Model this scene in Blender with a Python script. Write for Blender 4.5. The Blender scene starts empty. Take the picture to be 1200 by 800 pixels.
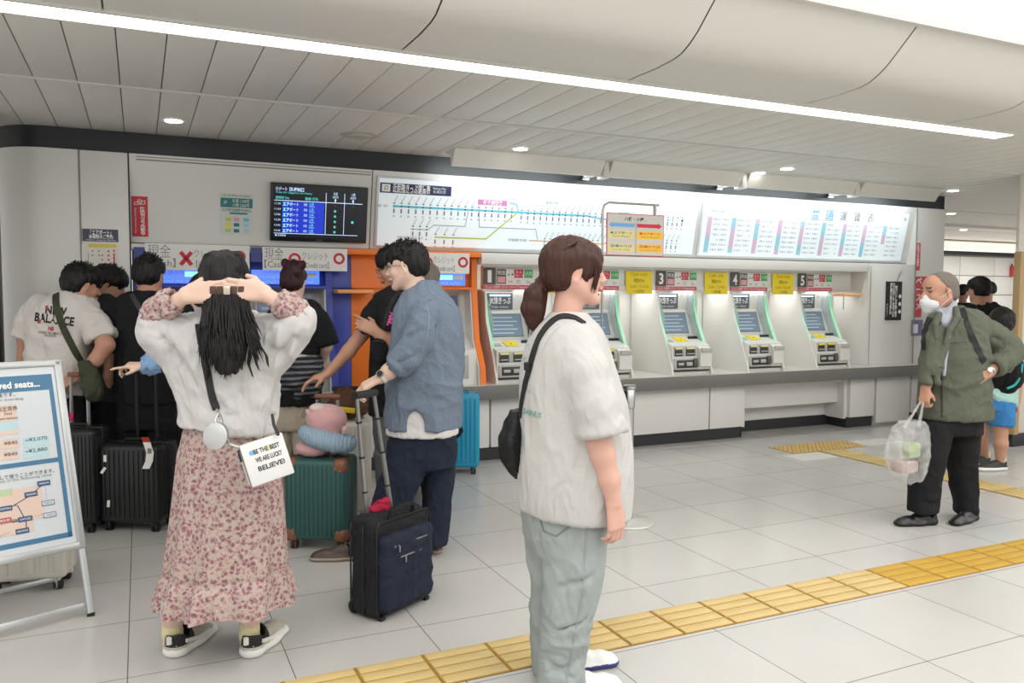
import bpy, bmesh, math, random
import numpy as np
from mathutils import Vector, Matrix
from mathutils.bvhtree import BVHTree
S = bpy.context.scene
COL = S.collection
rnd = random.Random(7)

# ---------------------------------------------------------------- camera, world, lights, exposure
FPX, CAM_H = 945.0, 1.44
def _cam_axes():
    y = np.array([(163-600)/FPX, -(342-400)/FPX, -1.0]); y /= np.linalg.norm(y)
    x = np.array([(2650-600)/FPX, -(352-400)/FPX, -1.0]); x /= np.linalg.norm(x)
    x = x - y*(x@y); x /= np.linalg.norm(x)
    return np.stack([x, y, np.cross(x, y)])
CM = _cam_axes()
cam_d = bpy.data.cameras.new('camera'); cam = bpy.data.objects.new('camera', cam_d); COL.objects.link(cam)
cam_d.sensor_width = 36.0; cam_d.lens = FPX*36.0/1200.0; cam_d.clip_start = 0.05; cam_d.clip_end = 200
cam.matrix_world = Matrix.Translation((0, 0, CAM_H)) @ Matrix([list(r) for r in CM]).to_4x4()
S.camera = cam
S.view_settings.view_transform = 'Standard'; S.view_settings.look = 'None'
S.view_settings.gamma = 1.0; S.view_settings.use_curve_mapping = False
S.view_settings.exposure = 0.17
W = bpy.data.worlds.new('hall_air'); S.world = W; W.use_nodes = True
W.node_tree.nodes['Background'].inputs[0].default_value = (1.0, 0.98, 0.955, 1)
W.node_tree.nodes['Background'].inputs[1].default_value = 0.86
def area_light(name, loc, target, sx, sy, power, col=(1, 1, 1)):
    l = bpy.data.lights.new(name, 'AREA'); l.shape = 'RECTANGLE'; l.size = sx; l.size_y = sy
    l.energy = power; l.color = col
    o = bpy.data.objects.new(name, l); COL.objects.link(o); o.location = loc
    d = (Vector(target) - Vector(loc)).normalized()
    x = Vector((1, 0, 0)); z = -d; y = z.cross(x).normalized(); x = y.cross(z).normalized()
    o.matrix_world = Matrix.Translation(loc) @ Matrix((x, y, z)).transposed().to_4x4()
    return o
# hooded tubes that wash the fare boards, the cove-lit hall ceiling over the camera, an added unseen lamp brightening the ticket niche
HOODS = [(2.26, 3.62), (3.70, 5.12), (5.20, 6.58), (6.66, 7.80)]
for a, b in HOODS:
    area_light('board_wash_light', ((a+b)/2, 6.10, 2.50), ((a+b)/2, 6.42, 2.05), b-a-0.1, 0.07, 4.8, (0.90, 0.98, 1.0))
area_light('hall_ceiling_light', (5.2, 0.4, 3.20), (5.2, 0.4, 0), 12.0, 4.5, 190, (1.0, 0.985, 0.97))
area_light('niche_fill_light', (4.95, 6.74, 1.4755), (4.95, 6.74, 0), 4.35, 0.30, 13, (1.0, 1.0, 0.96))  # added lamp without a fitting, brightens the niche walls
area_light('concourse_light', (17.0, 10.5, 2.54), (17.0, 10.5, 0), 7.0, 4.5, 330, (1.0, 0.95, 0.9))

# ---------------------------------------------------------------- materials
def lin(c):
    if isinstance(c, str):
        c = [int(c[i:i+2], 16)/255 for i in (0, 2, 4)]
        c = [v/12.92 if v <= .04045 else ((v+.055)/1.055)**2.4 for v in c]
    return (c[0], c[1], c[2], 1.0)
MATS = {}
def mat(name, col, rough=0.5, metal=0.0, emit=0.0, ecol=None, bump=0.0, bscale=200.0, spec=0.5, var=0.0, vscale=3.0,
        alpha=1.0, trans=0.0, sheen=0.0, sss=0.0, stretch=None):
    if name in MATS: return MATS[name]
    m = bpy.data.materials.new(name); m.use_nodes = True; nt = m.node_tree; P = nt.nodes['Principled BSDF']
    P.inputs['Base Color'].default_value = lin(col); P.inputs['Roughness'].default_value = rough
    P.inputs['Metallic'].default_value = metal; P.inputs['Specular IOR Level'].default_value = spec
    if emit: P.inputs['Emission Color'].default_value = lin(ecol or col); P.inputs['Emission Strength'].default_value = emit
    if alpha < 1: P.inputs['Alpha'].default_value = alpha
    if trans: P.inputs['Transmission Weight'].default_value = trans
    if sheen: P.inputs['Sheen Weight'].default_value = sheen
    if sss:
        P.inputs['Subsurface Weight'].default_value = sss; P.inputs['Subsurface Radius'].default_value = (0.012, 0.004, 0.002)
        P.inputs['Subsurface Scale'].default_value = 1.0
    L = nt.links.new; N = nt.nodes.new
    if bump or var:
        tc = N('ShaderNodeTexCoord'); src = tc.outputs['Object']
        if stretch:
            mp = N('ShaderNodeMapping'); mp.inputs['Scale'].default_value = stretch; L(src, mp.inputs[0]); src = mp.outputs[0]
    if bump:
        n = N('ShaderNodeTexNoise'); n.inputs['Scale'].default_value = bscale; n.inputs['Detail'].default_value = 3
        b = N('ShaderNodeBump'); b.inputs['Strength'].default_value = bump; b.inputs['Distance'].default_value = 0.004
        L(src, n.inputs['Vector']); L(n.outputs['Fac'], b.inputs['Height']); L(b.outputs[0], P.inputs['Normal'])
    if var:
        n = N('ShaderNodeTexNoise'); n.inputs['Scale'].default_value = vscale; n.inputs['Detail'].default_value = 4
        L(src, n.inputs['Vector'])
        mx = N('ShaderNodeMix'); mx.data_type = 'RGBA'; c = lin(col)
        mx.inputs[6].default_value = tuple(max(0, v*(1-var)) for v in c[:3]) + (1,)
        mx.inputs[7].default_value = tuple(min(1, v*(1+var)) for v in c[:3]) + (1,)
        L(n.outputs['Fac'], mx.inputs[0]); L(mx.outputs[2], P.inputs['Base Color'])
    MATS[name] = m
    return m
def nodes_of(m): return m.node_tree, m.node_tree.nodes.new, m.node_tree.links.new, m.node_tree.nodes['Principled BSDF']

# ---------------------------------------------------------------- naming and linking
def tag(o, label=None, cat=None, group=None, kind=None):
    if label: o['label'] = label
    if cat: o['category'] = cat
    if group: o['group'] = group
    if kind: o['kind'] = kind
    return o
def thing(name, label, cat, loc=(0, 0, 0), group=None):
    o = bpy.data.objects.new(name, None); o.empty_display_size = 0.1; COL.objects.link(o); o.location = loc
    return tag(o, label, cat, group)
def link(name, me, parent=None, smooth=None):
    o = bpy.data.objects.new(name, me); COL.objects.link(o)
    if parent is not None:
        o.parent = parent; o.matrix_parent_inverse = Matrix.Translation(parent.location).inverted()
    return o
def copy_tree(o, parent=None):
    c = o.copy(); COL.objects.link(c); c.parent = parent
    for ch in [x for x in bpy.data.objects if x.parent == o]: copy_tree(ch, c)
    return c

# ---------------------------------------------------------------- mesh builder (several materials in one mesh)
_GLY = {}
def glyphs(s, bold=0.0):
    key = (s, bold)
    if key in _GLY: return _GLY[key]
    cu = bpy.data.curves.new('t', 'FONT'); cu.body = s; cu.size = 1.0; cu.align_x = 'CENTER'; cu.align_y = 'CENTER'
    cu.resolution_u = 2; cu.offset = bold
    ob = bpy.data.objects.new('t', cu); COL.objects.link(ob)
    me = bpy.data.meshes.new_from_object(ob.evaluated_get(bpy.context.evaluated_depsgraph_get()))
    v = np.array([x.co[:2] for x in me.vertices]).reshape(-1, 2); f = [tuple(p.vertices) for p in me.polygons]
    bpy.data.objects.remove(ob); bpy.data.meshes.remove(me); bpy.data.curves.remove(cu)
    if len(v): v = v - (v.max(0)+v.min(0))/2
    _GLY[key] = (v, f)
    return v, f
class Frame:
    def __init__(s, o, r, u):
        s.o = Vector(o); s.r = Vector(r).normalized(); s.n = s.r.cross(Vector(u)).normalized(); s.u = s.n.cross(s.r).normalized()
    def p(s, x, y, z=0.0): return s.o + s.r*x + s.u*y + s.n*z
class MB:
    def __init__(s): s.v = []; s.f = []; s.m = []; s.mats = []; s.sm = []
    def mi(s, m):
        if m not in s.mats: s.mats.append(m)
        return s.mats.index(m)
    def add(s, vs, fs, m, smooth=False):
        b = len(s.v); s.v += [tuple(x) for x in vs]; k = s.mi(m)
        for f in fs: s.f.append(tuple(i+b for i in f)); s.m.append(k); s.sm.append(smooth)
    def poly(s, pts, m): s.add(pts, [tuple(range(len(pts)))], m)
    def box(s, c, size, m, bev=0.0, R=None, seg=2):
        bm = bmesh.new(); bmesh.ops.create_cube(bm, size=1.0)
        for v in bm.verts: v.co = Vector((v.co.x*size[0], v.co.y*size[1], v.co.z*size[2]))
        if bev: bmesh.ops.bevel(bm, geom=list(bm.edges), offset=min(bev, min(size)*.49), segments=seg, profile=0.5, affect='EDGES')
        for v in bm.verts:
            if R is not None: v.co = R @ v.co
            v.co += Vector(c)
        bm.verts.index_update()
        s.add([v.co[:] for v in bm.verts], [tuple(v.index for v in f.verts) for f in bm.faces], m, bool(bev)); bm.free()
    def wbox(s, x0, x1, y0, y1, z0, z1, m, bev=0.0):
        s.box(((x0+x1)/2, (y0+y1)/2, (z0+z1)/2), (abs(x1-x0), abs(y1-y0), abs(z1-z0)), m, bev)
    def fbox(s, F, x0, x1, y0, y1, z0, z1, m, bev=0.0):
        R = Matrix((F.r, F.u, F.n)).transposed()
        s.box(F.p((x0+x1)/2, (y0+y1)/2, (z0+z1)/2), (x1-x0, y1-y0, z1-z0), m, bev, R)
    def extrude(s, prof, depthvec, m, smooth=False):
        n = len(prof); d = Vector(depthvec); P = [Vector(p) for p in prof]; Q = [p+d for p in P]
        s.add(P+Q, [tuple(range(n))[::-1], tuple(range(n, 2*n))] + [(i, (i+1) % n, n+(i+1) % n, n+i) for i in range(n)], m, smooth)
    def tube(s, pts, r, m, seg=10, flat=None, caps=True, closed=False):
        pts = [Vector(p) for p in pts]; n = len(pts); rs = r if isinstance(r, (list, tuple)) else [r]*n
        vs = []; up = None
        for i, p in enumerate(pts):
            if closed: t = (pts[(i+1) % n]-pts[i-1]).normalized()
            else: t = (pts[min(i+1, n-1)]-pts[max(i-1, 0)]).normalized()
            if up is None: up = Vector(flat[0]) if flat else (Vector((0, 0, 1)) if abs(t.z) < .9 else Vector((1, 0, 0)))
            a = t.cross(up)
            if a.length < 1e-6: a = t.orthogonal()
            a.normalize(); b = a.cross(t).normalized()
            if not flat: up = b
            w, h = (rs[i], rs[i]*flat[1]) if flat else (rs[i], rs[i])
            for k in range(seg):
                q = 2*math.pi*(k+.5)/seg; ca, sa = math.cos(q), math.sin(q)
                if flat: ca, sa = [math.copysign(abs(z)**.5, z) for z in (ca, sa)]
                vs.append(p+a*w*ca+b*h*sa)
        fs = [(i*seg+k, i*seg+(k+1) % seg, ((i+1) % n)*seg+(k+1) % seg, ((i+1) % n)*seg+k) for i in range(n if closed else n-1) for k in range(seg)]
        if caps and not closed: fs += [tuple(range(seg))[::-1], tuple(range((n-1)*seg, n*seg))]
        s.add(vs, fs, m, True)
    def lathe(s, o, prof, m, seg=24, axis=(0, 0, 1)):
        A = Vector(axis).normalized(); a = A.orthogonal().normalized(); b = A.cross(a)
        vs = [Vector(o)+A*z+(a*math.cos(2*math.pi*k/seg)+b*math.sin(2*math.pi*k/seg))*r for r, z in prof for k in range(seg)]
        n = len(prof); fs = [(i*seg+k, i*seg+(k+1) % seg, (i+1)*seg+(k+1) % seg, (i+1)*seg+k) for i in range(n-1) for k in range(seg)]
        fs += [tuple(range(seg))[::-1], tuple(range((n-1)*seg, n*seg))]
        s.add(vs, fs, m, True)
    def text(s, F, body, x, y, h, m, z=0.001, w=None, bold=0.0, rot=0.0, align='c'):
        v, f = glyphs(body, bold)
        if not len(v): return
        ext = v.max(0)-v.min(0); k = h/ (0.72 if len(body) else 1); kx = k
        if w: kx = w/ext[0]
        c, sn = math.cos(rot), math.sin(rot)
        ox = ext[0]*kx/2 if align == 'l' else (-ext[0]*kx/2 if align == 'r' else 0)
        s.add([F.p(x+ox+(a*kx*c-b*k*sn), y+(a*kx*sn+b*k*c), z) for a, b in v], f, m)
    def vtext(s, F, body, x, y, h, m, z=0.001, gap=1.15, bold=0.0):
        for i, ch in enumerate(body): s.text(F, ch, x, y-i*h*gap, h, m, z, bold=bold)
    def rect(s, F, x0, x1, y0, y1, m, z=0.0006): s.poly([F.p(x0, y0, z), F.p(x1, y0, z), F.p(x1, y1, z), F.p(x0, y1, z)], m)
    def ring(s, F, x, y, r0, r1, m, z=0.001, seg=28):
        vs = [F.p(x+r*math.cos(2*math.pi*k/seg), y+r*math.sin(2*math.pi*k/seg), z) for r in (r0, r1) for k in range(seg)]
        s.add(vs, [(k, (k+1) % seg, seg+(k+1) % seg, seg+k) for k in range(seg)], m)
    def disc(s, F, x, y, r, m, z=0.001, seg=20): s.poly([F.p(x+r*math.cos(2*math.pi*k/seg), y+r*math.sin(2*math.pi*k/seg), z) for k in range(seg)], m)
    def line(s, F, pts, w, m, z=0.001):
        for (a, b), (c, d) in zip(pts[:-1], pts[1:]):
            l = math.hypot(c-a, d-b) or 1; nx, ny = -(d-b)/l*w/2, (c-a)/l*w/2
            ex, ey = (c-a)/l*w*.3, (d-b)/l*w*.3
            s.poly([F.p(a+nx-ex, b+ny-ey, z), F.p(c+nx+ex, d+ny+ey, z), F.p(c-nx+ex, d-ny+ey, z), F.p(a-nx-ex, b-ny-ey, z)][::-1], m)
    def obj(s, name, parent=None):
        me = bpy.data.meshes.new(name); me.from_pydata(s.v, [], s.f)
        for m in s.mats: me.materials.append(m)
        me.polygons.foreach_set('material_index', s.m); me.polygons.foreach_set('use_smooth', s.sm)
        bm = bmesh.new(); bm.from_mesh(me)
        if any(s.sm): 
            for e in bm.edges:
                if len(e.link_faces) == 2 and e.calc_face_angle(0) > 0.7: e.smooth = False
        bm.to_mesh(me); bm.free(); me.update()
        return link(name, me, parent)
def struct(name, mb): return tag(mb.obj(name), kind='structure')

# ---------------------------------------------------------------- pixels of the 1200x800 photograph to places in the hall
def ray(px, py): return CM @ np.array([(px-600)/FPX, -(py-400)/FPX, -1.0])
def on(px, py, ax, v):
    r = ray(px, py); o = np.array([0, 0, CAM_H]); return o + r*(v-o[ax])/r[ax]
# ================================================================ THE HALL
WALLY = 6.38
m_wall = mat('wall_panel_white', 'deddd9', 0.38, bump=0.02, bscale=60)
m_wallseam = mat('panel_seam', '8f8a82', 0.7)
m_black = mat('satin_black_band', '23272a', 0.45)
m_ceil = mat('ceiling_panel_white', 'd6d4ce', 0.45)
m_seam = mat('ceiling_gap', '837d72', 0.8)
m_steel = mat('brushed_steel', 'b8bab8', 0.28, 1.0, bump=0.03, bscale=300)
m_white = mat('white_plastic', 'e9e8e2', 0.4)
m_lamp = mat('lamp_diffuser', 'ffffff', 0.5, emit=7.0, ecol=(1, 0.985, 0.96))
m_down = mat('downlight_lens', 'ffffff', 0.5, emit=14.0, ecol=(1, 0.96, 0.9))
# floor: big light-grey tiles with dark joints
m_floor = mat('floor_tiles', 'c0beb9', 0.22)
nt, N, L, P = nodes_of(m_floor)
tc = N('ShaderNodeTexCoord'); sx = N('ShaderNodeSeparateXYZ'); L(tc.outputs['Object'], sx.inputs[0])
def fnode(op, a, b=None, c=None):
    n = N('ShaderNodeMath'); n.operation = op
    for i, v in enumerate((a, b, c)):
        if v is None: continue
        if isinstance(v, (int, float)): n.inputs[i].default_value = v
        else: L(v, n.inputs[i])
    return n.outputs[0]
def joint(sock, off, per, w):
    t = fnode('MODULO', fnode('ADD', sock, 100*per-off), per); t = fnode('SUBTRACT', t, per/2); t = fnode('ABSOLUTE', t)
    return fnode('GREATER_THAN', t, per/2-w/2), fnode('FLOOR', fnode('DIVIDE', fnode('ADD', sock, 100*per-off), per))
jx, ix = joint(sx.outputs[0], -0.07, 0.572, 0.004); jy, iy = joint(sx.outputs[1], 3.265, 0.57, 0.004)
j = fnode('MAXIMUM', jx, jy)
cmb = N('ShaderNodeCombineXYZ'); L(ix, cmb.inputs[0]); L(iy, cmb.inputs[1])
wn = N('ShaderNodeTexWhiteNoise'); L(cmb.outputs[0], wn.inputs[0])
no = N('ShaderNodeTexNoise'); no.inputs['Scale'].default_value = 2.2; no.inputs['Detail'].default_value = 6; L(tc.outputs['Object'], no.inputs['Vector'])
no2 = N('ShaderNodeTexNoise'); no2.inputs['Scale'].default_value = 70; no2.inputs['Detail'].default_value = 3; L(tc.outputs['Object'], no2.inputs['Vector'])
k = fnode('ADD', fnode('MULTIPLY', wn.outputs[0], 0.05), fnode('ADD', fnode('MULTIPLY', no.outputs['Fac'], 0.10), fnode('MULTIPLY', no2.outputs['Fac'], 0.06)))
k = fnode('ADD', k, 0.89)
vm = N('ShaderNodeVectorMath'); vm.operation = 'SCALE'; vm.inputs[0].default_value = lin('bfbdb9')[:3]; L(k, vm.inputs['Scale'])
mx = N('ShaderNodeMix'); mx.data_type = 'RGBA'; L(j, mx.inputs[0]); L(vm.outputs[0], mx.inputs[6]); mx.inputs[7].default_value = lin('6a665f')
L(mx.outputs[2], P.inputs['Base Color'])
L(fnode('ADD', fnode('MULTIPLY', no.outputs['Fac'], 0.16), 0.16), P.inputs['Roughness'])
bp = N('ShaderNodeBump'); bp.inputs['Strength'].default_value = 0.25; bp.inputs['Distance'].default_value = 0.002
L(fnode('SUBTRACT', fnode('MULTIPLY', no2.outputs['Fac'], 0.12), j), bp.inputs['Height']); L(bp.outputs[0], P.inputs['Normal'])
b = MB(); b.wbox(-5, 28, -3, 22, -0.10, 0.0, m_floor); struct('floor', b)

# tactile paving: strips of square plates with four raised bars; plates of domes at the ends
m_tac = mat('tactile_yellow', 'b08a3c', 0.55, var=0.18, vscale=9)
m_tacb = mat('tactile_yellow_worn_bar', 'cdb57c', 0.5, var=0.16, vscale=4)
m_tacgold = mat('tactile_golden_bar', 'c09a3e', 0.5, var=0.14, vscale=6)
m_tacgap = mat('tactile_grime', '7d6330', 0.8)
def tactile(name, x0, x1, y0, y1, alongx, dots, seed, label):
    b = MB(); r = random.Random(seed); b.wbox(x0, x1, y0, y1, 0.0, 0.002, m_tacgap)
    w = (y1-y0) if alongx else (x1-x0); n = max(1, round(((x1-x0) if alongx else (y1-y0))/w)); st = ((x1-x0) if alongx else (y1-y0))/n
    for i in range(n):
        a0 = i*st+0.0025; a1 = (i+1)*st-0.0025
        def B(p0, p1, q0, q1, z0, z1, m, bev):
            if alongx: b.wbox(x0+p0, x0+p1, y0+q0, y0+q1, z0, z1, m, bev)
            else: b.wbox(x0+q0, x0+q1, y0+p0, y0+p1, z0, z1, m, bev)
        B(a0, a1, 0, w, 0.0015, 0.004, m_tac, 0)
        if dots:
            for u in range(6):
                for v in range(6):
                    cx, cy = a0+(u+.5)*(a1-a0)/6, (v+.5)*w/6
                    c = (x0+cx, y0+cy, 0.0038) if alongx else (x0+cy, y0+cx, 0.0038)
                    b.lathe(c, [(0.016, 0), (0.013, 0.003), (0.008, 0.0046)], m_tacb, 10)
        else:
            for kq in range(4): B(a0+0.006, a1-0.006, (kq+.5)*w/4-0.0285, (kq+.5)*w/4+0.0285, 0.003, 0.0075, m_tacgold if (alongx and x0+a0 > 3.25) else m_tacb, 0.002)
    return tag(b.obj(name), label, 'tactile paving')
tactile('tactile_paving_strip', -0.36, 9.36, 2.72, 2.99, True, False, 1, 'long yellow tactile strip of barred plates crossing the floor in front')
tactile('tactile_paving_strip', 5.66, 5.94, 3.0, 5.48, False, False, 2, 'narrow yellow tactile strip leading to the counter recess')
tactile('tactile_paving_plate', 5.36, 6.27, 5.49, 5.83, True, True, 3, 'yellow dotted tactile plate on the floor before the counter recess')
m_patch = mat('pale_floor_patch', 'd9d6cf', 0.35)
b = MB(); b.wbox(5.2, 5.62, 5.22, 5.47, 0, 0.0015, m_patch); tag(b.obj('floor_patch'), 'pale square floor patch left of the tactile dots', 'floor patch')
b = MB(); b.wbox(6.30, 6.8, 5.5, 5.75, 0, 0.0015, m_patch); tag(b.obj('floor_patch'), 'pale square floor patch right of the tactile dots', 'floor patch')

# ceiling: slats between the light strip and the wall, rail, curved cove, raised part with glow added for its cove light
CZ = 2.57
b = MB(); b.wbox(-5, 28, 3.9, 22, CZ+0.012, CZ+0.06, m_seam)
def slats(y0, y1, x0, x1, st=0.2065, off=-0.07):
    i = math.floor((x0-off)/st)
    while off+i*st < x1:
        b.wbox(off+i*st+0.0028, off+(i+1)*st-0.0028, y0, y1, CZ, CZ+0.02, m_ceil, 0.002); i += 1
slats(3.90, 4.985, -4, 14); slats(5.035, 7.4, -4, 14)
for y in (7.45, 9.6, 11.8, 14.0): b.wbox(-4, 28, y, y+2.1, CZ, CZ+0.02, m_ceil, 0.002)
b.wbox(-4, 14, 4.992, 5.028, CZ-0.006, CZ+0.01, m_ceil, 0.002)
struct('ceiling', b)
b = MB()
prof = [(3.72, 2.575), (3.45, 2.572), (3.30, 2.580), (3.24, 2.592), (3.18, 2.620), (3.12, 2.660), (2.99, 2.775), (2.93, 2.83)]
x = -4.0; jl = [1.142-1.25*k for k in range(4, 0, -1)] + [1.142+1.245*k for k in range(12)]
edges = [-4.0] + jl + [16.5]
for a, c in zip(edges[:-1], edges[1:]):
    if c-a < .05: continue
    vs = [(xx, y, z) for xx in (a+0.004, c-0.004) for y, z in prof]; n = len(prof)
    b.add(vs, [(i, i+1, n+i+1, n+i) for i in range(n-1)], m_ceil, True)
b.add([(xx, y, z+0.012) for xx in (-4, 16.5) for y, z in prof], [(i, i+1, len(prof)+i+1, len(prof)+i) for i in range(len(prof)-1)], m_seam, True)
b.wbox(-4, 16.5, 2.9, 2.94, 2.80, 3.3, m_ceil)
struct('trim_1', b)
m_ceilglow = mat('ceiling_added_glow', 'f4f2ee', 0.6, emit=0.95, ecol=(1, 0.99, 0.97))  # emission stands in for hidden cove lights shining on white panels
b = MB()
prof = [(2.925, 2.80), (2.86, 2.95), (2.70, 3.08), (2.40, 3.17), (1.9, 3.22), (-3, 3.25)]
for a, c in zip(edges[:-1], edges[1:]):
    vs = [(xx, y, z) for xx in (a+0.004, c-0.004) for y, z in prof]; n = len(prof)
    b.add(vs, [(i, i+1, n+i+1, n+i) for i in range(n-1)], m_ceilglow, True)
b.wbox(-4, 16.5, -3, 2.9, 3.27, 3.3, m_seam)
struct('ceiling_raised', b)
# long light strip
b = MB()
b.wbox(-4, 5.62, 3.735, 3.885, CZ-0.002, CZ+0.01, m_lamp)
b.wbox(-4, 5.62, 3.715, 3.735, CZ-0.006, CZ+0.02, m_ceil); b.wbox(-4, 5.62, 3.885, 3.90, CZ-0.006, CZ+0.02, m_ceil)
b.wbox(5.62, 16.5, 3.715, 3.90, CZ-0.002, CZ+0.01, m_ceil)
tag(b.obj('ceiling_light_strip'), 'long continuous white light strip recessed along the ceiling', 'ceiling light')
# downlights
dl = [((0.23, 5.84), 'round downlight in the ceiling above the left ticket panels'), ((2.73, 5.77), 'round downlight at the left end of the hoods'),
      ((5.31, 5.62), 'round downlight above the middle of the fare boards, nearer the seam'), ((5.26, 5.92), 'faint round downlight just behind the middle hood'),
      ((8.01, 5.99), 'round downlight above the right corner of the ticket wall'), ((10.23, 7.67), 'second downlight beyond the wall corner'),
      ((12.94, 9.45), 'farthest small downlight over the back concourse')]
for (x, y), lab in dl:
    t = thing('downlight', lab, 'ceiling light', (x, y, CZ))
    b = MB(); b.lathe((x, y, CZ-0.004), [(0.058, 0), (0.060, 0.002), (0.075, 0.002), (0.078, 0.006)], m_white, 28); b.obj('trim_ring', t)
    b = MB(); b.lathe((x, y, CZ-0.007), [(0.054, 0), (0.056, 0.004)], m_down, 28); b.obj('lens', t)
b = MB(); b.lathe((1.46, 5.78, CZ-0.022), [(0.05, 0), (0.085, 0.004), (0.09, 0.012), (0.135, 0.016), (0.14, 0.023)], mat('vent_grey', 'bdb8ae', 0.5), 36)
tag(b.obj('ceiling_speaker'), 'round grey speaker disc set in the ceiling slats', 'ceiling speaker')
b = MB(); b.lathe((7.3, 6.0, CZ-0.01), [(0.02, 0), (0.03, 0.011)], mat('dark_grey', '4a4a48', 0.5), 16)
tag(b.obj('smoke_detector'), 'tiny dark sensor in the ceiling above the right hood', 'sensor')

# back wall: black band, fascia that leans back, plain panels, ledge
b = MB(); b.wbox(-0.55, 8.42, WALLY+0.02, WALLY+0.10, 2.415, CZ, m_black)
pts = [(-0.55, 6.38)] + [(-0.55-0.34*math.sin(a), 6.72-0.34*math.cos(a)) for a in [math.radians(d) for d in range(10, 91, 10)]] + [(-0.89, 7.6)]
vs = [(x, y+0.02, z) for z in (2.415, CZ) for x, y in pts]; n = len(pts)
b.add(vs, [(i, i+1, n+i+1, n+i) for i in range(n-1)], m_black, True)
b.wbox(8.34, 8.42, 6.4, 9.5, 2.415, CZ, m_black)
b.wbox(-2.5, -0.85, 7.2, 7.3, 2.42, CZ, m_black)
struct('trim_2', b)
b = MB()
pw = [(-0.36, 6.38)] + [(x, y) for x, y in pts]
vs = [(x, y, z) for z in (0, 2.42) for x, y in pw]; n = len(pw)
b.add(vs, [(i, i+1, n+i+1, n+i) for i in range(n-1)], m_wall, True)
b.wbox(-0.365, -0.357, 6.374, 6.40, 0, 2.42, m_wallseam)
b.wbox(-0.355, -0.055, 6.38, 6.5, 0.62, 2.42, m_wall, 0.003)
b.wbox(-0.055, -0.045, 6.40, 6.5, 0, 2.42, m_black)
struct('wall_left', b)
FT, FB = (6.38, 2.42), (6.505, 1.80)
def fas(x0, x1, m, t=0.0, z0=0.0, z1=1.0):
    f = lambda k: (FT[0]*k+FB[0]*(1-k), FT[1]*k+FB[1]*(1-k))
    (y0, w0), (y1, w1) = f(z0), f(z1)
    return [(x0, y0-t, w0), (x1, y0-t, w0), (x1, y1-t, w1), (x0, y1-t, w1)]
b = MB()
for x0, x1 in ((-0.045, 1.712), (1.72, 7.95)):
    b.extrude([(x0, 6.38, 2.42), (x0, 6.505, 1.80), (x0, 6.70, 1.80), (x0, 6.70, 2.42)], (x1-x0, 0, 0), m_wall)
b.add([(1.710, 6.388, 2.42), (1.722, 6.388, 2.42), (1.722, 6.513, 1.8), (1.71, 6.513, 1.8)], [(0, 1, 2, 3)], m_black)
b.add(fas(0.0, 1.70, m_wall, 0.0015, .93, .945), [(0, 1, 2, 3)], m_wallseam); b.add(fas(0.0, 1.70, m_wall, 0.0015, .965, .975), [(0, 1, 2, 3)], m_wallseam)
b.wbox(-0.045, 7.95, 6.50, 6.7, 1.785, 1.80, m_seam)
struct('trim_3', b)
b = MB()
b.wbox(-0.045, 1.50, 6.40, 6.7, 1.745, 1.785, m_wall, 0.003)
b.wbox(2.66, 7.22, 6.38, 6.75, 1.69, 1.785, m_wall, 0.004)      # ledge above the niche
struct('trim_4', b)
b = MB()
b.wbox(7.25, 7.95, 6.385, 6.75, 0.0, 1.785, m_wall, 0.003)
b.extrude([(7.95, 6.385, 0.0), (7.95, 6.75, 0), (8.42, 6.75, 0), (8.42, 6.385, 0)], (0, 0, 2.42), m_wall)
for x in (7.955,): b.wbox(x-.004, x+.004, 6.374, 6.385, 0.66, 2.41, m_wallseam)
b.wbox(7.26, 7.268, 6.377, 6.385, 0.66, 1.75, mat('soft_seam', 'b9b5ad', 0.6))
b.wbox(7.9, 8.42, 6.75, 9.5, 0, 2.42, m_wall)
b.extrude([(7.22, 6.38, 0.67), (7.18, 7.0, 0.67), (7.25, 7.0, .67), (7.25, 6.38, .67)], (0, 0, 1.02), m_wall)
struct('wall_right', b)
b = MB()
b.wbox(-0.045, 2.7, 7.05, 7.12, 0.0, 1.80, mat('niche_dark', '50504e', 0.6))
b.wbox(2.66, 7.25, 7.00, 7.12, 0.0, 1.80, m_wall)
struct('wall_back', b)

# far concourse seen past the corner
b = MB()
m_far = mat('far_wall_white', 'd6d6d3', 0.35)
for i in range(8):
    for jz in range(5):
        b.wbox(17.25+i*1.30, 18.53+i*1.30, 13.60, 13.66, 0.02+jz*0.48, 0.48+jz*0.48, m_far, 0.004)
b.wbox(17.25, 28, 13.62, 13.8, 0, 2.44, m_wallseam); b.wbox(17.25, 28, 13.58, 13.7, 2.44, 2.57, m_black)
struct('wall_far', b)
b = MB(); b.wbox(8.45, 28, 11.2, 11.35, 2.38, 2.56, mat('beam_grey', 'aaa69c', 0.5)); b.wbox(8.45, 28, 11.12, 11.2, 2.34, 2.38, m_ceil)  # plain grey beam with a pale lower lip
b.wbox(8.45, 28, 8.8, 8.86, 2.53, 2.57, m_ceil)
struct('ceiling_beam', b)
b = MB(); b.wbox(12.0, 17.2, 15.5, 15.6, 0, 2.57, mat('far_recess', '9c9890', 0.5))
struct('wall_recess', b)
b = MB(); b.wbox(17.6, 20.2, 15.40, 15.45, 0.9, 1.95, mat('lit_far_window', 'e8f2ff', 0.5, emit=1.8, ecol=(.85, .93, 1))); b.wbox(17.55, 20.25, 15.45, 15.5, .85, 2.0, m_far)
struct('window_1', b)
b = MB(); b.wbox(20.42, 20.52, 13.54, 13.575, 1.93, 2.2, mat('poster_red', 'c8202c', 0.4)); b.wbox(20.45, 20.49, 13.55, 13.57, 2.2, 2.25, m_black); tag(b.obj('hanging_sign'), 'slim red vertical sign on the far white wall', 'sign')
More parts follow.
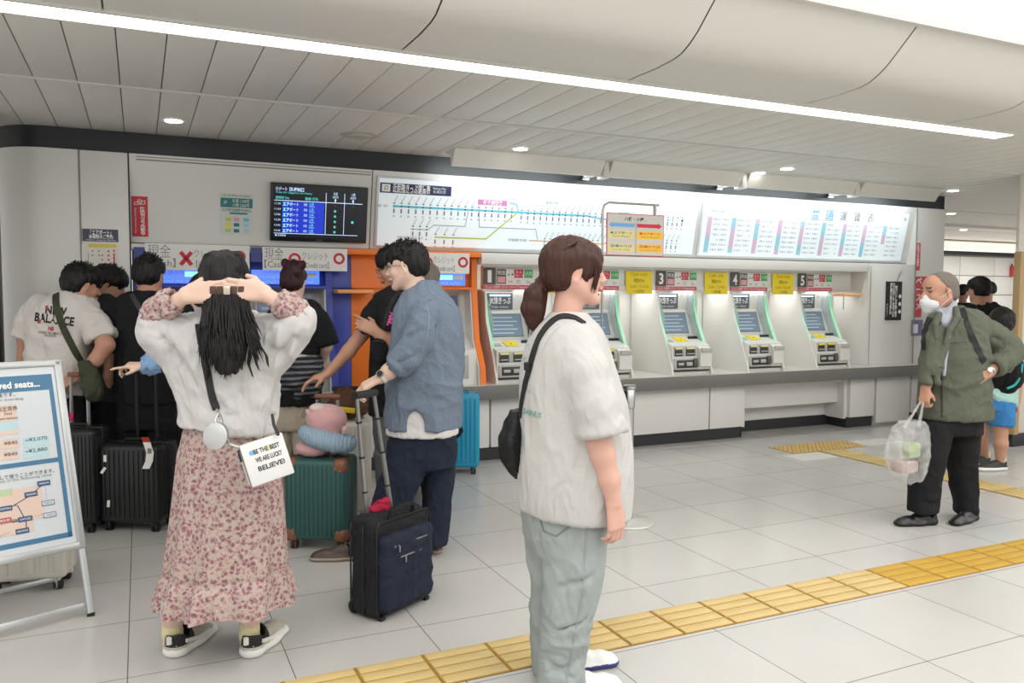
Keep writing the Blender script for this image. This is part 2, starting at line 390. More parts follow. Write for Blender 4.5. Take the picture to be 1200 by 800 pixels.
# wood edged column at the right edge
m_wood = mat('oak_trim', 'b09468', 0.5, var=0.12, vscale=4, stretch=(30, 30, 1))
t = thing('column', 'white column with oak corner trim at the right edge', 'column', (8.13, 5.2, 0))
b = MB(); b.wbox(7.528, 7.74, 4.93, 4.96, 0.12, 2.57, mat('column_white', 'cfcabe', 0.4), 0.002); b.wbox(7.73, 8.728, 4.925, 5.05, 0.12, 2.57, mat('column_white', 'cfcabe', 0.4), 0.004); b.obj('shaft', t)
b = MB(); b.wbox(7.493, 7.563, 4.88, 4.95, 0.12, 1.85, m_wood, 0.008); b.obj('corner_trim', t)
b = MB(); b.wbox(7.52, 8.748, 4.91, 4.97, 0, 0.12, m_black, 0.002); b.obj('plinth', t)

# left round column edge of steel
b = MB(); b.lathe((-0.935, 6.15, 0), [(0.13, 0), (0.13, CZ)], mat('steel_column', '6a6a64', 0.3, 0.9), 40)
tag(b.obj('steel_column'), 'dark steel round column at the left edge behind the board', 'column')

# hoods over the fare boards
hl = ['first', 'second', 'third', 'fourth']
for i, (x0, x1) in enumerate(HOODS):
    t = thing('light_hood', ['long white light hood above the route map, leftmost', 'white light hood second from the left above the boards',
              'white light hood third from the left above the boards', 'white light hood at the right end of the boards'][i], 'light hood', ((x0+x1)/2, 6.0, CZ), 'light hoods over the fare boards')
    b = MB()
    b.extrude([(x0, 5.96, 2.57), (x0, 5.96, 2.565), (x0, 6.04, 2.445), (x0, 6.06, 2.445), (x0, 6.08, 2.53), (x0, 6.2, 2.57)], (x1-x0, 0, 0), m_white)
    b.obj('shade', t)
    b = MB(); b.wbox(x0+.05, x1-.05, 6.075, 6.095, 2.50, 2.515, mat('hood_tube', 'ffffff', .5, emit=2.5, ecol=(.95, 1, 1)), 0.004); b.obj('tube', t)
for x, w in ((3.66, 'left'), (5.16, 'middle'), (6.62, 'right')):
    b = MB(); b.wbox(x-0.028, x+0.028, 6.0, 6.12, 2.43, CZ, m_white, 0.006); b.extrude([(x-0.035, 6.36, 2.46), (x+0.035, 6.36, 2.46), (x+0.02, 6.36, 2.50), (x-0.02, 6.36, 2.50)], (0, 0.03, 0), m_steel)
    b.wbox(x-0.012, x+0.012, 6.1, 6.4, 2.47, 2.49, m_white)
    tag(b.obj('hood_bracket'), w+' white bracket between two light hoods', 'bracket')
# ================================================================ TICKET COUNTER, MACHINES, BOARDS, SIGNS
XR, ZU = (1, 0, 0), (0, 0, 1)
m_cab = mat('cabinet_offwhite', 'dcdad6', 0.4, bump=0.02, bscale=60)
m_ctr = mat('counter_edge_grey', '6f6e6b', 0.35, var=0.1, vscale=3)
m_ctop = mat('counter_top_pale', 'cfccc4', 0.35)
m_kick = mat('kick_black', '26282a', 0.5)
m_mach = mat('machine_offwhite', 'e0dfdb', 0.38)
m_machg = mat('machine_grey', 'b2b2ae', 0.4)
m_dark = mat('slot_dark', '2c2c2c', 0.4)
m_gap = mat('machine_gap', '85837d', 0.6)
m_txw = mat('print_white', 'f2f2f0', 0.5); m_txk = mat('print_black', '222222', 0.6); m_txg = mat('print_grey', '7d7d80', 0.6)
m_red = mat('print_red', 'c9283c', 0.5); m_yel = mat('paper_yellow', 'f2dc2e', 0.6); m_grn = mat('print_green', '4fae62', 0.5)
m_num = mat('number_plate_grey', '57524f', 0.5); m_paper = mat('paper_white', 'e6e6e2', 0.6); m_navy = mat('print_navy', '2b2f58', 0.5)
m_pink = mat('print_pink', 'e2a5ad', 0.6)

t = thing('ticket_counter', 'long grey-edged counter running under all the ticket machines', 'counter', (4.2, 6.3, 0))
b = MB(); b.wbox(-0.04, 8.42, 6.20, 6.24, 0.545, 0.665, m_ctr, 0.004); b.wbox(-0.04, 7.245, 6.21, 6.995, 0.62, 0.668, m_ctop); b.wbox(7.25, 8.42, 6.21, 6.383, 0.62, 0.668, m_ctop)
b.obj('counter_top', t)
b = MB()
for x0, x1 in ((-0.04, 0.62), (0.63, 1.37), (1.38, 2.06), (2.07, 2.715), (2.725, 3.9), (3.91, 5.06), (5.07, 5.50), (6.95, 7.32), (7.345, 7.87), (7.90, 8.42)):
    b.wbox(x0+.003, x1-.003, 6.33, 6.38, 0.115 if x0 != 7.345 else 0.03, 0.545, m_cab, 0.003)
b.wbox(5.50, 6.95, 6.64, 6.70, 0.11, 0.545, m_cab); b.wbox(5.50, 6.95, 6.46, 6.50, 0.27, 0.50, m_cab, 0.004)
b.wbox(5.50, 6.95, 6.40, 6.46, 0.50, 0.545, m_cab); b.wbox(6.90, 6.95, 6.37, 6.66, 0.10, 0.545, m_cab); b.wbox(5.50, 5.54, 6.37, 6.66, 0.10, 0.545, m_cab)
b.wbox(-0.04, 5.5, 6.37, 6.382, 0.0, 0.54, m_wallseam); b.wbox(6.95, 8.42, 6.37, 6.382, 0.115, 0.54, m_wallseam)
b.obj('cabinet_panel', t)
b = MB()
for x0, x1 in ((-0.04, 5.49), (6.96, 7.32), (7.90, 8.40)): b.wbox(x0, x1, 6.36, 6.37, 0, 0.115, m_kick)
b.wbox(5.49, 6.96, 6.62, 6.64, 0, 0.11, m_kick); b.wbox(5.47, 5.495, 6.36, 6.64, 0, .115, m_kick); b.wbox(6.935, 6.96, 6.36, 6.64, 0, .115, m_kick)
b.obj('kickboard', t)

# header strip over the machines
HY = 6.57
b = MB(); b.wbox(2.75, 7.17, HY, HY+0.05, 1.478, 1.685, m_mach); b.wbox(2.75, 7.17, HY-0.012, HY, 1.478, 1.52, m_mach, 0.003)
tag(b.obj('header_strip'), 'long off-white strip with number plates above the five machines', 'header strip')

m_scr = mat('machine_screen', '5f6e7c', 0.2, emit=0.28, ecol='8a9db0'); m_scrl = mat('screen_highlight', 'e8f2ff', 0.3, emit=1.6, ecol='cfe4ff')
m_scrg = mat('screen_line', '9aa8b4', .3, emit=.3, ecol='b0c0cc'); m_glow = mat('green_edge_light', '8fe0b0', 0.4, emit=0.35, ecol='86f0b4'); m_shield = mat('clear_shield', 'd4e2e6', 0.15, alpha=0.42)
m_hdr = mat('machine_header_grey', '596470', 0.4)
m_bluelit = mat('blue_lit_window', '7fb4ff', 0.4, emit=1.4, ecol='6fb2ff')
def ticket_machine(x0, label, slot_hi):
    t = thing('ticket_machine', label, 'ticket machine', (x0+.235, 6.45, 0.668), 'numbered ticket machines on the counter')
    w = 0.475
    b = MB()
    # stepped body: header, screen slope, deck, lower block
    b.extrude([(x0+.02, 6.64, 1.45), (x0+.02, 6.64, 1.29), (x0+.02, 6.62, 1.275), (x0+.02, 6.53, 1.02), (x0+.02, 6.36, 0.965), (x0+.02, 6.30, 0.95), (x0+.02, 6.285, 0.74), (x0+.02, 6.30, 0.668), (x0+.02, 6.98, 0.668), (x0+.02, 6.98, 1.45)], (w-.04, 0, 0), m_mach)
    b.wbox(x0+.03, x0+w-.03, 6.278, 6.30, 0.70, 0.716, m_dark)
    F = Frame((x0, 6.62, 1.275), XR, (0, 0.09, 0.255))
    b.obj('body', t)
    for s, xx in ((0, x0), (1, x0+w-.018)):
        b = MB()
        b.extrude([(xx, 6.60, 1.472), (xx, 6.52, 1.44), (xx, 6.49, 1.2), (xx, 6.34, 0.9), (xx, 6.262, 0.70), (xx, 6.262, 0.668), (xx, 6.98, 0.668), (xx, 6.98, 1.472)], (0.018, 0, 0), m_mach)
        b.obj('side_cheek', t)
        b = MB(); b.tube([(xx+.009+(.014 if s == 0 else -.014), y, z) for y, z in ((6.545, 1.42), (6.53, 1.30), (6.49, 1.18), (6.42, 1.04), (6.375, 0.97))], 0.010, m_glow, 6)
        b.obj('edge_light', t)
        b = MB(); zz = xx+(0.024 if s == 0 else -0.006)
        pr = [(6.64, 1.43), (6.56, 1.43), (6.535, 1.38), (6.50, 1.22), (6.45, 1.06), (6.40, .97), (6.54, 1.0), (6.62, 1.27)]
        b.extrude([(zz+(.05 if s == 0 else -.05)*(1-abs(z-1.2)/.25), y, z) for y, z in pr], (0.003, 0, 0), m_shield); b.obj('shield', t)
    b = MB(); F = Frame((x0+w/2, 6.638, 1.37), XR, ZU)
    b.fbox(F, -0.165, 0.085, -0.075, 0.075, 0, 0.006, m_hdr); b.fbox(F, -0.14, 0.06, 0.045, 0.06, 0.006, 0.012, m_scrl)
    b.text(F, 'JR線きっぷ', -0.04, 0.002, 0.05, m_txw, 0.008, w=0.21, bold=0.02); b.text(F, 'Train ticket', -0.045, -0.05, 0.02, m_txw, 0.008, w=0.17)
    b.text(F, '①', 0.135, 0.05, 0.018, m_txk, 0.004); b.obj('header_panel', t)
    F = Frame((x0+w/2, 6.575, 1.148), XR, (0, 0.09, 0.255))
    b = MB(); b.fbox(F, -0.185, 0.165, -0.118, 0.125, 0.0, 0.012, m_mach, .003); b.fbox(F, -0.17, 0.15, -0.105, 0.112, 0.012, 0.014, m_dark)
    b.fbox(F, -0.165, 0.145, -0.1, 0.107, 0.0135, 0.0155, m_scr)
    for i in range(5): b.rect(F, -0.15, 0.06+0.04*(i % 2), 0.07-i*.036, 0.08-i*.036, m_scrg, 0.0165)
    b.obj('screen', t)
    b = MB(); F = Frame((x0+w/2, 6.44, 0.992), XR, (0, 0.95, 0.31))
    b.fbox(F, -0.08, 0.045, -0.045, 0.07, 0.0, 0.006, m_yel, 0.002); b.text(F, '▲', -0.02, 0.0, .02, m_txk, 0.0075)
    b.fbox(F, 0.10, 0.22, 0.03, 0.05, 0.0, 0.02, m_dark); b.fbox(F, -.19, -.12, -.04, .02, 0, .004, m_machg); b.obj('deck_card', t)
    b = MB(); F = Frame((x0+w/2, 6.293, 0.845), XR, (0, 0.07, 1))
    b.fbox(F, -0.205, 0.06, 0.0, 0.095, 0, 0.006, m_machg, .002)
    for xa, xb in ((-0.195, -0.105), (-0.065, 0.04)):
        b.fbox(F, xa, xb, 0.005, 0.085, 0.004, 0.012, m_dark, 0.004); b.fbox(F, xa+.005, xb-.005, 0.068, 0.088, 0.01, 0.02, m_yel if slot_hi else mat('slot_cream', 'e4dca0', .5), .002)
        b.fbox(F, xa+.01, xb-.01, 0.02, 0.03, 0.01, 0.016, m_machg)
    b.fbox(F, -0.205, 0.075, -0.125, -0.02, 0, 0.014, m_machg, .003)
    b.fbox(F, -0.18, 0.06, -0.11, -0.035, 0.012, 0.018, m_dark, .003); b.fbox(F, -0.165, -0.10, -0.085, -0.06, 0.016, 0.026, m_machg, .004); b.fbox(F, -0.07, 0.0, -0.09, -0.055, 0.016, 0.024, m_machg, .004)
    b.fbox(F, 0.012, 0.06, -0.10, -0.02, 0.012, 0.034, m_num, .01)
    b.obj('cash_panel', t)
    b = MB(); b.extrude([(x0+.31, 6.285, 0.74), (x0+.31, 6.245, 0.75), (x0+.31, 6.24, 0.88), (x0+.31, 6.26, 0.92), (x0+.31, 6.33, 0.955), (x0+.31, 6.33, .74)], (0.135, 0, 0), m_mach)
    F = Frame((x0+.378, 6.245, 0.88), XR, ZU); b.fbox(F, -0.06, 0.06, 0.0, 0.045, -.01, 0.018, m_machg, .006)
    F = Frame((x0+.378, 6.30, 0.944), XR, (0, .9, .43)); b.text(F, '▼', 0, 0.0, .02, m_red, .003); b.obj('card_reader', t)
    return t
word = ['one', 'two', 'three', 'four', 'five']
mx0 = [2.745, 3.655, 4.565, 5.475, 6.385]
places = ['beside the orange machine', 'half hidden by the grey shirt woman', 'in the middle of the row', 'second from the right end', 'at the right end of the row']
for i, x0 in enumerate(mx0):
    n = str(i+1); ticket_machine(x0, 'off-white ticket machine under number plate %s, %s' % (word[i], places[i]), i in (1, 4))
    # number plate and cards over it
    F = Frame((x0, HY-0.0135, 1.59), XR, ZU)
    b = MB(); b.fbox(F, 0.005, 0.115, -0.07, 0.075, 0, 0.006, m_num); b.text(F, n, 0.06, 0.0, 0.105, m_txw, 0.008, w=0.052 if i else 0.038, bold=0.03)
    tag(b.obj('number_plate'), 'dark grey number plate with a white figure '+word[i], 'number plate', 'machine number plates')
    b = MB(); b.fbox(F, 0.125, 0.49, -0.075, 0.07, 0, 0.003, m_paper)
    b.rect(F, 0.13, 0.22, -0.065, 0.065, m_num, 0.004); b.rect(F, 0.138, 0.212, -0.055, -0.0, m_pink, 0.005); b.text(F, '現金', 0.175, 0.035, 0.03, m_txw, 0.005)
    b.text(F, '▲ ●', 0.265, 0.02, 0.02, m_txg, 0.004); b.text(F, '■■', 0.265, -0.045, 0.016, m_pink, 0.004)
    b.rect(F, 0.30, 0.39, -0.01, 0.065, m_red, 0.004); b.text(F, '大人', 0.345, 0.042, 0.024, m_txw, 0.005); b.text(F, '○カード', 0.345, 0.01, 0.02, m_txw, 0.005)
    b.rect(F, 0.40, 0.485, -0.01, 0.065, m_grn, 0.004); b.text(F, '小児', 0.443, 0.03, 0.026, m_txw, 0.005); b.text(F, 'IC', 0.345, -0.045, 0.03, m_txg, 0.004); b.text(F, 'Su', 0.44, -0.045, 0.03, m_txg, 0.004)
    tag(b.obj('payment_card'), 'row of small red, green and grey payment stickers beside plate '+word[i], 'sticker', 'payment stickers over the machines')
    b = MB(); F = Frame((x0, HY-0.0135, 1.497), XR, ZU); b.fbox(F, 0.0, 0.49, -0.02, 0.018, 0, 0.004, mat('strip_red', 'd0606a', .5)); b.text(F, 'きっぷ・定期券・カード・チャージ Ticket machine', 0.245, 0, 0.018, m_txw, 0.005, w=0.44)
    tag(b.obj('strip_label'), 'thin red label strip directly under number plate '+word[i], 'label', 'red strips over the machines')
for x, wd, side in ((3.35, 0.13, 'left of plate two, narrow and half hidden'), (4.22, 0.30, 'between plates two and three'), (5.15, 0.29, 'between plates three and four'), (6.03, 0.29, 'between plates four and five')):
    b = MB(); F = Frame((x+wd/2, HY-0.018, 1.555), XR, (0, 0.02, 1)); b.fbox(F, -wd/2, wd/2, -0.115, 0.105, 0, 0.002, m_yel)
    b.text(F, 'Cash only', 0, 0.07, 0.035, mat('print_orange', 'c77a20', .6), 0.003, w=wd*.62); b.text(F, '現金のみ', 0, 0.015, 0.03, m_txk, 0.003, w=wd*.4)
    b.text(F, 'Cash / Cards', 0, -0.04, 0.03, mat('print_orange', 'c77a20', .6), 0.003, w=wd*.7); b.text(F, '一万円札', 0, -0.09, 0.026, m_txk, 0.003, w=wd*.42)
    tag(b.obj('paper_notice'), 'yellow paper notice hanging %s' % side, 'notice')
b = MB(); b.wbox(6.90, 7.17, 6.40, 6.58, 1.425, 1.455, mat('shelf_orange', 'eeb884', .5), 0.012); b.wbox(7.05, 7.058, 6.55, 6.56, 1.28, 1.43, m_machg)
tag(b.obj('shelf'), 'pale orange little shelf right of machine number 5', 'shelf')
b = MB(); F = Frame((5.15, 6.995, 1.30), XR, ZU); b.fbox(F, -0.02, 0.11, -0.02, 0.10, 0, .004, m_grn); b.fbox(F, 0.05, .11, -.30, .0, 0, .004, mat('leaf_white', 'dfeadb', .6))
for i in range(6): b.rect(F, 0.055, 0.105, -.28+i*.045, -.26+i*.045, m_grn, .005)
tag(b.obj('leaflet'), 'green and white tall leaflet on the niche wall right of machine 3', 'leaflet')
b = MB(); F = Frame((4.35, 6.995, 1.15), XR, ZU)
b.disc(F, 0.0, 0.03, .032, m_yel, .002); b.disc(F, 0, -.11, .022, mat('print_orange', 'c77a20', .6), .002); b.fbox(F, -0.04, 0.04, -.45, .07, -.002, .001, m_mach); b.vtext(F, '・・・・・・', 0.0, -.18, .03, m_txg, .003)
tag(b.obj('sticker'), 'white strip with yellow and orange dots on the niche wall left of machine 3', 'sticker')

# the blue and orange reserved seat machines on the left
m_blu = mat('machine_blue', '3a49a6', 0.4); m_org = mat('machine_orange', 'ee7a22', 0.4); m_orgd = mat('machine_orange_deep', 'd8601c', .4)
m_lcd = mat('blue_header_lcd', '3d62d8', 0.3, emit=1.1, ecol='4d7cf0'); m_cy = mat('screen_cyan', '8fe6d8', 0.3, emit=0.9, ecol='9ff0dc')
m_scrd = mat('dim_screen', '39465a', 0.2, emit=0.15, ecol='6a86a8')
def big_machine(x0, x1, colm, label, lcd):
    t = thing('reservation_machine', label, 'ticket machine', ((x0+x1)/2, 6.45, 0.668), 'large ticket machines in the left niche'); w = x1-x0
    for xx in (x0, x1-0.05):
        b = MB(); pr = [(6.46, 1.74), (6.46, 1.47), (6.44, 1.30), (6.40, 1.05), (6.27, 0.82), (6.25, 0.668), (6.98, 0.668), (6.98, 1.74)]
        b.extrude([(xx, y, z) for y, z in pr], (0.05, 0, 0), colm)
        sx = xx+.05 if xx == x0 else xx-0.012
        b.extrude([(sx, y+.012, z) for y, z in pr[1:]], (0.012, 0, 0), m_mach); b.obj('side_panel', t)
    b = MB(); b.wbox(x0+.05, x1-.05, 6.52, 6.98, 1.47, 1.745, colm, .004); b.wbox(x0+.05, x1-.05, 6.44, 6.52, 1.47, 1.49, colm, .003)
    b.obj('hood', t)
    F = Frame(((x0+x1)/2, 6.518, 1.56), XR, ZU); h = w/2-.09
    b = MB(); b.fbox(F, -h, h, -0.055, 0.055, 0, .008, m_lcd, .002)
    b.text(F, '指定席券売機', -h*.45, 0.02, .045, m_txw, .01, w=h*.9) ; b.rect(F, 0.0, h*.5, -.005, .035, m_cy, .0095); b.rect(F, h*.55, h*.9, .0, .035, m_txw, .0095)
    b.text(F, 'Reserved seat ticket machine', 0, -0.035, .025, m_txw, .01, w=h*1.6); b.obj('lit_header', t)
    b = MB()
    b.extrude([(x0+.06, 6.62, 1.47), (x0+.06, 6.56, 1.08), (x0+.06, 6.42, 0.98), (x0+.06, 6.33, 0.96), (x0+.06, 6.31, 0.668), (x0+.06, 6.98, 0.668), (x0+.06, 6.98, 1.47)], (w-.12, 0, 0), m_machg if lcd else m_mach)
    b.obj('body', t)
    F = Frame(((x0+x1)/2, 6.588, 1.29), XR, (0, .06, .39))
    b = MB(); b.fbox(F, -h*.9, h*.9, -.13, .15, 0, .014, m_machg, .004); b.fbox(F, -h*.82, h*.82, -.11, .13, .013, .017, m_scrd); b.text(F, 'TICKETS', h*.1, .07, .035, m_txg, .019, w=h*.6)
    for i in range(3): b.rect(F, -h*.7, h*.1, -.08+i*.045, -.055+i*.045, m_scr, .018)
    b.obj('screen', t)
    b = MB(); F = Frame(((x0+x1)/2, 6.318, .82), XR, ZU); b.fbox(F, -h*.8, h*.8, -.10, .10, 0, .014, m_machg, .004); b.fbox(F, -h*.6, h*.1, -.03, .05, .012, .02, m_dark, .004); b.fbox(F, h*.3, h*.6, -.05, .06, .012, .02, m_dark, .004); b.obj('cash_panel', t)
    return t
big_machine(-0.035, 0.66, m_blu, 'large blue machine at the left end behind the man in black', True)
big_machine(0.70, 1.40, m_blu, 'large blue machine behind the woman with red bun hair', True)
big_machine(2.005, 2.65, m_org, 'large orange machine next to machine number 1', False)
t = thing('side_cabinet', 'blue and orange plain panel between blue and orange machines', 'cabinet', (1.75, 6.5, .668))
b = MB(); b.wbox(1.402, 1.56, 6.50, 6.98, .668, 1.745, m_blu, .003); b.wbox(1.402, 1.56, 6.47, 6.51, 1.48, 1.50, m_blu); b.obj('blue_panel', t)
b = MB(); b.wbox(1.562, 2.003, 6.50, 6.98, .668, 1.745, m_org, .003); b.wbox(1.562, 2.003, 6.47, 6.51, 1.48, 1.50, m_org); b.wbox(1.735, 1.739, 6.497, 6.502, .668, 1.46, m_orgd); b.obj('orange_panel', t)
b = MB(); b.wbox(1.405, 1.69, 6.28, 6.50, 1.435, 1.465, mat('ledge_orange', 'f2a860', .45), .01); b.obj('ledge', t)
b = MB(); b.wbox(1.50, 2.66, 6.38, 6.98, 1.745, 1.79, m_org, .004); tag(b.obj('canopy'), 'orange canopy board over the orange machine niche', 'canopy')

# white papers hung over the large machines
def cash_paper(x0, x1, z1, z0, first_cross, label):
    b = MB(); F = Frame(((x0+x1)/2, 6.365, (z0+z1)/2), XR, (0, -0.06, 1)); h = (x1-x0)/2; k = (z1-z0)/2
    b.fbox(F, -h, h, -k, k, 0, .002, m_paper)
    b.text(F, '現金', -h*.74, k*.42, .075, m_txg, .003, w=h*.42, bold=-.01); b.text(F, '【Cash】', -h*.70, -k*.45, .05, m_txg, .003, w=h*.52)
    if first_cross:
        for s in (1, -1): b.line(F, [(-h*.24-.032, -k*.1-.04*s), (-h*.24+.032, -k*.1+.04*s)], .028, m_red, .003)
    else: b.ring(F, -h*.26, 0, .028, .047, m_red, .003)
    b.text(F, 'クレジット', h*.22, k*.3, .05, m_txg, .003, w=h*.62, bold=-.01); b.text(F, '【Credit card】', h*.25, -k*.5, .04, m_txg, .003, w=h*.6)
    b.ring(F, h*.80, k*.12, .026, .045, m_red, .003)
    tag(b.obj('paper_notice'), label, 'notice')
cash_paper(0.045, 0.76, 1.79, 1.60, True, 'white paper notice with red cross and red ring over the left blue machine')
cash_paper(0.855, 1.50, 1.785, 1.61, False, 'white paper notice with two red rings over the second blue machine')
cash_paper(1.95, 2.54, 1.775, 1.605, False, 'white paper notice over the orange machine, behind the men')
m_plaid = mat('plaid_blue', '44508c', .6)
b = MB(); F = Frame((0.0, 6.37, 1.70), XR, ZU); b.fbox(F, -.03, .04, -.06, .06, 0, .003, m_plaid)
tag(b.obj('paper_notice'), 'small dark blue card at the left end above the blue machine', 'notice')
b = MB(); F = Frame((0.81, 6.37, 1.72), XR, ZU); b.fbox(F, -.04, .04, -.05, .06, 0, .003, m_plaid)
tag(b.obj('paper_notice'), 'small dark blue card between the two white ring notices', 'notice')

# fascia frame: tilted plane used by the television, posters and fare boards
def FF(x, z):   # point on the leaning fascia at height z
    k = (2.42-z)/(2.42-1.80); return Frame((x, 6.38+k*0.125, z), XR, (0, -0.125, 0.62))
m_cyl = mat('line_cyan', '62c8e0', .5, emit=.0); m_lime = mat('line_lime', 'b8d24c', .5); m_orl = mat('line_orange', 'eab06a', .5); m_mag = mat('print_magenta', 'd27ab4', .5); m_bd = mat('board_added_glow', 'dfe7ea', .3, emit=0.22, ecol='e2f4fa'); m_alu = mat('board_frame', 'd9dcdc', .35, .2)  # board faces emit faintly, standing in for hood light falling on them
def zz(F, z): return (z-F.o.z)/F.u.z
r = random.Random(3)
t = thing('route_map_board', 'large pale route map board with blue heading and cyan rail line', 'board', (3.35, 6.4, 1.8))
F = FF(3.35, 2.10); hw = 1.60
b = MB(); b.fbox(F, -hw, hw, -.285, .285, 0, .02, m_alu, .004); b.obj('frame', t)
b = MB(); b.fbox(F, -hw+.02, hw-.02, -.27, .27, .02, .022, m_bd)
def mp(px, py):   # photo pixel on the board -> board coordinates
    p = on(px, py, 1, 6.44); return (p[0]-3.35, (p[2]-2.10)/F.u.z)
Z0 = .0235
b.rect(F, -1.575, -0.965, .155, .235, m_navy, Z0); b.rect(F, -1.56, -1.49, .165, .225, m_txw, Z0+.0006); b.text(F, '⌕', -1.525, .195, .05, m_navy, Z0+.001)
b.text(F, '近距離きっぷ運賃表', -1.47, .198, .056, m_txw, Z0+.001, w=.32, bold=.02, align='l'); b.text(F, 'Fares for short distance', -1.45, .166, .014, m_txw, Z0+.001, w=.26, align='l')
b.text(F, 'Railway Map', -1.07, .21, .02, m_txw, Z0+.001, w=.11); b.text(F, '札幌近郊', -1.07, .185, .02, m_txw, Z0+.001, w=.11)
cy = -0.0; yl = lambda x: .035
b.rect(F, -1.46, .36, .043, .059, m_cyl, Z0)
b.line(F, [(.36, .051), (.50, .03), (.62, .03)], .012, m_cyl, Z0); b.line(F, [(.6, .03), (.68, .09), (.80, .10)], .010, m_cyl, Z0)
b.line(F, [(-1.08, -.19), (-.62, -.19), (-.35, .04)], .012, m_lime, Z0); b.line(F, [(-.42, .13), (-.36, .12), (-.33, .05)], .010, m_cyl, Z0)
b.line(F, [(-.2, -.19), (.56, -.20), (.60, -.18), (.64, .05), (.70, .10)], .010, m_orl, Z0)
b.line(F, [(-1.3, -.13), (-1.15, -.13), (-1.1, -.09), (-.82, -.09), (-.80, .04)], .005, m_txg, Z0); b.line(F, [(-.70, .04), (-.69, -.09), (-.15, -.09), (-.12, -.18)], .005, m_txg, Z0)
def station(x, y, m, big=False):
    b.disc(F, x, y, .012 if big else .007, m, Z0+.001, 10)
    b.rect(F, x-.006, x+.006, y-.055, y-.02, m_txg, Z0); b.rect(F, x-.009, x+.009, y+.02, y+.03, m_txg, Z0); b.line(F, [(x, y+.035), (x+.028, y+.085)], .005, mat('print_pale', 'a7adb3', .6), Z0); b.rect(F, x-.008, x+.008, y-.085, y-.075, mat('print_pale', 'a7adb3', .6), Z0)
for i in range(18): station(-1.45+i*.062, .051, m_txk if i % 3 else m_cyl, i % 3 == 0)
for i in range(17): station(-.30+i*.062, .045, m_cyl if i % 4 == 0 else m_txk, i % 4 == 0)
for i in range(12): station(-.05+i*.055, -.195, m_cyl if i % 4 == 0 else m_lime, i % 4 == 0)
for x in (-1.08, -1.0, -.92): station(x, -.19, m_lime)
for x in (-1.28, -1.22, -1.16): station(x, -.13, m_txg)
for i in range(7): station(1.08+i*.055, .05, m_cyl if i % 2 else m_txk, i % 3 == 0)
for i in range(6): station(1.10+i*.055, -.17, m_cyl if i % 2 else m_grn, i % 3 == 0)
b.rect(F, -.72, -.45, .10, .145, m_mag, Z0); b.text(F, '新千歳空港', -.58, .122, .03, m_txw, Z0+.001, w=.18, bold=.02); b.text(F, 'New Chitose Airport', -.58, .157, .014, m_mag, Z0, w=.26)
b.text(F, '千歳線方面', -.03, .15, .018, m_txg, Z0, w=.16); b.text(F, '函館本線 岩見沢 滝川', -1.3, -.20, .018, m_txg, Z0, w=.22); b.text(F, '学園都市線', -.32, -.19, .018, m_txg, Z0, w=.18); b.text(F, '小樽・余市', -1.55, .05, .018, m_txg, Z0, w=.09)
b.text(F, 'おとな 210円', -.85, .2, .014, m_txg, Z0, w=.10)
b.obj('map_panel', t)
t = thing('fare_board', 'pale fare table board with pink and blue columns, right of route map', 'board', (6.43, 6.4, 1.8))
F = FF(6.42, 2.09); hw = 1.43
b = MB(); b.fbox(F, -hw, hw, -.28, .28, 0, .02, m_alu, .004); b.obj('frame', t)
b = MB(); b.fbox(F, -hw+.02, hw-.02, -.265, .265, .02, .022, m_bd)
m_pb = mat('cell_blue', '9fd2e6', .5); m_pp = mat('cell_pink', 'dcbcd8', .5); m_bl = mat('print_blue', '6ea8d8', .5)
for i, ch in enumerate('普通運賃表'): 
    b.text(F, ch, .02+i*.20, .195, .075, m_txg if i > 1 else m_bl, Z0, bold=.01)
    if i < 2: b.line(F, [(.02+i*.2-.05, .14), (.02+i*.2+.05, .14), (.02+i*.2+.05, .25), (.02+i*.2-.05, .25), (.02+i*.2-.05, .14)], .006, m_bl, Z0)
for c in range(9):
    x = -1.36+c*.30
    for k in range(7):
        y0 = -.235+k*.05
        if not (c >= 8 and k < 3): b.rect(F, x, x+.055, y0, y0+.05, m_pb if (k+c*2) % 7 < 3 else m_pp, Z0)
        for q in (0.10, .20):
            if r.random() < .93: b.text(F, r.choice(['札幌', '小樽', '千歳', '苫小牧', '岩見沢', '手稲', '江別', '恵庭']), x+q, y0+.028, .017, m_txg, Z0, w=.05)
            b.text(F, r.choice(['440', '1290', '860', '2860', '210']), x+q+.045, y0+.028, .014, m_txg, Z0, w=.025)
b.text(F, '札幌からの運賃', -1.25, .17, .02, m_bl, Z0, w=.16); b.disc(F, 1.35, .2, .02, mat('logo_green', '9ccab4', .5), Z0); b.text(F, 'Regular fare', 1.1, .19, .018, m_txg, Z0, w=.16)
b.obj('table_panel', t)

# television
F = FF(1.30, 2.065)
t = thing('wall_display', 'black wall display showing a blue train timetable', 'display', (1.30, 6.42, 1.84))
b = MB(); b.fbox(F, -.375, .375, -.222, .222, 0.0, .05, mat('tv_black', '16181a', .3), .006); b.text(F, 'SHARP', 0, -.207, .012, m_txg, .0515, w=.05); b.obj('casing', t)
m_tvb = mat('tv_screen_black', '0c1016', .3, emit=.25, ecol='0c1220'); m_tvblue = mat('tv_screen_blue', '1630b0', .3, emit=.62, ecol='1436c8'); m_tvw = mat('tv_text', 'cfe0ff', .4, emit=.75, ecol='bfdcff'); m_tvc = mat('tv_cyan', '59d0d8', .4, emit=.8, ecol='59d8d0')
m_tvr = mat('tv_redtext', 'c03040', .4, emit=.6, ecol='c82838')
b = MB(); b.fbox(F, -.36, .36, -.192, .207, .05, .0505, m_tvb); b.rect(F, -.29, .03, -.155, .085, m_tvblue, .0512); b.rect(F, -.35, .33, .088, .093, m_tvw, .0514); b.rect(F, -.35, .30, -.163, -.159, m_tvw, .0514)
for x in (.04, .185): b.rect(F, x, x+.004, -.155, .165, m_tvw, .0514)
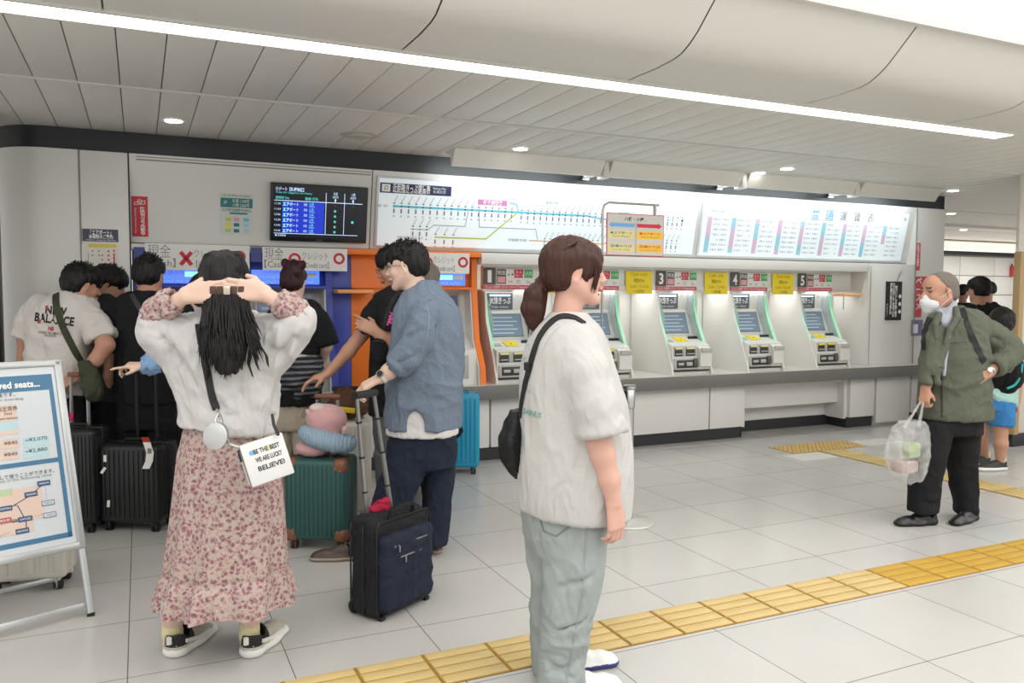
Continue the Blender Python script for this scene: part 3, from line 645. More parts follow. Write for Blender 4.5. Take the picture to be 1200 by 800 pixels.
b.text(F, 'リゾート【札幌地区】', -.34, .178, .022, m_tvw, .0516, w=.21, align='l', bold=.02); b.text(F, 'Train for Sapporo via Otaru', -.34, .15, .014, m_tvc, .0516, w=.27, align='l'); b.text(F, '発車時刻 Time', -.34, .112, .018, m_tvc, .0516, w=.10, align='l'); b.text(F, '番線 行先', -.12, .112, .018, m_tvc, .0516, w=.1, align='l')
for x, s in ((.115, '札幌'), (.255, '小樽')): b.text(F, s, x, .16, .02, m_tvw, .0516, w=.03); b.text(F, '指定席', x, .135, .014, m_tvw, .0516, w=.045); b.rect(F, x-.006, x+.006, .098, .12, m_tvw, .0516)
for i in range(6):
    y = .066-i*.041; b.text(F, ['11:30', '11:54', '12:06', '12:30', '12:42', '13:06'][i], -.325, y, .015, m_tvw, .0516, w=.045); b.text(F, 'エアポート', -.225, y, .022, m_tvw, .0516, w=.115, bold=.01); b.text(F, 'エア', -.262, y-.003, .024, m_tvc, .0515, w=.05, bold=.04)
    b.text(F, '快速', -.115, y, .016, m_tvw, .0516, w=.026); b.text(F, '小樽', -.07, y+.005, .016, m_tvc, .0516, w=.035); b.text(F, 'Otaru', -.065, y-.012, .011, m_tvw, .0516, w=.04)
    if i == 0: b.text(F, '×', .115, y, .014, m_tvr, .0516); b.text(F, '×', .255, y, .014, m_tvr, .0516)
    else: b.ring(F, .115, y, .004, .009, m_tvc, .0516, 14); (b.ring(F, .255, y, .003, .010, m_tvc, .0516, 14) if i == 3 else b.text(F, '―', .255, y, .004, m_tvr, .0516))
b.text(F, '■ 空席情報', -.34, -.176, .013, m_tvw, .0516, w=.08, align='l')
b.obj('screen', t)
# posters on the fascia and walls
m_rs = mat('sign_red', 'cb3540', .45)
F = FF(0.017, 1.985)
b = MB(); b.fbox(F, -.053, .053, -.145, .145, 0, .003, m_rs); b.vtext(F, '防犯カメラ作動中', .018, .055, .024, m_txw, .004, gap=1.05, bold=.02); b.text(F, 'Security Camera in Use', -.03, -.03, .014, m_txw, .004, w=.18, rot=-math.pi/2)
b.ring(F, .0, .108, .012, .016, m_txw, .004); b.line(F, [(-.035, .085), (.035, .092), (.035, .115), (-.035, .1), (-.035, .085)], .004, m_txw, .004)
tag(b.obj('camera_notice'), 'red vertical camera notice on the panel left of the display', 'sign')
m_teal = mat('print_teal', '2e7d7c', .5)
F = FF(.682, 2.03); b = MB(); b.fbox(F, -.12, .12, -.16, .155, 0, .003, mat('poster_pale', 'd3d8d2', .5)); b.rect(F, -.115, .115, .05, .12, m_teal, .0035); b.text(F, '札幌 1,330円', .03, .10, .022, m_txw, .0045, w=.12); b.text(F, '小樽 2,020円', .03, .068, .022, m_txw, .0045, w=.12); b.text(F, 'JR', -.08, .085, .02, m_txw, .0045)
b.text(F, 'IC card Kitaca area guide', 0, .138, .014, m_txk, .004, w=.19); b.text(F, 'エリア外では利用できません', 0, .03, .02, m_teal, .004, w=.21, bold=.03); b.rect(F, -.05, .08, .0, .012, m_teal, .004)
for i, (x, y) in enumerate([(x, y) for y in (-.04, -.08, -.125) for x in (-.06, .0, .07)]):
    b.rect(F, x-.02, x+.02, y-.013, y+.013, [m_lime, m_pink, m_cyl, m_yel, m_teal, m_pb, m_lime, m_teal, m_pb][i], .004)
tag(b.obj('poster'), 'white and teal fare poster on the panel left of the display', 'poster')
F = Frame((-.235, 6.378, 1.835), XR, ZU); b = MB(); b.fbox(F, -.115, .11, -.043, .043, 0, .004, mat('sign_slate', '3f3f55', .45)); b.text(F, '「エアポート」', 0, .02, .028, m_txw, .005, w=.13, bold=.02); b.text(F, '停車駅のご案内', 0, -.01, .024, m_txw, .005, w=.15, bold=.02); b.text(F, 'Airport stopping stations', 0, -.034, .010, m_txw, .005, w=.19)
tag(b.obj('sign_plate'), 'dark slate sign plate with white lettering on the left wall', 'sign')
F = Frame((-.23, 6.378, 1.655), XR, ZU); b = MB(); b.fbox(F, -.10, .10, -.17, .125, 0, .003, mat('poster_cream', 'ddd9cf', .5)); b.rect(F, -.085, .09, .095, .12, mat('band_yellow', 'd8c653', .5), .004)
for i in range(7):
    for x in (-.06, -.02, .0, .04): 
        if (i*3+int(x*100)) % 4: b.disc(F, x, .07-i*.03, .005, m_txk, .004, 8)
    b.disc(F, .04, .07-i*.03, .007, m_red, .0045, 8); b.disc(F, .075, .075-i*.026, .007, m_red, .0045, 8)
b.rect(F, .071, .079, -.16, .05, m_red, .004); b.line(F, [(-.085, .06), (-.085, -.15)], .003, m_txg, .004)
tag(b.obj('poster'), 'stopping pattern poster with yellow band on the left wall', 'poster')
# right wall signs
F = Frame((7.62, 6.379, 1.375), XR, ZU); b = MB(); b.fbox(F, -.125, .125, -.215, .215, 0, .004, mat('notice_black', '232323', .5)); 
for i, s in enumerate(('御案内いたします駅係員まで', '大きな紙幣はご利用できません', '領収書が必要なお客様は')): b.vtext(F, s[:12], .035-i*.04, .185, .026, m_txw, .005, gap=1.22, bold=.03)
for i in range(3): b.disc(F, .095, .05-i*.085, .022, m_txw, .005, 14)
b.text(F, 'おねがい', -.10, -.1, .02, m_txw, .005, w=.14, rot=-math.pi/2)
tag(b.obj('notice_board'), 'black notice with white vertical writing right of the machines', 'notice')
F = Frame((7.985, 6.379, 1.87), XR, ZU); b = MB(); b.fbox(F, -.035, .035, -.15, .155, 0, .003, m_rs); b.vtext(F, '防犯カメラ作動中', .0, .125, .026, m_txw, .004, gap=1.2, bold=.02)
tag(b.obj('camera_notice'), 'slim red vertical sign high on the right end wall', 'sign')
F = Frame((8.07, 6.379, 1.40), XR, ZU); b = MB(); b.fbox(F, -.11, .13, .09, .25, 0, .003, m_rs); b.fbox(F, -.11, .0, -.21, .09, 0, .003, m_rs); b.vtext(F, 'ペースメ', -.055, .2, .07, m_txw, .004, gap=1.35, bold=.02); b.ring(F, .06, .17, .03, .05, m_txw, .004)
tag(b.obj('sign_plate'), 'larger red sign on the end wall behind the old man', 'sign')
F = Frame((7.98, 6.379, .98), XR, ZU); b = MB(); b.fbox(F, -.06, .12, .0, .18, 0, .003, mat('sign_lilac', '77779a', .5)); b.rect(F, -.04, .04, .03, .13, m_txw, .004)
tag(b.obj('sign_plate'), 'small lilac sign on the end wall below the red one', 'sign')

# hanging sign on a bent pole
SP = on(703, 577, 2, 0); sy = float(SP[1]); sxx = float(SP[0])
t = thing('sign_stand', 'steel sign stand holding a red-bordered board before the route map', 'sign stand', (sxx, sy, 0))
def zp(px, py): return float(on(px, py, 1, sy)[2])
def xp(px, py): return float(on(px, py, 1, sy)[0])
m_pole = mat('pole_chrome', 'a8a49c', .25, 1.0)
zt = zp(712, 237); b = MB(); b.tube([(sxx, sy, 0.01), (sxx, sy, zt-.06), (sxx+.012, sy, zt-.02), (sxx+.05, sy, zt), (xp(772, 242), sy, zt)], 0.008, m_pole, 10); b.obj('pole', t)
b = MB(); b.lathe((sxx, sy, 0), [(.16, 0), (.16, .012), (.05, .03), (.02, .04)], m_pole, 30); b.obj('base', t)
x0, x1, z1, z0 = xp(710, 249), xp(777, 252), zp(710, 249), zp(708, 299)
F = Frame(((x0+x1)/2, sy-.012, (z0+z1)/2), XR, ZU); h, k = (x1-x0)/2, (z1-z0)/2
b = MB(); b.fbox(F, -h, h, -k, k, -.004, .0, m_rs); b.fbox(F, -h+.006, h-.006, -k+.006, k-.006, 0, .0015, mat('sign_grey', 'c9c4bf', .5))
b.text(F, '八幡・小樽…', 0, k*.74, .022, m_txk, .0025, w=h*.8, bold=.02)
b.poly([F.p(-h*.93, k*.45, .0025), F.p(-h*.8, k*.3, .0025), F.p(-h*.8, k*.6, .0025)], m_bl); b.rect(F, -h*.8, -.01, k*.36, k*.54, m_bl, .0025); b.rect(F, .01, h*.78, k*.36, k*.54, m_red, .0025); b.poly([F.p(h*.78, k*.3, .0025), F.p(h*.92, k*.45, .0025), F.p(h*.78, k*.6, .0025)], m_red)
for x, y, m in ((-.5, -.0, mat('band_yellow2', 'ddd08a', .5)), (-.5, -.62, mat('band_yellow2', 'ddd08a', .5)), (.5, 0, mat('band_gold', 'f0bf1c', .5)), (.5, -.62, mat('band_gold', 'f0bf1c', .5))):
    b.rect(F, h*(x-.45), h*(x+.45), k*(y-.18), k*(y+.18), m, .002); b.text(F, '●エアポート' if y > -.1 else '普通のりば', h*x, k*(y+.08), .014, m_red if x > 0 else m_teal, .003, w=h*.75, bold=.02); b.text(F, 'Semi-Rapid' if y > -.1 else 'Local only', h*x, k*(y-.09), .012, m_txg, .003, w=h*.6)
b.rect(F, -.002, .002, -k*.9, k*.6, m_txg, .003); b.obj('sign_board', t)
for x in (-h*.85, h*.7):
    b = MB(); b.wbox(F.o.x+x-.008, F.o.x+x+.008, sy-.014, sy+.012, z1-.006, zt+.006, m_machg, .003)
b.obj('clip', t)
# belt stanchion
P = on(736, 612, 2, 0); t = thing('belt_stanchion', 'silver crowd stanchion standing behind the grey shirt woman', 'stanchion', (P[0], P[1], 0))
zt = float(on(735, 452, 1, P[1])[2])
b = MB(); b.lathe((P[0], P[1], 0), [(.165, 0), (.168, .006), (.165, .012), (.06, .026), (.03, .03)], mat('stanchion_base', 'c9c8c2', .3, .3), 40); b.obj('base', t)
b = MB(); b.lathe((P[0], P[1], .02), [(.028, 0), (.028, zt-.15)], m_steel, 20); b.obj('post', t)
b = MB(); b.lathe((P[0], P[1], zt-.14), [(.028, 0), (.034, .005), (.034, .115), (.03, .12), (.042, .122), (.042, .14), (.036, .145)], m_steel, 24); b.wbox(P[0]-.036, P[0]-.026, P[1]-.02, P[1]+.02, zt-.11, zt-.03, m_dark, .002); b.obj('belt_head', t)
# ================================================================ SOFT-SURFACE MODELLING (bodies, clothes, hair)
def vnoise(p, seed=0):
    i = np.floor(p).astype(np.int64); f = p-i; f = f*f*(3-2*f); out = 0
    for dx in (0, 1):
        for dy in (0, 1):
            for dz in (0, 1):
                h = ((i[:, 0]+dx)*73856093 ^ (i[:, 1]+dy)*19349663 ^ (i[:, 2]+dz)*83492791 ^ seed*2654435) & 0xffffff
                h = (h*1103515245+12345) & 0x7fffffff; h = ((h >> 7) ^ h)*2246822519 & 0xffffff
                w = (f[:, 0] if dx else 1-f[:, 0])*(f[:, 1] if dy else 1-f[:, 1])*(f[:, 2] if dz else 1-f[:, 2])
                out = out+w*(h/0xffffff)
    return out*2-1
def nrm(v): v = np.array(v, float); return v/(np.linalg.norm(v)+1e-12)
class Sdf:
    def __init__(s, h): s.h = h; s.ops = []
    def _op(s, kind, lo, hi, fn, k): s.ops.append((kind, np.array(lo, float), np.array(hi, float), fn, k)); return s
    def cone(s, a, b, ra, rb, k=0.012, kind='add'):
        a = np.array(a, float); b = np.array(b, float); ab = b-a; L = ab@ab+1e-12; R = max(ra, rb)
        def fn(P):
            q = P-a; t = np.clip((q@ab)/L, 0, 1); d = q-t[..., None]*ab
            return np.sqrt((d*d).sum(-1))-(ra+(rb-ra)*t)
        return s._op(kind, np.minimum(a, b)-R, np.maximum(a, b)+R, fn, k)
    def limb(s, pts, k=0.012, kind='add'):
        for (a, ra), (b, rb) in zip(pts[:-1], pts[1:]): s.cone(a, b, ra, rb, k, kind)
        return s
    def flatlimb(s, pts, w, k=0.008, kind='add'):   # pts: (pos, radius, thickness ratio), flattened along w
        w = nrm(w)
        for (a, ra, fa), (b, rb, fb) in zip(pts[:-1], pts[1:]):
            a = np.array(a, float); b = np.array(b, float); ab = b-a; L = ab@ab+1e-12; R = max(ra, rb)
            def fn(P, a=a, ab=ab, L=L, ra=ra, rb=rb, fa=fa, fb=fb):
                q = P-a; t = np.clip((q@ab)/L, 0, 1); d = q-t[..., None]*ab; dw = d@w; f = fa+(fb-fa)*t; r = ra+(rb-ra)*t
                dd = d-dw[..., None]*w
                return (np.sqrt((dd*dd).sum(-1)+(dw/f)**2)-r)*np.minimum(f, 1)
            s._op(kind, np.minimum(a, b)-R, np.maximum(a, b)+R, fn, k)
        return s
    def ell(s, c, ax, r, k=0.012, kind='add'):
        c = np.array(c, float); ax = np.array([nrm(x) for x in ax]); r = np.array(r, float); e = np.sqrt(((ax*r[:, None])**2).sum(0)); m = r.min()
        def fn(P):
            q = ((P-c)@ax.T)/r; l = np.sqrt((q*q).sum(-1)); g = np.sqrt(((q/r)**2).sum(-1))
            return np.where(l > 1e-6, l*(l-1)/np.maximum(g, 1e-6), -m)
        return s._op(kind, c-e, c+e, fn, k)
    def rows(s, rows, n, R, k=0.02, kind='add', p=2.3, flat=True):    # rows: (center, half width, half depth), z falling or rising
        rows = sorted(rows, key=lambda t: t[0][2]); C = np.array([t[0] for t in rows], float); A = np.array([t[1] for t in rows]); B = np.array([t[2] for t in rows])
        z = C[:, 2]; zz = np.linspace(z[0], z[-1], 80)
        def sm(v):
            o = np.interp(zz, z, v); q = np.pad(o, 3, mode='edge'); return np.convolve(q, np.ones(7)/7, 'valid')
        cx, cy, a, b = sm(C[:, 0]), sm(C[:, 1]), sm(A), sm(B); n = nrm(n); R = nrm(R); m = max(a.max(), b.max())
        def fn(P):
            Z = P[..., 2]; X = P[..., 0]-np.interp(Z, zz, cx); Y = P[..., 1]-np.interp(Z, zz, cy); aa = np.interp(Z, zz, a); bb = np.interp(Z, zz, b)
            u = np.abs(X*R[0]+Y*R[1])/aa; v = np.abs(X*n[0]+Y*n[1])/bb
            d = ((u**p+v**p)**(1/p)-1)*np.minimum(aa, bb)
            return np.maximum(d, np.maximum(Z-z[-1], z[0]-Z))
        return s._op(kind, (cx.min()-m, cy.min()-m, z[0]), (cx.max()+m, cy.max()+m, z[-1]), fn, k)
    def cut(s, pt, nv, rad, k=0.0):        # removes the half space beyond pt along nv, inside a ball
        pt = np.array(pt, float); nv = nrm(nv)
        def fn(P):
            q = P-pt; return np.maximum(-(q@nv), np.sqrt((q*q).sum(-1))-rad)
        return s._op('sub', pt-rad, pt+rad, fn, k)
    def build(s):
        h = s.h; adds = [o for o in s.ops if o[0] == 'add']
        lo = np.min([o[1] for o in adds], 0)-4*h; hi = np.max([o[2] for o in adds], 0)+4*h
        n = np.ceil((hi-lo)/h).astype(int)+1; D = np.full(n, 1.0, np.float32)
        for kind, a, b, fn, k in s.ops:
            m = 3*h+k; i0 = np.maximum(np.floor((a-m-lo)/h).astype(int), 0); i1 = np.minimum(np.ceil((b+m-lo)/h).astype(int)+1, n)
            if (i1 <= i0).any(): continue
            g = np.meshgrid(*[lo[q]+np.arange(i0[q], i1[q])*h for q in range(3)], indexing='ij'); P = np.stack(g, -1)
            d = fn(P).astype(np.float32); sl = tuple(slice(i0[q], i1[q]) for q in range(3)); o = D[sl]
            if kind == 'add': r = np.minimum(o, d); sg = 1
            else: d = -d; r = np.maximum(o, d); sg = -1
            if k > 0: hh = np.maximum(k-np.abs(o-d), 0)/k; r = r-sg*hh*hh*k*0.25
            D[sl] = r
        return snet(D, lo, h)
def snet(D, lo, h):
    S = D < 0; c = [(slice(None, -1), slice(1, None))[b] for b in (0, 1)]; cnt = 0
    for x in (0, 1):
        for y in (0, 1):
            for z in (0, 1): cnt = cnt+S[c[x], c[y], c[z]].astype(np.uint8)
    I = np.argwhere((cnt > 0) & (cnt < 8)); ids = np.full(cnt.shape, -1, np.int32); ids[tuple(I.T)] = np.arange(len(I))
    acc = np.zeros((len(I), 3)); nn = np.zeros(len(I)); cor = [(x, y, z) for x in (0, 1) for y in (0, 1) for z in (0, 1)]
    for i in range(8):
        for j in range(i+1, 8):
            a, b = np.array(cor[i]), np.array(cor[j])
            if abs(a-b).sum() != 1: continue
            da = D[tuple((I+a).T)]; db = D[tuple((I+b).T)]; m = (da < 0) != (db < 0)
            t = np.where(m, da/np.where(m, da-db, 1), 0); acc += np.where(m[:, None], a+(b-a)*t[:, None], 0); nn += m
    V = lo+(I+acc/nn[:, None])*h; Q = []
    for ax in range(3):
        u, v = (ax+1) % 3, (ax+2) % 3
        a = [slice(1, -1)]*3; b = [slice(1, -1)]*3; a[ax] = slice(0, -1); b[ax] = slice(1, None)
        sa, sb = S[tuple(a)], S[tuple(b)]; E = np.argwhere(sa != sb)
        off = np.array([1, 1, 1]); off[ax] = 0; E = E+off; ins = S[tuple(E.T)]
        du = np.zeros(3, int); du[u] = 1; dv = np.zeros(3, int); dv[v] = 1
        q = np.stack([ids[tuple((E-du-dv).T)], ids[tuple((E-dv).T)], ids[tuple(E.T)], ids[tuple((E-du).T)]], 1)
        q[~ins] = q[~ins][:, ::-1]; Q.append(q)
    return V, np.concatenate(Q)
def vnormals(V, Q):
    n = np.cross(V[Q[:, 2]]-V[Q[:, 0]], V[Q[:, 3]]-V[Q[:, 1]]); N = np.zeros_like(V)
    for i in range(4): np.add.at(N, Q[:, i], n)
    return N/(np.linalg.norm(N, axis=1)[:, None]+1e-12)
def relax(V, Q, it=1, f=0.5):
    for _ in range(it):
        A = np.zeros_like(V); c = np.zeros(len(V))
        for i in range(4):
            for j in (1, 3): np.add.at(A, Q[:, i], V[Q[:, (i+j) % 4]]); np.add.at(c, Q[:, i], 1)
        V = V*(1-f)+f*A/np.maximum(c, 1)[:, None]
    return V
def folds(V, N, amp, scale=(9, 9, 4), seed=0, sharp=True):
    p = V*np.array(scale); w = np.stack([vnoise(p*0.5, seed+q) for q in (1, 2, 3)], 1); q = p+w*1.2
    a = vnoise(q, seed+5); b = vnoise(q*2.1, seed+6)
    f = (1-np.abs(a)*2)+(0.45*(1-np.abs(b)*2)) if sharp else a+0.5*b
    f = f+0.18*(1-np.abs(vnoise(q*4.3, seed+7))*2)
    return V+N*(amp*1.6*f)[:, None]
def sobj(name, g, mats, parent, fold=None, it=1, pick=None, mod=None):
    V, Q = g.build(); V = relax(V, Q, it)
    if fold: V = folds(V, vnormals(V, Q), *fold)
    if mod: V = mod(V, vnormals(V, Q))
    me = bpy.data.meshes.new(name); me.vertices.add(len(V)); me.vertices.foreach_set('co', V.astype(np.float32).ravel())
    me.loops.add(len(Q)*4); me.loops.foreach_set('vertex_index', Q.astype(np.int32).ravel())
    me.polygons.add(len(Q)); me.polygons.foreach_set('loop_start', np.arange(0, len(Q)*4, 4, dtype=np.int32)); me.polygons.foreach_set('loop_total', np.full(len(Q), 4, np.int32))
    me.polygons.foreach_set('use_smooth', np.ones(len(Q), bool))
    for m in (mats if isinstance(mats, (list, tuple)) else [mats]): me.materials.append(m)
    if pick: me.polygons.foreach_set('material_index', pick(V[Q].mean(1)).astype(np.int32))
    me.update(calc_edges=True)
    return link(name, me, parent)

# ---------------------------------------------------------------- bodies
RV = np.array([0.9075, -0.420, 0.0]); NV = np.array([0.420, 0.9075, 0.0]); UP = np.array([0, 0, 1.0])   # across the view, away from it, up
class Place:      # a standing place on the floor; p(px,py,d) is the point seen at a pixel, d metres behind that place
    def __init__(s, px, py):
        s.o = on(px, py, 2, 0); s.d = float(s.o@NV)
        s.s = s.d/FPX
    def p(s, px, py, d=0.0):
        r = ray(px, py); o = np.array([0, 0, CAM_H]); return o+r*((s.d+d)/(r@NV))
    def rows(s, L): return [(s.p((a+b)/2, y, dd), (b-a)/2*(s.d+dd)/FPX, hd) for y, a, b, hd, dd in L]
    def limb(s, L): return [(s.p(x, y, dd), r) for x, y, dd, r in L]
def D3(r, n, u=0.0): return nrm(RV*r+NV*n+UP*u)
def rot(v, k, a): v = np.array(v); k = nrm(k); return v*math.cos(a)+np.cross(k, v)*math.sin(a)+k*(k@v)*(1-math.cos(a))
def hand(g, w, d, pn, ts, sc=1.0, curl=0.5, thumb=0.5, k=0.006, each=(1, 1, 1, 1), spread=1.0):
    w = np.array(w, float); d = nrm(d); pn = nrm(np.array(pn)-d*(np.array(pn)@d)); s = np.cross(d, pn); s = s if s@np.array(ts) > 0 else -s; h = 0.088*sc
    offs = (0.028, 0.0095, -0.009, -0.026); L = ((.042, .025, .021), (.046, .029, .022), (.042, .027, .021), (.033, .020, .018))
    for o in offs: g.cone(w+s*o*sc*.55, w+d*h*.97+s*o*sc-pn*.002, .0145*sc, .0118*sc, .012)
    g.cone(w+d*.02*sc+s*.018*sc+pn*.006, w+d*.055*sc+s*.03*sc+pn*.006, .016*sc, .013*sc, .012)
    for i, o in enumerate(offs):
        p = w+d*h*(1.0-.06*(i == 3))+s*o*sc; ax = np.cross(d, pn); a = 0; rr = (.0098, .0100, .0094, .0082)[i]*sc; dd = nrm(d+s*o*2.2*spread)
        for q in range(3):
            a += curl*each[i]*(0.55, 1.0, .7)[q]; e = rot(dd, ax, a) if (rot(dd, ax, .1)@pn) > (dd@pn) else rot(dd, ax, -a)
            n = p+e*L[i][q]*sc; g.cone(p, n, rr*(1-.1*q), rr*(.92-.1*q), .004); p = n
    b = w+d*.022*sc+s*.024*sc+pn*.004; e = nrm(d*.75+s*(.75-thumb*.3)+pn*(.25+thumb*.4)); m = b+e*.042*sc; e2 = nrm(d*.9+s*.25+pn*(.15+thumb*.55))
    g.cone(b, m, .0145*sc, .0112*sc, .008); g.cone(m, m+e2*.032*sc, .0112*sc, .0085*sc, .004)
def head(g, c, f, u=UP, sc=1.0, female=False, neck=None, ears=True):
    c = np.array(c, float); f = nrm(f); l = nrm(np.cross(u, f)); u = np.cross(f, l); ax = (f, l, u); A = lambda x, y, z: c+(f*x+l*y+u*z)*sc; E = lambda x, y, z, r, k=.012, kind='add', aa=ax: g.ell(A(x, y, z), aa, np.array(r)*sc, k*sc, kind)
    E(-.012, 0, .035, (.096, .076, .082)); E(.045, 0, .03, (.048, .062, .062), .03); E(.025, 0, -.035, (.066, .060, .068), .03)
    for s in (1, -1):
        g.cone(A(-.005, .052*s, -.045), A(.062, .020*s, -.098), .026*sc, .019*sc, .03*sc); E(.062, .036*s, -.028, (.024, .024, .024), .02)
        E(.086, .033*s, .006, (.014, .018, .012), .014, 'sub'); E(.074, .033*s, .003, (.0135, .0145, .0125), .004); E(.087, .033*s, .021, (.010, .022, .006), .012)
        E(.100, .012*s, -.036, (.010, .008, .007), .005)
        if ears:
            ea = (nrm(f*.95-u*.25), nrm(l+f*.35*s*-1), nrm(u+f*.25*-1)); E(-.010, .078*s, -.008, (.019, .008, .031), .006, aa=ea); E(-.004, .087*s, -.006, (.010, .006, .019), .004, 'sub', ea); E(-.006, .078*s, -.034, (.008, .006, .010), .005)
    g.cone(A(.068, 0, -.1), A(.076, 0, -.103), .022*sc, .019*sc, .02*sc)
    g.cone(A(.090, 0, .012), A(.110, 0, -.030), .008*sc, .0125*sc, .008*sc); E(.095, 0, -.062, (.012, .026, .012), .008)
    E(.103, 0, -.057, (.0085, .019, .0052), .003); E(.101, 0, -.070, (.0085, .017, .006), .003); E(.112, 0, -.0635, (.008, .022, .0018), .002, 'sub'); E(.092, 0, -.084, (.010, .02, .005), .008, 'sub')
    if neck is not None: g.cone(A(-.018, 0, -.055), neck, (.052 if female else .058)*sc, (.060 if female else .066)*sc, .03*sc)
    def pick(P):
        q = (P-c)/sc; x, y, z = q@f, q@l, q@u; m = np.zeros(len(P), int)
        m[(np.abs(y) < .022) & (z > -.077) & (z < -.0535) & (x > .088)] = 1
        ay = np.abs(y); m[(ay > .014) & (ay < .05) & (np.abs(z-.027+abs(.4)*(ay-.03)**2*10) < .0042) & (x > .05)] = 2
        m[(ay > .020) & (ay < .046) & (np.abs(z-.004) < .0035) & (x > .06)] = 2
        return m
    return pick, A, ax
SKIN = mat('skin_light', 'd9b8a6', .5, sss=.06, bump=.02, bscale=400); SKIN2 = mat('skin_tan', 'b98a72', .5, sss=.06, bump=.02, bscale=400)
SKIN3 = mat('skin_rosy', 'd0a392', .5, sss=.06, bump=.02, bscale=400)
LIP = mat('lips', 'b8685f', .45); BROW = mat('brow_dark', '2a201c', .7)
def hairmat(name, col, rough=.38):
    m = mat(name, col, rough, spec=.3); nt, N, L, P = nodes_of(m)
    if len(nt.nodes) > 3: return m
    tc = N('ShaderNodeTexCoord'); mp = N('ShaderNodeMapping'); mp.inputs['Scale'].default_value = (150, 150, 14); no = N('ShaderNodeTexNoise'); no.inputs['Scale'].default_value = 1.0; no.inputs['Detail'].default_value = 4
    L(tc.outputs['Object'], mp.inputs[0]); L(mp.outputs[0], no.inputs['Vector']); b = N('ShaderNodeBump'); b.inputs['Strength'].default_value = .7; b.inputs['Distance'].default_value = .004
    L(no.outputs['Fac'], b.inputs['Height']); L(b.outputs[0], P.inputs['Normal'])
    mx = N('ShaderNodeMix'); mx.data_type = 'RGBA'; c = lin(col); mx.inputs[6].default_value = tuple(v*.55 for v in c[:3])+(1,); mx.inputs[7].default_value = tuple(min(1, v*1.7) for v in c[:3])+(1,)
    L(no.outputs['Fac'], mx.inputs[0]); L(mx.outputs[2], P.inputs['Base Color'])
    return m
HB = hairmat('hair_black', '100e0e', .48); HBR = hairmat('hair_brown', '3a2119', .45); HRED = hairmat('hair_dark_red', '2c1216', .45); HGR = hairmat('hair_grey_short', '6a625a', .6)
def short_hair(g, A, ax, sc=1.0, t=.014, fringe=.030, nape=-.055, side=.0, high=0.0):
    f, l, u = ax; E = lambda x, y, z, r, k=.01, kind='add', aa=ax: g.ell(A(x, y, z), aa, np.array(r)*sc, k*sc, kind)
    E(-.014, 0, .040+high, (.097+t, .076+t, .084+t)); E(.040, 0, .052+high, (.052+t, .062+t, .048+t), .03)
    E(-.042, 0, -.012, (.066+t*.8, .070+t*.6, .062), .03)
    # clear the face, the ears and the nape
    E(.115, 0, fringe-.085, (.075, .095, .085), .012, 'sub'); 
    for s in (1, -1): E(.045, .085*s, fringe-.075, (.05, .035, .075), .01, 'sub'); E(-.010, .098*s, -.018, (.026, .026, .036), .008, 'sub')
    g.cut(A(-.06, 0, nape), -np.array(u), .12*sc)
def strandmod(amp=.004, sc=(90, 90, 9), seed=1):
    def m(V, N): return V+N*(amp*vnoise(V*np.array(sc), seed))[:, None]
    return m
def spikes(mb, A, ax, m, n, r0, seed, L=.011, low=.05):   # short separate locks standing off the crown
    r = random.Random(seed); f, l, u = ax
    for _ in range(int(n*.9)):
        th = r.uniform(0, 2*math.pi); ph = math.acos(r.uniform(low, 1)); d = f*math.sin(ph)*math.cos(th)*1.1+l*math.sin(ph)*math.sin(th)*.88+u*math.cos(ph)
        p = A(-.008, 0, .042)+d*.098*r0; t = nrm(f*r.uniform(-.2, 1)+l*r.uniform(-.5, .5)+u*.35+d*.35); q = p+t*L*r.uniform(.6, 1.2)
        mb.tube([p-d*.006, (p+q)/2+d*.003, q], [.0035, .003, .0006], m, 5, caps=False)
def shoe(g_name, parent, P, heel, toe, m_up, m_sole, w=.045, hgt=.075, anklew=.04, tall=0.0, sole=.022, mid=None):
    heel = np.array(heel, float); toe = np.array(toe, float); d = nrm(toe-heel); L = np.linalg.norm(toe-heel); s = np.cross(UP, d); s = nrm(s); z0 = heel*1.0
    g = Sdf(.0045); c = lambda t, x, z: heel+d*L*t+s*x+np.array([0, 0, z])
    g.flatlimb([(c(.12, 0, .018), w*.78, .5), (c(.5, 0, .016), w*.85, .38), (c(.88, 0, .014), w*.95, .3)], UP, .02)
    g.cone(c(.13, 0, .03), c(.12, 0, hgt-.02), w*.74, w*.70, .02); g.cone(c(.3, 0, .035), c(.75, 0, .026), w*.74, w*.7, .02); g.cone(c(.75, 0, .026), c(.9, 0, .022), w*.7, w*.62, .02)
    g.cone(c(.25, 0, hgt-.02), c(.5, 0, .05), w*.6, w*.55, .02)
    g.cut(c(.4, 0, .002), -UP, .3); g.cone(c(.14, 0, hgt+.01), c(.2, 0, hgt-.02), anklew*.8, anklew*.7, .004, 'sub')
    def pk(Q): 
        z = Q[:, 2]-heel[2]; m = np.where(z < sole, 1, 0)
        if mid is not None: t = (Q-heel)@d/L; m = np.where((z > .045) & (t < .36) & (m == 0), 2, m)
        return m
    return sobj('shoe', g, [m_up, m_sole]+([mid] if mid else []), parent, it=1, pick=pk)
def person(px, py, label, cat='person'):
    P = Place(px, py); P.t = thing('person', label, cat, (P.o[0], P.o[1], 0)); return P
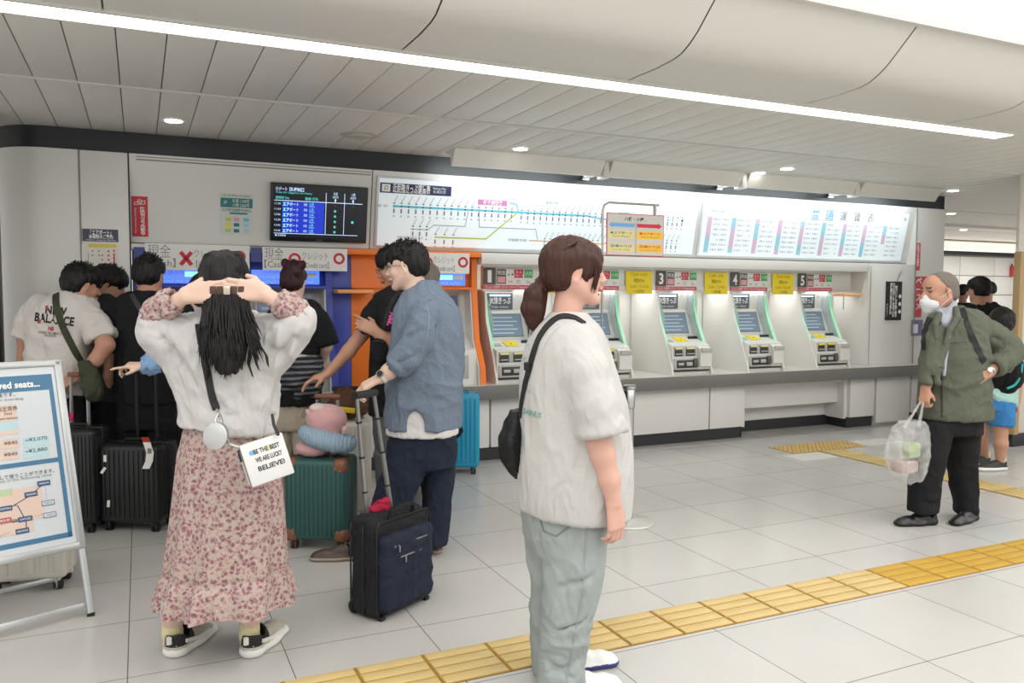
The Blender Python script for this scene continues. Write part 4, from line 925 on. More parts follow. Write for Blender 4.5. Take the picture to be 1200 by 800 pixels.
def strap(P, pts, w, m, name, parent=None, th=.003):   # a band following points (px,py,d)
    b = MB(); q = [P.p(*t) for t in pts]; V = []
    n = len(q)
    for i in range(n):
        t = nrm(q[min(i+1, n-1)]-q[max(i-1, 0)]); out = nrm(np.array(pts[i][3] if len(pts[i]) > 3 else -NV)) if False else -NV
        a = nrm(np.cross(t, out)); o = np.cross(a, t); V += [q[i]+a*w+o*th, q[i]-a*w+o*th, q[i]-a*w-o*th, q[i]+a*w-o*th]
    F = [(i*4+k, i*4+(k+1) % 4, i*4+4+(k+1) % 4, i*4+4+k) for i in range(n-1) for k in range(4)]+[(0, 1, 2, 3), (n*4-1, n*4-2, n*4-3, n*4-4)]
    b.add(V, F, m, False)
    return b.obj(name, parent)
def onsurf(objs, P, pts, off=.004):   # push pixel points onto the visible surface of clothes so that bands lie on them
    trees = []
    dg = None
    for o in objs:
        me = o.data; M = o.matrix_parent_inverse; base = Vector(o.parent.location) if o.parent else Vector((0, 0, 0))
        trees.append(BVHTree.FromPolygons([v.co[:] for v in me.vertices], [tuple(p.vertices) for p in me.polygons]))
    out = []
    for x, y in pts:
        r = Vector(ray(x, y)).normalized(); o = Vector((0, 0, CAM_H)); best = None
        for T in trees:
            h = T.ray_cast(o, r, 30)
            if h[0] is not None and (best is None or h[3] < best[3]): best = h
        out.append((np.array(best[0])+np.array(best[1])*off, np.array(best[1])) if best else None)
    return out
def band(res, w, m, name, parent=None, th=.002, smooth=2):
    res = [r for r in res if r is not None]; q = [r[0] for r in res]; nn = [r[1] for r in res]
    for _ in range(smooth): q = [q[0]]+[(q[i-1]+q[i]*2+q[i+1])/4 for i in range(1, len(q)-1)]+[q[-1]]; nn = [nn[0]]+[nrm(nn[i-1]+nn[i]*2+nn[i+1]) for i in range(1, len(nn)-1)]+[nn[-1]]
    b = MB(); V = []; n = len(q)
    for i in range(n):
        t = nrm(q[min(i+1, n-1)]-q[max(i-1, 0)]); a = nrm(np.cross(t, nn[i])); o = nrm(np.cross(a, t)); o = o if o@nn[i] > 0 else -o
        V += [q[i]+a*w+o*th, q[i]-a*w+o*th, q[i]-a*w-o*th, q[i]+a*w-o*th]
    F = [(i*4+k, i*4+(k+1) % 4, i*4+4+(k+1) % 4, i*4+4+k) for i in range(n-1) for k in range(4)]+[(0, 1, 2, 3), (n*4-1, n*4-2, n*4-3, n*4-4)]
    b.add(V, F, m, False); return b.obj(name, parent)
def dense(pts, n=8):
    o = []
    for a, b in zip(pts[:-1], pts[1:]): o += [tuple(a[k]+(b[k]-a[k])*i/n for k in range(len(a))) for i in range(n)]
    return o+[pts[-1]]
def catmull(pts, n=8):
    p = [np.array(x, float) for x in pts]; p = [2*p[0]-p[1]]+p+[2*p[-1]-p[-2]]; o = []
    for i in range(1, len(p)-2):
        for k in range(n):
            t = k/n; o.append(tuple(.5*((2*p[i])+(-p[i-1]+p[i+1])*t+(2*p[i-1]-5*p[i]+4*p[i+1]-p[i+2])*t*t+(-p[i-1]+3*p[i]-3*p[i+1]+p[i+2])*t**3)))
    return o+[tuple(p[-2])]
def print_on(obj, body, P, px, py, h_px, m, name, w_px=None, rotd=0.0, bold=0.0, parent=None, off=.0025):   # lettering laid on a garment
    b = MB(); v, f = glyphs(body, bold); k = h_px/.72; kx = w_px/(v.max(0)-v.min(0))[0] if w_px else k; c, s = math.cos(rotd), math.sin(rotd)
    pts = [(px+a*kx*c+q*k*s, py+a*kx*s-q*k*c) for a, q in v]; r = onsurf([obj], P, pts, off); ok = [x is not None for x in r]
    V = [tuple(x[0]) if x is not None else (0, 0, 0) for x in r]; F = [t for t in f if all(ok[i] for i in t)]
    b.add(V, F, m); return b.obj(name, parent)
def fabric(name, col, rough=.85, bump=.25, bscale=350, var=.06, vscale=25, wr=.9, wsc=(11, 11, 6), **k):
    if name in MATS: return MATS[name]
    m = mat(name, col, rough, bump=bump, bscale=bscale, var=var, vscale=vscale, spec=.25, **k); nt, N, L, P = nodes_of(m)
    b0 = P.inputs['Normal'].links[0].from_node; tc = N('ShaderNodeTexCoord'); mp = N('ShaderNodeMapping'); mp.inputs['Scale'].default_value = wsc; L(tc.outputs['Object'], mp.inputs[0])
    no = N('ShaderNodeTexNoise'); no.inputs['Scale'].default_value = 1.0; no.inputs['Detail'].default_value = 2; no.inputs['Distortion'].default_value = 1.6; no.noise_type = 'RIDGED_MULTIFRACTAL'; L(mp.outputs[0], no.inputs['Vector'])
    b = N('ShaderNodeBump'); b.inputs['Strength'].default_value = wr; b.inputs['Distance'].default_value = .012; L(no.outputs['Fac'], b.inputs['Height']); L(b.outputs[0], b0.inputs['Normal'])
    return m
# ================================================================ PEOPLE
# ---- woman in the pale grey T-shirt, foreground
P = person(665, 800, 'woman with brown ponytail in loose pale grey T-shirt and light jeans, seen from behind right'); GW = P
f = D3(.985, .14, .05); hc = P.p(673, 320, 0)
g = Sdf(.0038); pick, A, ax = head(g, hc, f, D3(-.04, 0, 1), .96, True, P.p(662, 388, .0))
g.rows(P.rows([(376, 650, 682, .06, 0), (388, 640, 694, .13, 0), (410, 630, 700, .14, 0), (560, 625, 715, .13, 0)]), NV, RV, .03)
arm = P.limb([(688, 425, -.17, .052), (697, 480, -.2, .046), (701, 515, -.205, .041), (706, 532, -.21, .041), (714, 562, -.21, .034), (719, 589, -.21, .0245)])
g.limb(arm, .02); hand(g, P.p(719, 590, -.21), D3(.10, .02, -1), D3(-.55, .8, 0), D3(.9, .3, 0), .96, .62, .3)
g.limb(P.limb([(650, 425, .2, .05), (668, 500, .24, .045), (680, 560, .24, .033)]), .02)
sobj('body', g, [SKIN3, LIP, BROW], P.t, it=1, pick=pick)
g = Sdf(.0045)
E = lambda x, y, z, r, k=.012, kind='add', aa=ax: g.ell(A(x, y, z), aa, np.array(r)*.96, k, kind)
E(-.020, 0, .045, (.112, .092, .098)); E(.045, 0, .055, (.062, .076, .054), .03); E(-.055, 0, -.015, (.070, .080, .062), .03); E(.028, 0, .0, (.050, .083, .058), .02)
E(.125, 0, -.060, (.090, .11, .095), .008, 'sub')
for s in (1, -1): E(.045, .092*s, -.070, (.05, .034, .062), .008, 'sub'); E(-.006, .112*s, -.022, (.027, .052, .040), .005, 'sub')
E(.078, -.058, .022, (.016, .014, .034), .01); E(.078, .058, .022, (.016, .014, .034), .01); E(.090, 0, .042, (.016, .05, .020), .01)
g.cut(A(-.05, 0, -.066), -UP, .1)
g.limb(P.limb([(642, 327, 0, .026), (634, 334, 0, .024), (628, 346, 0, .041), (625, 362, 0, .043), (626, 376, 0, .030), (628, 389, 0, .008)]), .012)
sobj('hair', g, HBR, P.t, mod=strandmod(.0042, (110, 110, 12), 3), it=1)
b = MB(); r = random.Random(5)
for i in range(60):
    s = r.choice((-1, 1)); y = .050+r.uniform(0, .012); x0 = r.uniform(.062, .082)
    b.tube([A(x0-.02, s*(y+.012), .055), A(x0, s*(y+.016), .02), A(x0-.004, s*(y+.014), -.02), A(x0-.014+r.uniform(-.01, .01), s*(y+.008), -.045-r.uniform(0, .035))], [.003, .003, .0025, .0006], HBR, 5, caps=False)
for i in range(70):
    a = P.p(630+r.uniform(-9, 9), 345+r.uniform(-8, 5), r.uniform(-.035, .035)); c = P.p(627+r.uniform(-9, 9), 378+r.uniform(-8, 16), r.uniform(-.03, .03)); b.tube([a, (a+c)/2+np.array([r.uniform(-.008, .008), 0, 0])-RV*.006, c], [.003, .0035, .0006], HBR, 5, caps=False)
for i in range(50):
    th = r.uniform(-1.2, 1.2); b.tube([A(-.02+.1*math.cos(th)*.3, .095*math.sin(th), .135-.03*abs(math.sin(th))), A(-.085, .07*math.sin(th), .07), A(-.11, .03*math.sin(th), .0)], [.002, .003, .001], HBR, 5, caps=False)
b.obj('hair_strands', P.t)
b = MB(); q = P.p(638, 327, 0); b.lathe(q-np.array(RV)*.004, [(.027, -.006), (.033, 0), (.027, .006)], mat('hair_tie_cream', 'd8c49a', .7), 16, axis=tuple(nrm(RV*-.8+UP*-.5))); b.obj('hair_tie', P.t)
m = fabric('tee_pale_grey', 'bdbbb8', bscale=500, var=.1, vscale=160); g = Sdf(.0048)
for S_ in (-1, 1):
    if S_ < 0: L_ = P.limb([(672, 402, -.12, .074), (686, 436, -.175, .076), (697, 475, -.205, .074), (706, 507, -.215, .076), (710, 530, -.215, .07)]); e, n = P.p(706, 506, -.205), D3(.16, -.05, -1)
    else: L_ = P.limb([(650, 408, .12, .07), (660, 440, .19, .074), (668, 480, .22, .07)]); e, n = P.p(668, 480, .22), D3(.1, 0, -1)
    g.limb(L_, .015); g.cut(e, n, .2)
    g.cone(e-n*.05, e+n*.03, .064, .070, .0, 'sub')
g.rows(P.rows([(367, 650, 682, .065, 0), (376, 636, 695, .12, 0), (388, 625, 704, .17, 0), (406, 616, 710, .195, 0), (440, 610, 720, .20, 0), (470, 610, 731, .20, 0), (530, 609, 738, .205, 0), (585, 609, 738, .205, 0), (600, 612, 737, .20, 0)]), NV, RV, .028, p=2.2)
g.cone(P.p(668, 366, 0), P.p(668, 355, 0), .055, .06, .006, 'sub')
hemc = P.p(673, 596, 0); g.cut(P.p(673, 596, 0), D3(-.10, 0, -1), .5); g.rows(P.rows([(560, 618, 729, .18, 0), (620, 616, 731, .18, 0)]), NV, RV, 0, 'sub')
for a, c, rr in (((664, 430, -.29), (676, 500, -.29), .012), ((655, 540, -.23), (700, 572, -.23), .010), ((640, 470, -.23), (662, 425, -.25), .008), ((700, 560, -.23), (730, 520, -.22), .009), ((620, 520, -.2), (650, 560, -.23), .009)):
    g.cone(P.p(*a), P.p(*c), rr, rr*.4, .03, 'sub')
SH = sobj('shirt', g, m, P.t, fold=(.006, (7, 7, 3.2), 11), it=2)
print_on(SH, 'SAINUS', P, 624, 484, 7, mat('print_teal_shirt', '4fa592', .7), 'shirt_print', w_px=22, rotd=.28)
for (x, y, t) in ((616, 404, 'pne'), (618, 420, 'IIII'), (617, 458, 'ne')):
    o = print_on(SH, t, P, x, y, 5, mat('print_teal_pale', 'a8c8bf', .7), 'shirt_print', w_px=10, rotd=.1); 
for o in [o for o in bpy.data.objects if o.name.startswith('shirt_print') and o.parent is None]: o.parent = P.t; o.matrix_parent_inverse = Matrix.Translation(P.t.location).inverted()
m = fabric('jeans_pale', '99a09f', bscale=300, var=.10, vscale=12); g = Sdf(.005)
g.rows(P.rows([(570, 614, 712, .15, 0), (600, 614, 710, .15, 0), (625, 616, 709, .14, 0), (640, 622, 700, .13, 0)]), NV, RV, .03)
g.rows(P.rows([(600, 630, 709, .10, -.07), (640, 637, 708, .10, -.08), (680, 638, 705, .095, -.09), (720, 637, 694, .088, -.09), (760, 633, 686, .085, -.09), (800, 628, 684, .085, -.09), (812, 628, 684, .085, -.09)]), NV, RV, .03)
g.rows(P.rows([(600, 614, 680, .10, .07), (640, 618, 672, .10, .08), (700, 622, 664, .085, .10), (760, 624, 660, .08, .10), (783, 625, 656, .08, .10)]), NV, RV, .03)
for a, c, rr in (((640, 790, -.17), (684, 775, -.17), .010), ((632, 770, -.16), (670, 795, -.17), .009), ((655, 690, -.18), (700, 672, -.17), .008), ((640, 625, -.17), (660, 650, -.18), .008), ((622, 760, .02), (640, 772, .01), .008), ((650, 740, -.17), (685, 725, -.16), .008)):
    g.cone(P.p(*a), P.p(*c), rr, rr*.5, .02, 'sub')
TR = sobj('trousers', g, m, P.t, fold=(.005, (9, 9, 6), 21), it=2)
ms = mat('stitch_pale', '8f9796', .8)
band(onsurf([TR], P, catmull([(690, 604), (686, 640), (683, 690), (674, 740), (664, 798)], 10), .0012), .0022, ms, 'side_seam', P.t, .0008)
for pts in ([(632, 604), (637, 622), (652, 628), (667, 617), (669, 602)],): band(onsurf([TR], P, dense(pts, 6), .0015), .0022, mat('stitch_dark', '6f7a7a', .8), 'pocket_seam', P.t, .001, 0)
mw = mat('sneaker_white', 'e2e1dd', .5); mn = mat('sneaker_navy', '2c3a78', .5)
h0 = P.p(648, 800, -.09); h0[2] = 0; shoe('s', P.t, P, h0, h0+D3(.97, .22)*.25, mw, mn)
h0 = P.p(648, 800, .10); h0[2] = 0; shoe('s', P.t, P, h0, h0+D3(.97, .22)*.25, mw, mn)
# her black shoulder bag
mb_ = fabric('bag_black_nylon', '17181a', .45, .5, 60)
t = thing('shoulder_bag', 'black slouchy shoulder bag on the back of the grey shirt woman', 'bag', tuple(P.p(600, 556, 0)))
g = Sdf(.005); g.rows([(P.p((a+c)/2, y, .03), (c-a)/2*P.s, hd) for y, a, c, hd in ((482, 599, 611, .04), (495, 592, 612, .09), (515, 585, 612, .12), (535, 588, 611, .11), (548, 596, 610, .07), (558, 604, 608, .02))], NV, RV, .01, p=2)
sobj('pouch', g, mb_, t, fold=(.004, (20, 20, 12), 4))
st = onsurf([SH], P, catmull([(684, 379), (672, 372.5), (657, 371.5), (645, 379), (634, 393), (627, 410), (621, 432), (615, 455), (611, 478), (610.5, 488)], 8), .004)
band(st, .013, mat('strap_black', '1a1a1c', .7, bump=.3, bscale=500), 'strap', t, .0022)
bk = [x for x in st if x is not None][-26]; b = MB(); b.box(bk[0]+bk[1]*.006, (.032, .012, .03), mat('buckle_black', '0f0f10', .3), .004); b.obj('buckle', t)

# ---- woman in white top and floral skirt, back to the camera
P = person(246, 770, 'woman with long black hair, white top and floral skirt, raising both arms'); FW = P
hc = P.p(265, 335, .02); f = D3(-.05, 1, -.02)
g = Sdf(.004); pick, A, ax = head(g, hc, f, UP, .98, True, P.p(265, 385, .02))
g.rows(P.rows([(376, 240, 290, .09, .03), (400, 225, 308, .12, .03), (470, 226, 306, .12, .03), (560, 215, 320, .13, .03)]), NV, RV, .03)
for sgn, L_, hw_, hd_ in ((-1, [(222, 392, .02, .05), (184, 378, -.05, .040), (196, 362, -.08, .037), (216, 347, -.11, .026)], (217, 346, -.11), D3(.97, 0, .12)), (1, [(305, 392, .02, .05), (347, 378, -.05, .040), (335, 361, -.08, .037), (312, 345, -.11, .026)], (311, 344, -.11), D3(-.97, 0, .12))):
    g.limb(P.limb(L_), .02); hand(g, P.p(*hw_), hd_, D3(0, 1, -.15), UP, 1.12, .42, .5, each=(1, .8, .9, 1.1))
for x, x1 in ((207, 203), (293, 293)): g.limb(P.limb([(240 if x < 250 else 282, 560, .03, .07), (x+12 if x < 250 else x-12, 640, .03, .05), (x1, 700, .03, .040), (x1, 722, .03, .036), (x1, 748, .035, .032), (x1, 760, .06, .028)]), .03)
sobj('body', g, [SKIN, LIP, BROW], P.t, it=1, pick=pick)
mwh = fabric('top_white', 'c4c2c1', bscale=450, var=.05); g = Sdf(.005)
g.rows(P.rows([(362, 247, 285, .06, .02), (370, 235, 297, .09, .02), (380, 222, 312, .13, .02), (400, 210, 322, .155, .02), (430, 208, 324, .16, .02), (460, 213, 322, .16, .02), (490, 217, 320, .165, .02), (510, 218, 319, .165, .02)]), NV, RV, .03)
for s in (-1, 1):
    if s < 0: L_ = [(238, 398, .02, .085), (215, 400, -.0, .085), (195, 392, -.03, .068), (183, 382, -.05, .057), (181, 374, -.06, .052)]
    else: L_ = [(292, 398, .02, .085), (318, 402, -.0, .085), (337, 393, -.03, .068), (349, 382, -.05, .056), (351, 375, -.06, .052)]
    g.limb(P.limb(L_), .05)
g.limb(P.limb([(222, 430, .0, .06), (200, 408, -.02, .05)]), .05); g.limb(P.limb([(310, 425, .0, .06), (335, 405, -.02, .05)]), .05)
g.cut(P.p(268, 499, .02), D3(-.13, 0, -1), .5); g.rows(P.rows([(470, 224, 313, .14, .02), (530, 224, 313, .14, .02)]), NV, RV, 0, 'sub')
g.cone(P.p(265, 366, .02), P.p(265, 350, .02), .06, .06, .006, 'sub')
for a, c, rr in (((222, 400, -.13), (250, 440, -.16), .014), ((205, 410, -.09), (232, 455, -.14), .014), ((310, 405, -.12), (286, 450, -.16), .014), ((328, 408, -.08), (300, 470, -.15), .013), ((240, 480, -.15), (300, 492, -.15), .008), ((225, 465, -.14), (262, 478, -.155), .008), ((192, 398, -.1), (215, 420, -.09), .009), ((345, 396, -.1), (322, 420, -.09), .009), ((300, 478, -.15), (318, 460, -.13), .009), ((238, 385, -.12), (215, 392, -.1), .01)):
    g.cone(P.p(*a), P.p(*c), rr, rr*.4, .035, 'sub')
SH = sobj('top', g, mwh, P.t, fold=(.008, (8, 8, 5), 31), it=2)
# floral cloth
mf = mat('floral_cloth', 'd9c3b8', .85); nt, N, L, PB = nodes_of(mf)
tc = N('ShaderNodeTexCoord'); no = N('ShaderNodeTexNoise'); no.inputs['Scale'].default_value = 22; no.inputs['Detail'].default_value = 2; L(tc.outputs['Object'], no.inputs['Vector'])
va = N('ShaderNodeVectorMath'); va.operation = 'SCALE'; va.inputs['Scale'].default_value = .035; L(no.outputs['Color'], va.inputs[0]); vb = N('ShaderNodeVectorMath'); vb.operation = 'ADD'; L(tc.outputs['Object'], vb.inputs[0]); L(va.outputs[0], vb.inputs[1])
prev = None; base = lin('b5a59d')
def layer(scale, thr, col, prev, rnd_=.9, sub=None):
    v = N('ShaderNodeTexVoronoi'); v.inputs['Scale'].default_value = scale; v.inputs['Randomness'].default_value = rnd_; L(vb.outputs[0], v.inputs['Vector'])
    c = N('ShaderNodeMath'); c.operation = 'LESS_THAN'; c.inputs[1].default_value = thr; L(v.outputs['Distance'], c.inputs[0]); fac = c.outputs[0]
    if sub:
        n2 = N('ShaderNodeTexNoise'); n2.inputs['Scale'].default_value = sub; n2.inputs['Detail'].default_value = 1; L(tc.outputs['Object'], n2.inputs['Vector']); g2 = N('ShaderNodeMath'); g2.operation = 'GREATER_THAN'; g2.inputs[1].default_value = .46; L(n2.outputs['Fac'], g2.inputs[0])
        mm = N('ShaderNodeMath'); mm.operation = 'MULTIPLY'; L(fac, mm.inputs[0]); L(g2.outputs[0], mm.inputs[1]); fac = mm.outputs[0]
    x = N('ShaderNodeMix'); x.data_type = 'RGBA'; L(fac, x.inputs[0]); x.inputs[7].default_value = lin(col)
    if prev is None: x.inputs[6].default_value = base
    else: L(prev, x.inputs[6])
    return x.outputs[2]
prev = layer(75, .42, 'b08882', prev, 1.0, 60); prev = layer(56, .46, '9c7478', prev, .92); prev = layer(56, .26, '7d525d', prev, .92); prev = layer(110, .28, '9a9890', prev, 1.0, 35); prev = layer(80, .12, 'e4d5cb', prev, 1.0)
L(prev, PB.inputs['Base Color'])
mcuff = mf
for s, L_ in ((-1, [(178, 373, -.06, .044), (184, 366, -.07, .052), (191, 361, -.08, .048), (197, 356, -.088, .050), (201, 353, -.092, .043)]), (1, [(352, 374, -.06, .044), (346, 366, -.07, .052), (340, 361, -.08, .048), (334, 357, -.088, .050), (330, 354, -.092, .043)])):
    g = Sdf(.0045); g.limb(P.limb(L_), .006); e = P.p(L_[-1][0], L_[-1][1], L_[-1][2]); n = nrm(e-P.p(L_[-2][0], L_[-2][1], L_[-2][2])); g.cone(e, e+n*.05, .034, .036, 0, 'sub')
    sobj('cuff', g, mf, P.t, fold=(.004, (35, 35, 35), 9), it=1)
# skirt: gathered cloth with a flounce, ruffled hem
rows_ = [(484, 224, 314, .13), (500, 218, 320, .145), (530, 210, 327, .16), (570, 206, 331, .17), (610, 202, 334, .18), (645, 198, 336, .185), (662, 196, 337, .19), (668, 195, 337, .192), (676, 191, 338, .21), (690, 187, 341, .22), (704, 184, 343, .225)]
yy = np.array([q[0] for q in rows_], float); nr = 90; ns = 260; V = []; Fq = []
for side in (0, 1):
    for i in range(nr):
        y = yy[0]+(yy[-1]-yy[0])*i/(nr-1); a, c, hd = [np.interp(y, yy, [q[j] for q in rows_]) for j in (1, 2, 3)]
        rp = .002+.010*((y-yy[0])/220)**2; fl_ = max(0, (y-664)/40)
        for j in range(ns):
            th = 2*math.pi*j/ns; w = math.sin(9*th+.8*math.sin(3*th)+y*.004)*rp+math.sin(17*th+1.3*math.sin(5*th))*rp*.35+(math.sin(31*th+2*math.sin(4*th))*.005+math.sin(14*th+1)*.007)*fl_
            if 664 < y < 668: w -= .004
            k = 1+(w-side*.003)/.2; p = P.p((a+c)/2, y+(2.5*math.sin(th*7+2)*fl_ if fl_ else 0), .03)+RV*math.cos(th)*(c-a)/2*P.s*k+NV*math.sin(th)*hd*k; V.append(tuple(p))
for side in (0, 1):
    o = side*nr*ns
    for i in range(nr-1):
        for j in range(ns):
            q = (o+i*ns+j, o+i*ns+(j+1) % ns, o+(i+1)*ns+(j+1) % ns, o+(i+1)*ns+j); Fq.append(q if side else q[::-1])
Fq += [((nr-1)*ns+j, (nr-1)*ns+(j+1) % ns, nr*ns+(nr-1)*ns+(j+1) % ns, nr*ns+(nr-1)*ns+j) for j in range(ns)]
b = MB(); b.add(V, Fq, mf, True); b.obj('skirt', P.t)
b = MB(); V = []
for i, dy in enumerate((690, 708)):
    for j in range(ns): th = 2*math.pi*j/ns; k = 1+.03*math.sin(40*th)*i; p = P.p(258, dy-1+1.2*math.sin(th*30)*i-2*math.cos(th), .03)+RV*math.cos(th)*70*P.s*k+NV*math.sin(th)*.19*k; V.append(tuple(p))
b.add(V, [(j, (j+1) % ns, ns+(j+1) % ns, ns+j) for j in range(ns)], mwh, True); b.obj('petticoat', P.t)
# socks and trainers
msk = fabric('sock_cream', 'd9d3a8', bscale=300); mbk = mat('heel_black', '1c1c1c', .6); mgm = mat('trainer_mesh', 'b9b4a6', .7, bump=.4, bscale=600)
for x, fr in ((202, .30), (292, .30)):
    g = Sdf(.004); g.limb(P.limb([(x+1, 724, .03, .0375), (x, 740, .035, .037), (x, 757, .04, .034)]), .01); g.cut(P.p(x+1, 723, .03), UP, .1); sobj('sock', g, msk, P.t, fold=(.0012, (20, 20, 130), 2))
    h0 = P.p(x-1, 764, -.005); h0[2] = 0; d = D3(.17, 1); sh = shoe('s', P.t, P, h0, h0+d*.265, mgm, mw, w=.060, hgt=.10, anklew=.056, sole=.034, mid=mbk)
    b = MB(); s = nrm(np.cross(UP, d))
    for q in (-1, 1):
        b.tube([h0+d*.03+s*q*.046+UP*.06, h0+d*.10+s*q*.052+UP*.045, h0+d*.20+s*q*.046+UP*.035], .005, mw, 6, flat=((0, 0, 1), 1.6)); b.tube([h0-d*.003+s*q*.02+UP*.05, h0+d*.06+s*q*.045+UP*.032], .005, mw, 6)
    b.box(h0-d*.006+UP*.072, (.03, .014, .034), mw, .005); b.obj('overlay', sh)
# hair: cap, clip and many long locks
g = Sdf(.0048); g.ell(A(-.010, 0, .045), ax, (.107, .090, .094), .01); g.ell(A(-.045, 0, -.02), ax, (.075, .088, .085), .03); g.ell(A(-.058, 0, -.09), ax, (.050, .072, .075), .03); g.ell(A(.10, 0, -.03), ax, (.07, .09, .09), .01, 'sub')
g.rows([(P.p(x, y, d), w, .035) for x, y, d, w in ((265, 350, -.09, .075), (266, 375, -.12, .082), (267, 400, -.16, .078), (267, 425, -.18, .06), (268, 438, -.18, .03))], NV, RV, .03, p=2)
sobj('hair', g, HB, P.t, mod=strandmod(.005, (80, 80, 8), 8), it=1)
b = MB(); r = random.Random(12)
for i in range(400):
    t = r.uniform(-1, 1); x0 = 265+t*25; d0 = -.085-.035*math.sqrt(1-t*t*.9); ln = r.uniform(.6, 1)*(1-.25*abs(t)); ye = 350+100*ln; wv = r.uniform(0, 6.3); q = []
    for k in range(7):
        u = k/6; y = 345+(ye-345)*u; x = x0+t*7*u+math.sin(wv+u*6)*2.6*u+(10*u*u if t > .72 else 0); q.append(P.p(x, y, d0-.085*min(1, u*1.5)+.01*math.sin(wv+u*5)))
    b.tube(q, [.003, .0042, .0045, .004, .0034, .0025, .0006], HB, 5, caps=False)
for x, pts in ((0, [(294, 365), (299, 385), (303, 402), (311, 415), (313, 428)]), (1, [(292, 370), (297, 395), (297, 415), (302, 432)]), (2, [(288, 380), (293, 405), (290, 425), (295, 440)]), (3, [(241, 380), (239, 410), (243, 432), (241, 446)])):
    for j in range(4): b.tube([P.p(a+j*.8, c+j, -.17+.01*j) for a, c in pts], [.003]*(len(pts)-1)+[.0006], HB, 5, caps=False)
for i in range(110):
    th = r.uniform(-1.35, 1.35); a = A(.03-.02*abs(th), .05*math.sin(th), .138); m_ = A(-.085*math.cos(th)-.015, .098*math.sin(th), .06); e = A(-.095*math.cos(th)-.01, .082*math.sin(th), -.02); b.tube([a, (a+m_)/2+UP*.022-f*.012, m_, e], [.002, .004, .004, .0015], HB, 5, caps=False)
b.obj('hair_strands', P.t)
t = thing('hair_clip', 'brown ribbon hair clip with a pale metal centre in the long black hair', 'hair clip', tuple(P.p(267, 341, -.115)))
b = MB(); q = P.p(267, 340, -.115)
for k in range(5): 
    x = -.052+k*.026; b.box(q+RV*x-NV*(.012-.16*x*x*8), (.024, .006, .030), mat('ribbon_brown', '4f3a30', .6, bump=.3, bscale=200), .003, Matrix(((RV[0], NV[0], 0), (RV[1], NV[1], 0), (0, 0, 1))))
b.obj('ribbon', t); b = MB(); b.box(q-NV*.018+RV*.003, (.026, .008, .034), mat('clip_metal', 'd8cdb8', .25, .9), .004, Matrix(((RV[0], NV[0], 0), (RV[1], NV[1], 0), (0, 0, 1)))); b.obj('buckle', t)
# her white lettered bag
t = thing('crossbody_bag', 'white square crossbody bag with black lettering at the floral skirt', 'bag', tuple(P.p(308, 572, -.2)))
TL, TR_, BR, BL = P.p(281, 524, -.28), P.p(330, 508, -.20), P.p(344, 553, -.21), P.p(298, 569, -.29)
o = (TL+TR_+BR+BL)/4; rx = (TR_+BR-TL-BL)/2; F = Frame(o, rx, TL-BL); w2 = np.linalg.norm(rx)/2; h2 = np.linalg.norm((TL-BL+TR_-BR)/2)/2
mbag = mat('bag_white_leather', 'd6d6d4', .42, bump=.12, bscale=300); mbe = mat('bag_edge_dark', '2e2e2e', .5)
b = MB(); b.fbox(F, -w2, w2, -h2, h2, -.085, -.012, mbag, .014); b.obj('pouch', t)
b = MB(); b.fbox(F, -w2-.004, w2+.004, -h2-.004, h2+.006, -.012, .0, mbag, .005); b.fbox(F, -w2-.002, w2+.002, h2-.002, h2+.006, -.075, -.005, mbag, .004); b.obj('flap', t)
b = MB(); b.tube([F.p(x, y, -.014) for x, y in ((-w2-.003, h2), (-w2-.003, -h2), (w2+.003, -h2), (w2+.003, h2))], .0025, mbe, 6); b.tube([F.p(-w2-.002, h2*.9, -.05), F.p(-w2-.004, h2*.3, -.05)], .004, mbe, 6); b.obj('edge_piping', t)
b = MB()
for yv, tx, s_ in ((.030, 'BE THE BEST', .78), (.0, 'WE ARE LUCKY', .80), (-.032, 'BELIEVE!', .80)): b.text(F, tx, .008, yv+.01, .017, mbe, .001, w=w2*2*s_*.82, bold=.03)
b.disc(F, -w2*.62, .040, .009, mat('dot_blue', '6aa8dc', .5), .0006); b.disc(F, w2*.12, .040, .009, mat('dot_yellow', 'e4d868', .5), .0006); b.obj('lettering', t)
st = onsurf([SH], P, catmull([(233, 380), (236, 398), (240, 420), (245, 445), (250, 468), (254, 480)], 8), .004); band(st, .014, mat('strap_webbing', '2b2b2a', .8, bump=.5, bscale=700), 'strap', t, .002)
e = P.p(254, 480, -.17); b = MB(); b.tube([e, P.p(258, 488, -.2), P.p(262, 503, -.23), P.p(268, 520, -.25), P.p(281, 524, -.25)], .006, m_steel, 6); b.tube([P.p(256, 484, -.19), P.p(252, 492, -.21), P.p(253, 498, -.22)], .004, m_steel, 6); b.obj('clasp', t)
b = MB(); b.tube([P.p(319, 486, -.10), P.p(321, 498, -.17), P.p(326, 509, -.23)], .006, mbe, 6); b.obj('strap_end', t)
b = MB(); b.lathe(P.p(253, 511, -.26), [(.0, 0), (.044, 0), (.048, .003), (.048, .007), (.044, .01), (0, .01)], mat('tag_silver', 'c4c6c4', .3, .4), 36, axis=tuple(D3(-.25, -1, .15))); b.lathe(P.p(256, 509, -.245), [(.0, 0), (.044, 0), (.046, .004), (0, .006)], mat('tag_clear', 'b0b2b0', .2, .3), 36, axis=tuple(D3(-.25, -1, .15)))
tag(b.obj('round_tag'), 'round silver tag hanging from the strap clasp of the white bag', 'tag')
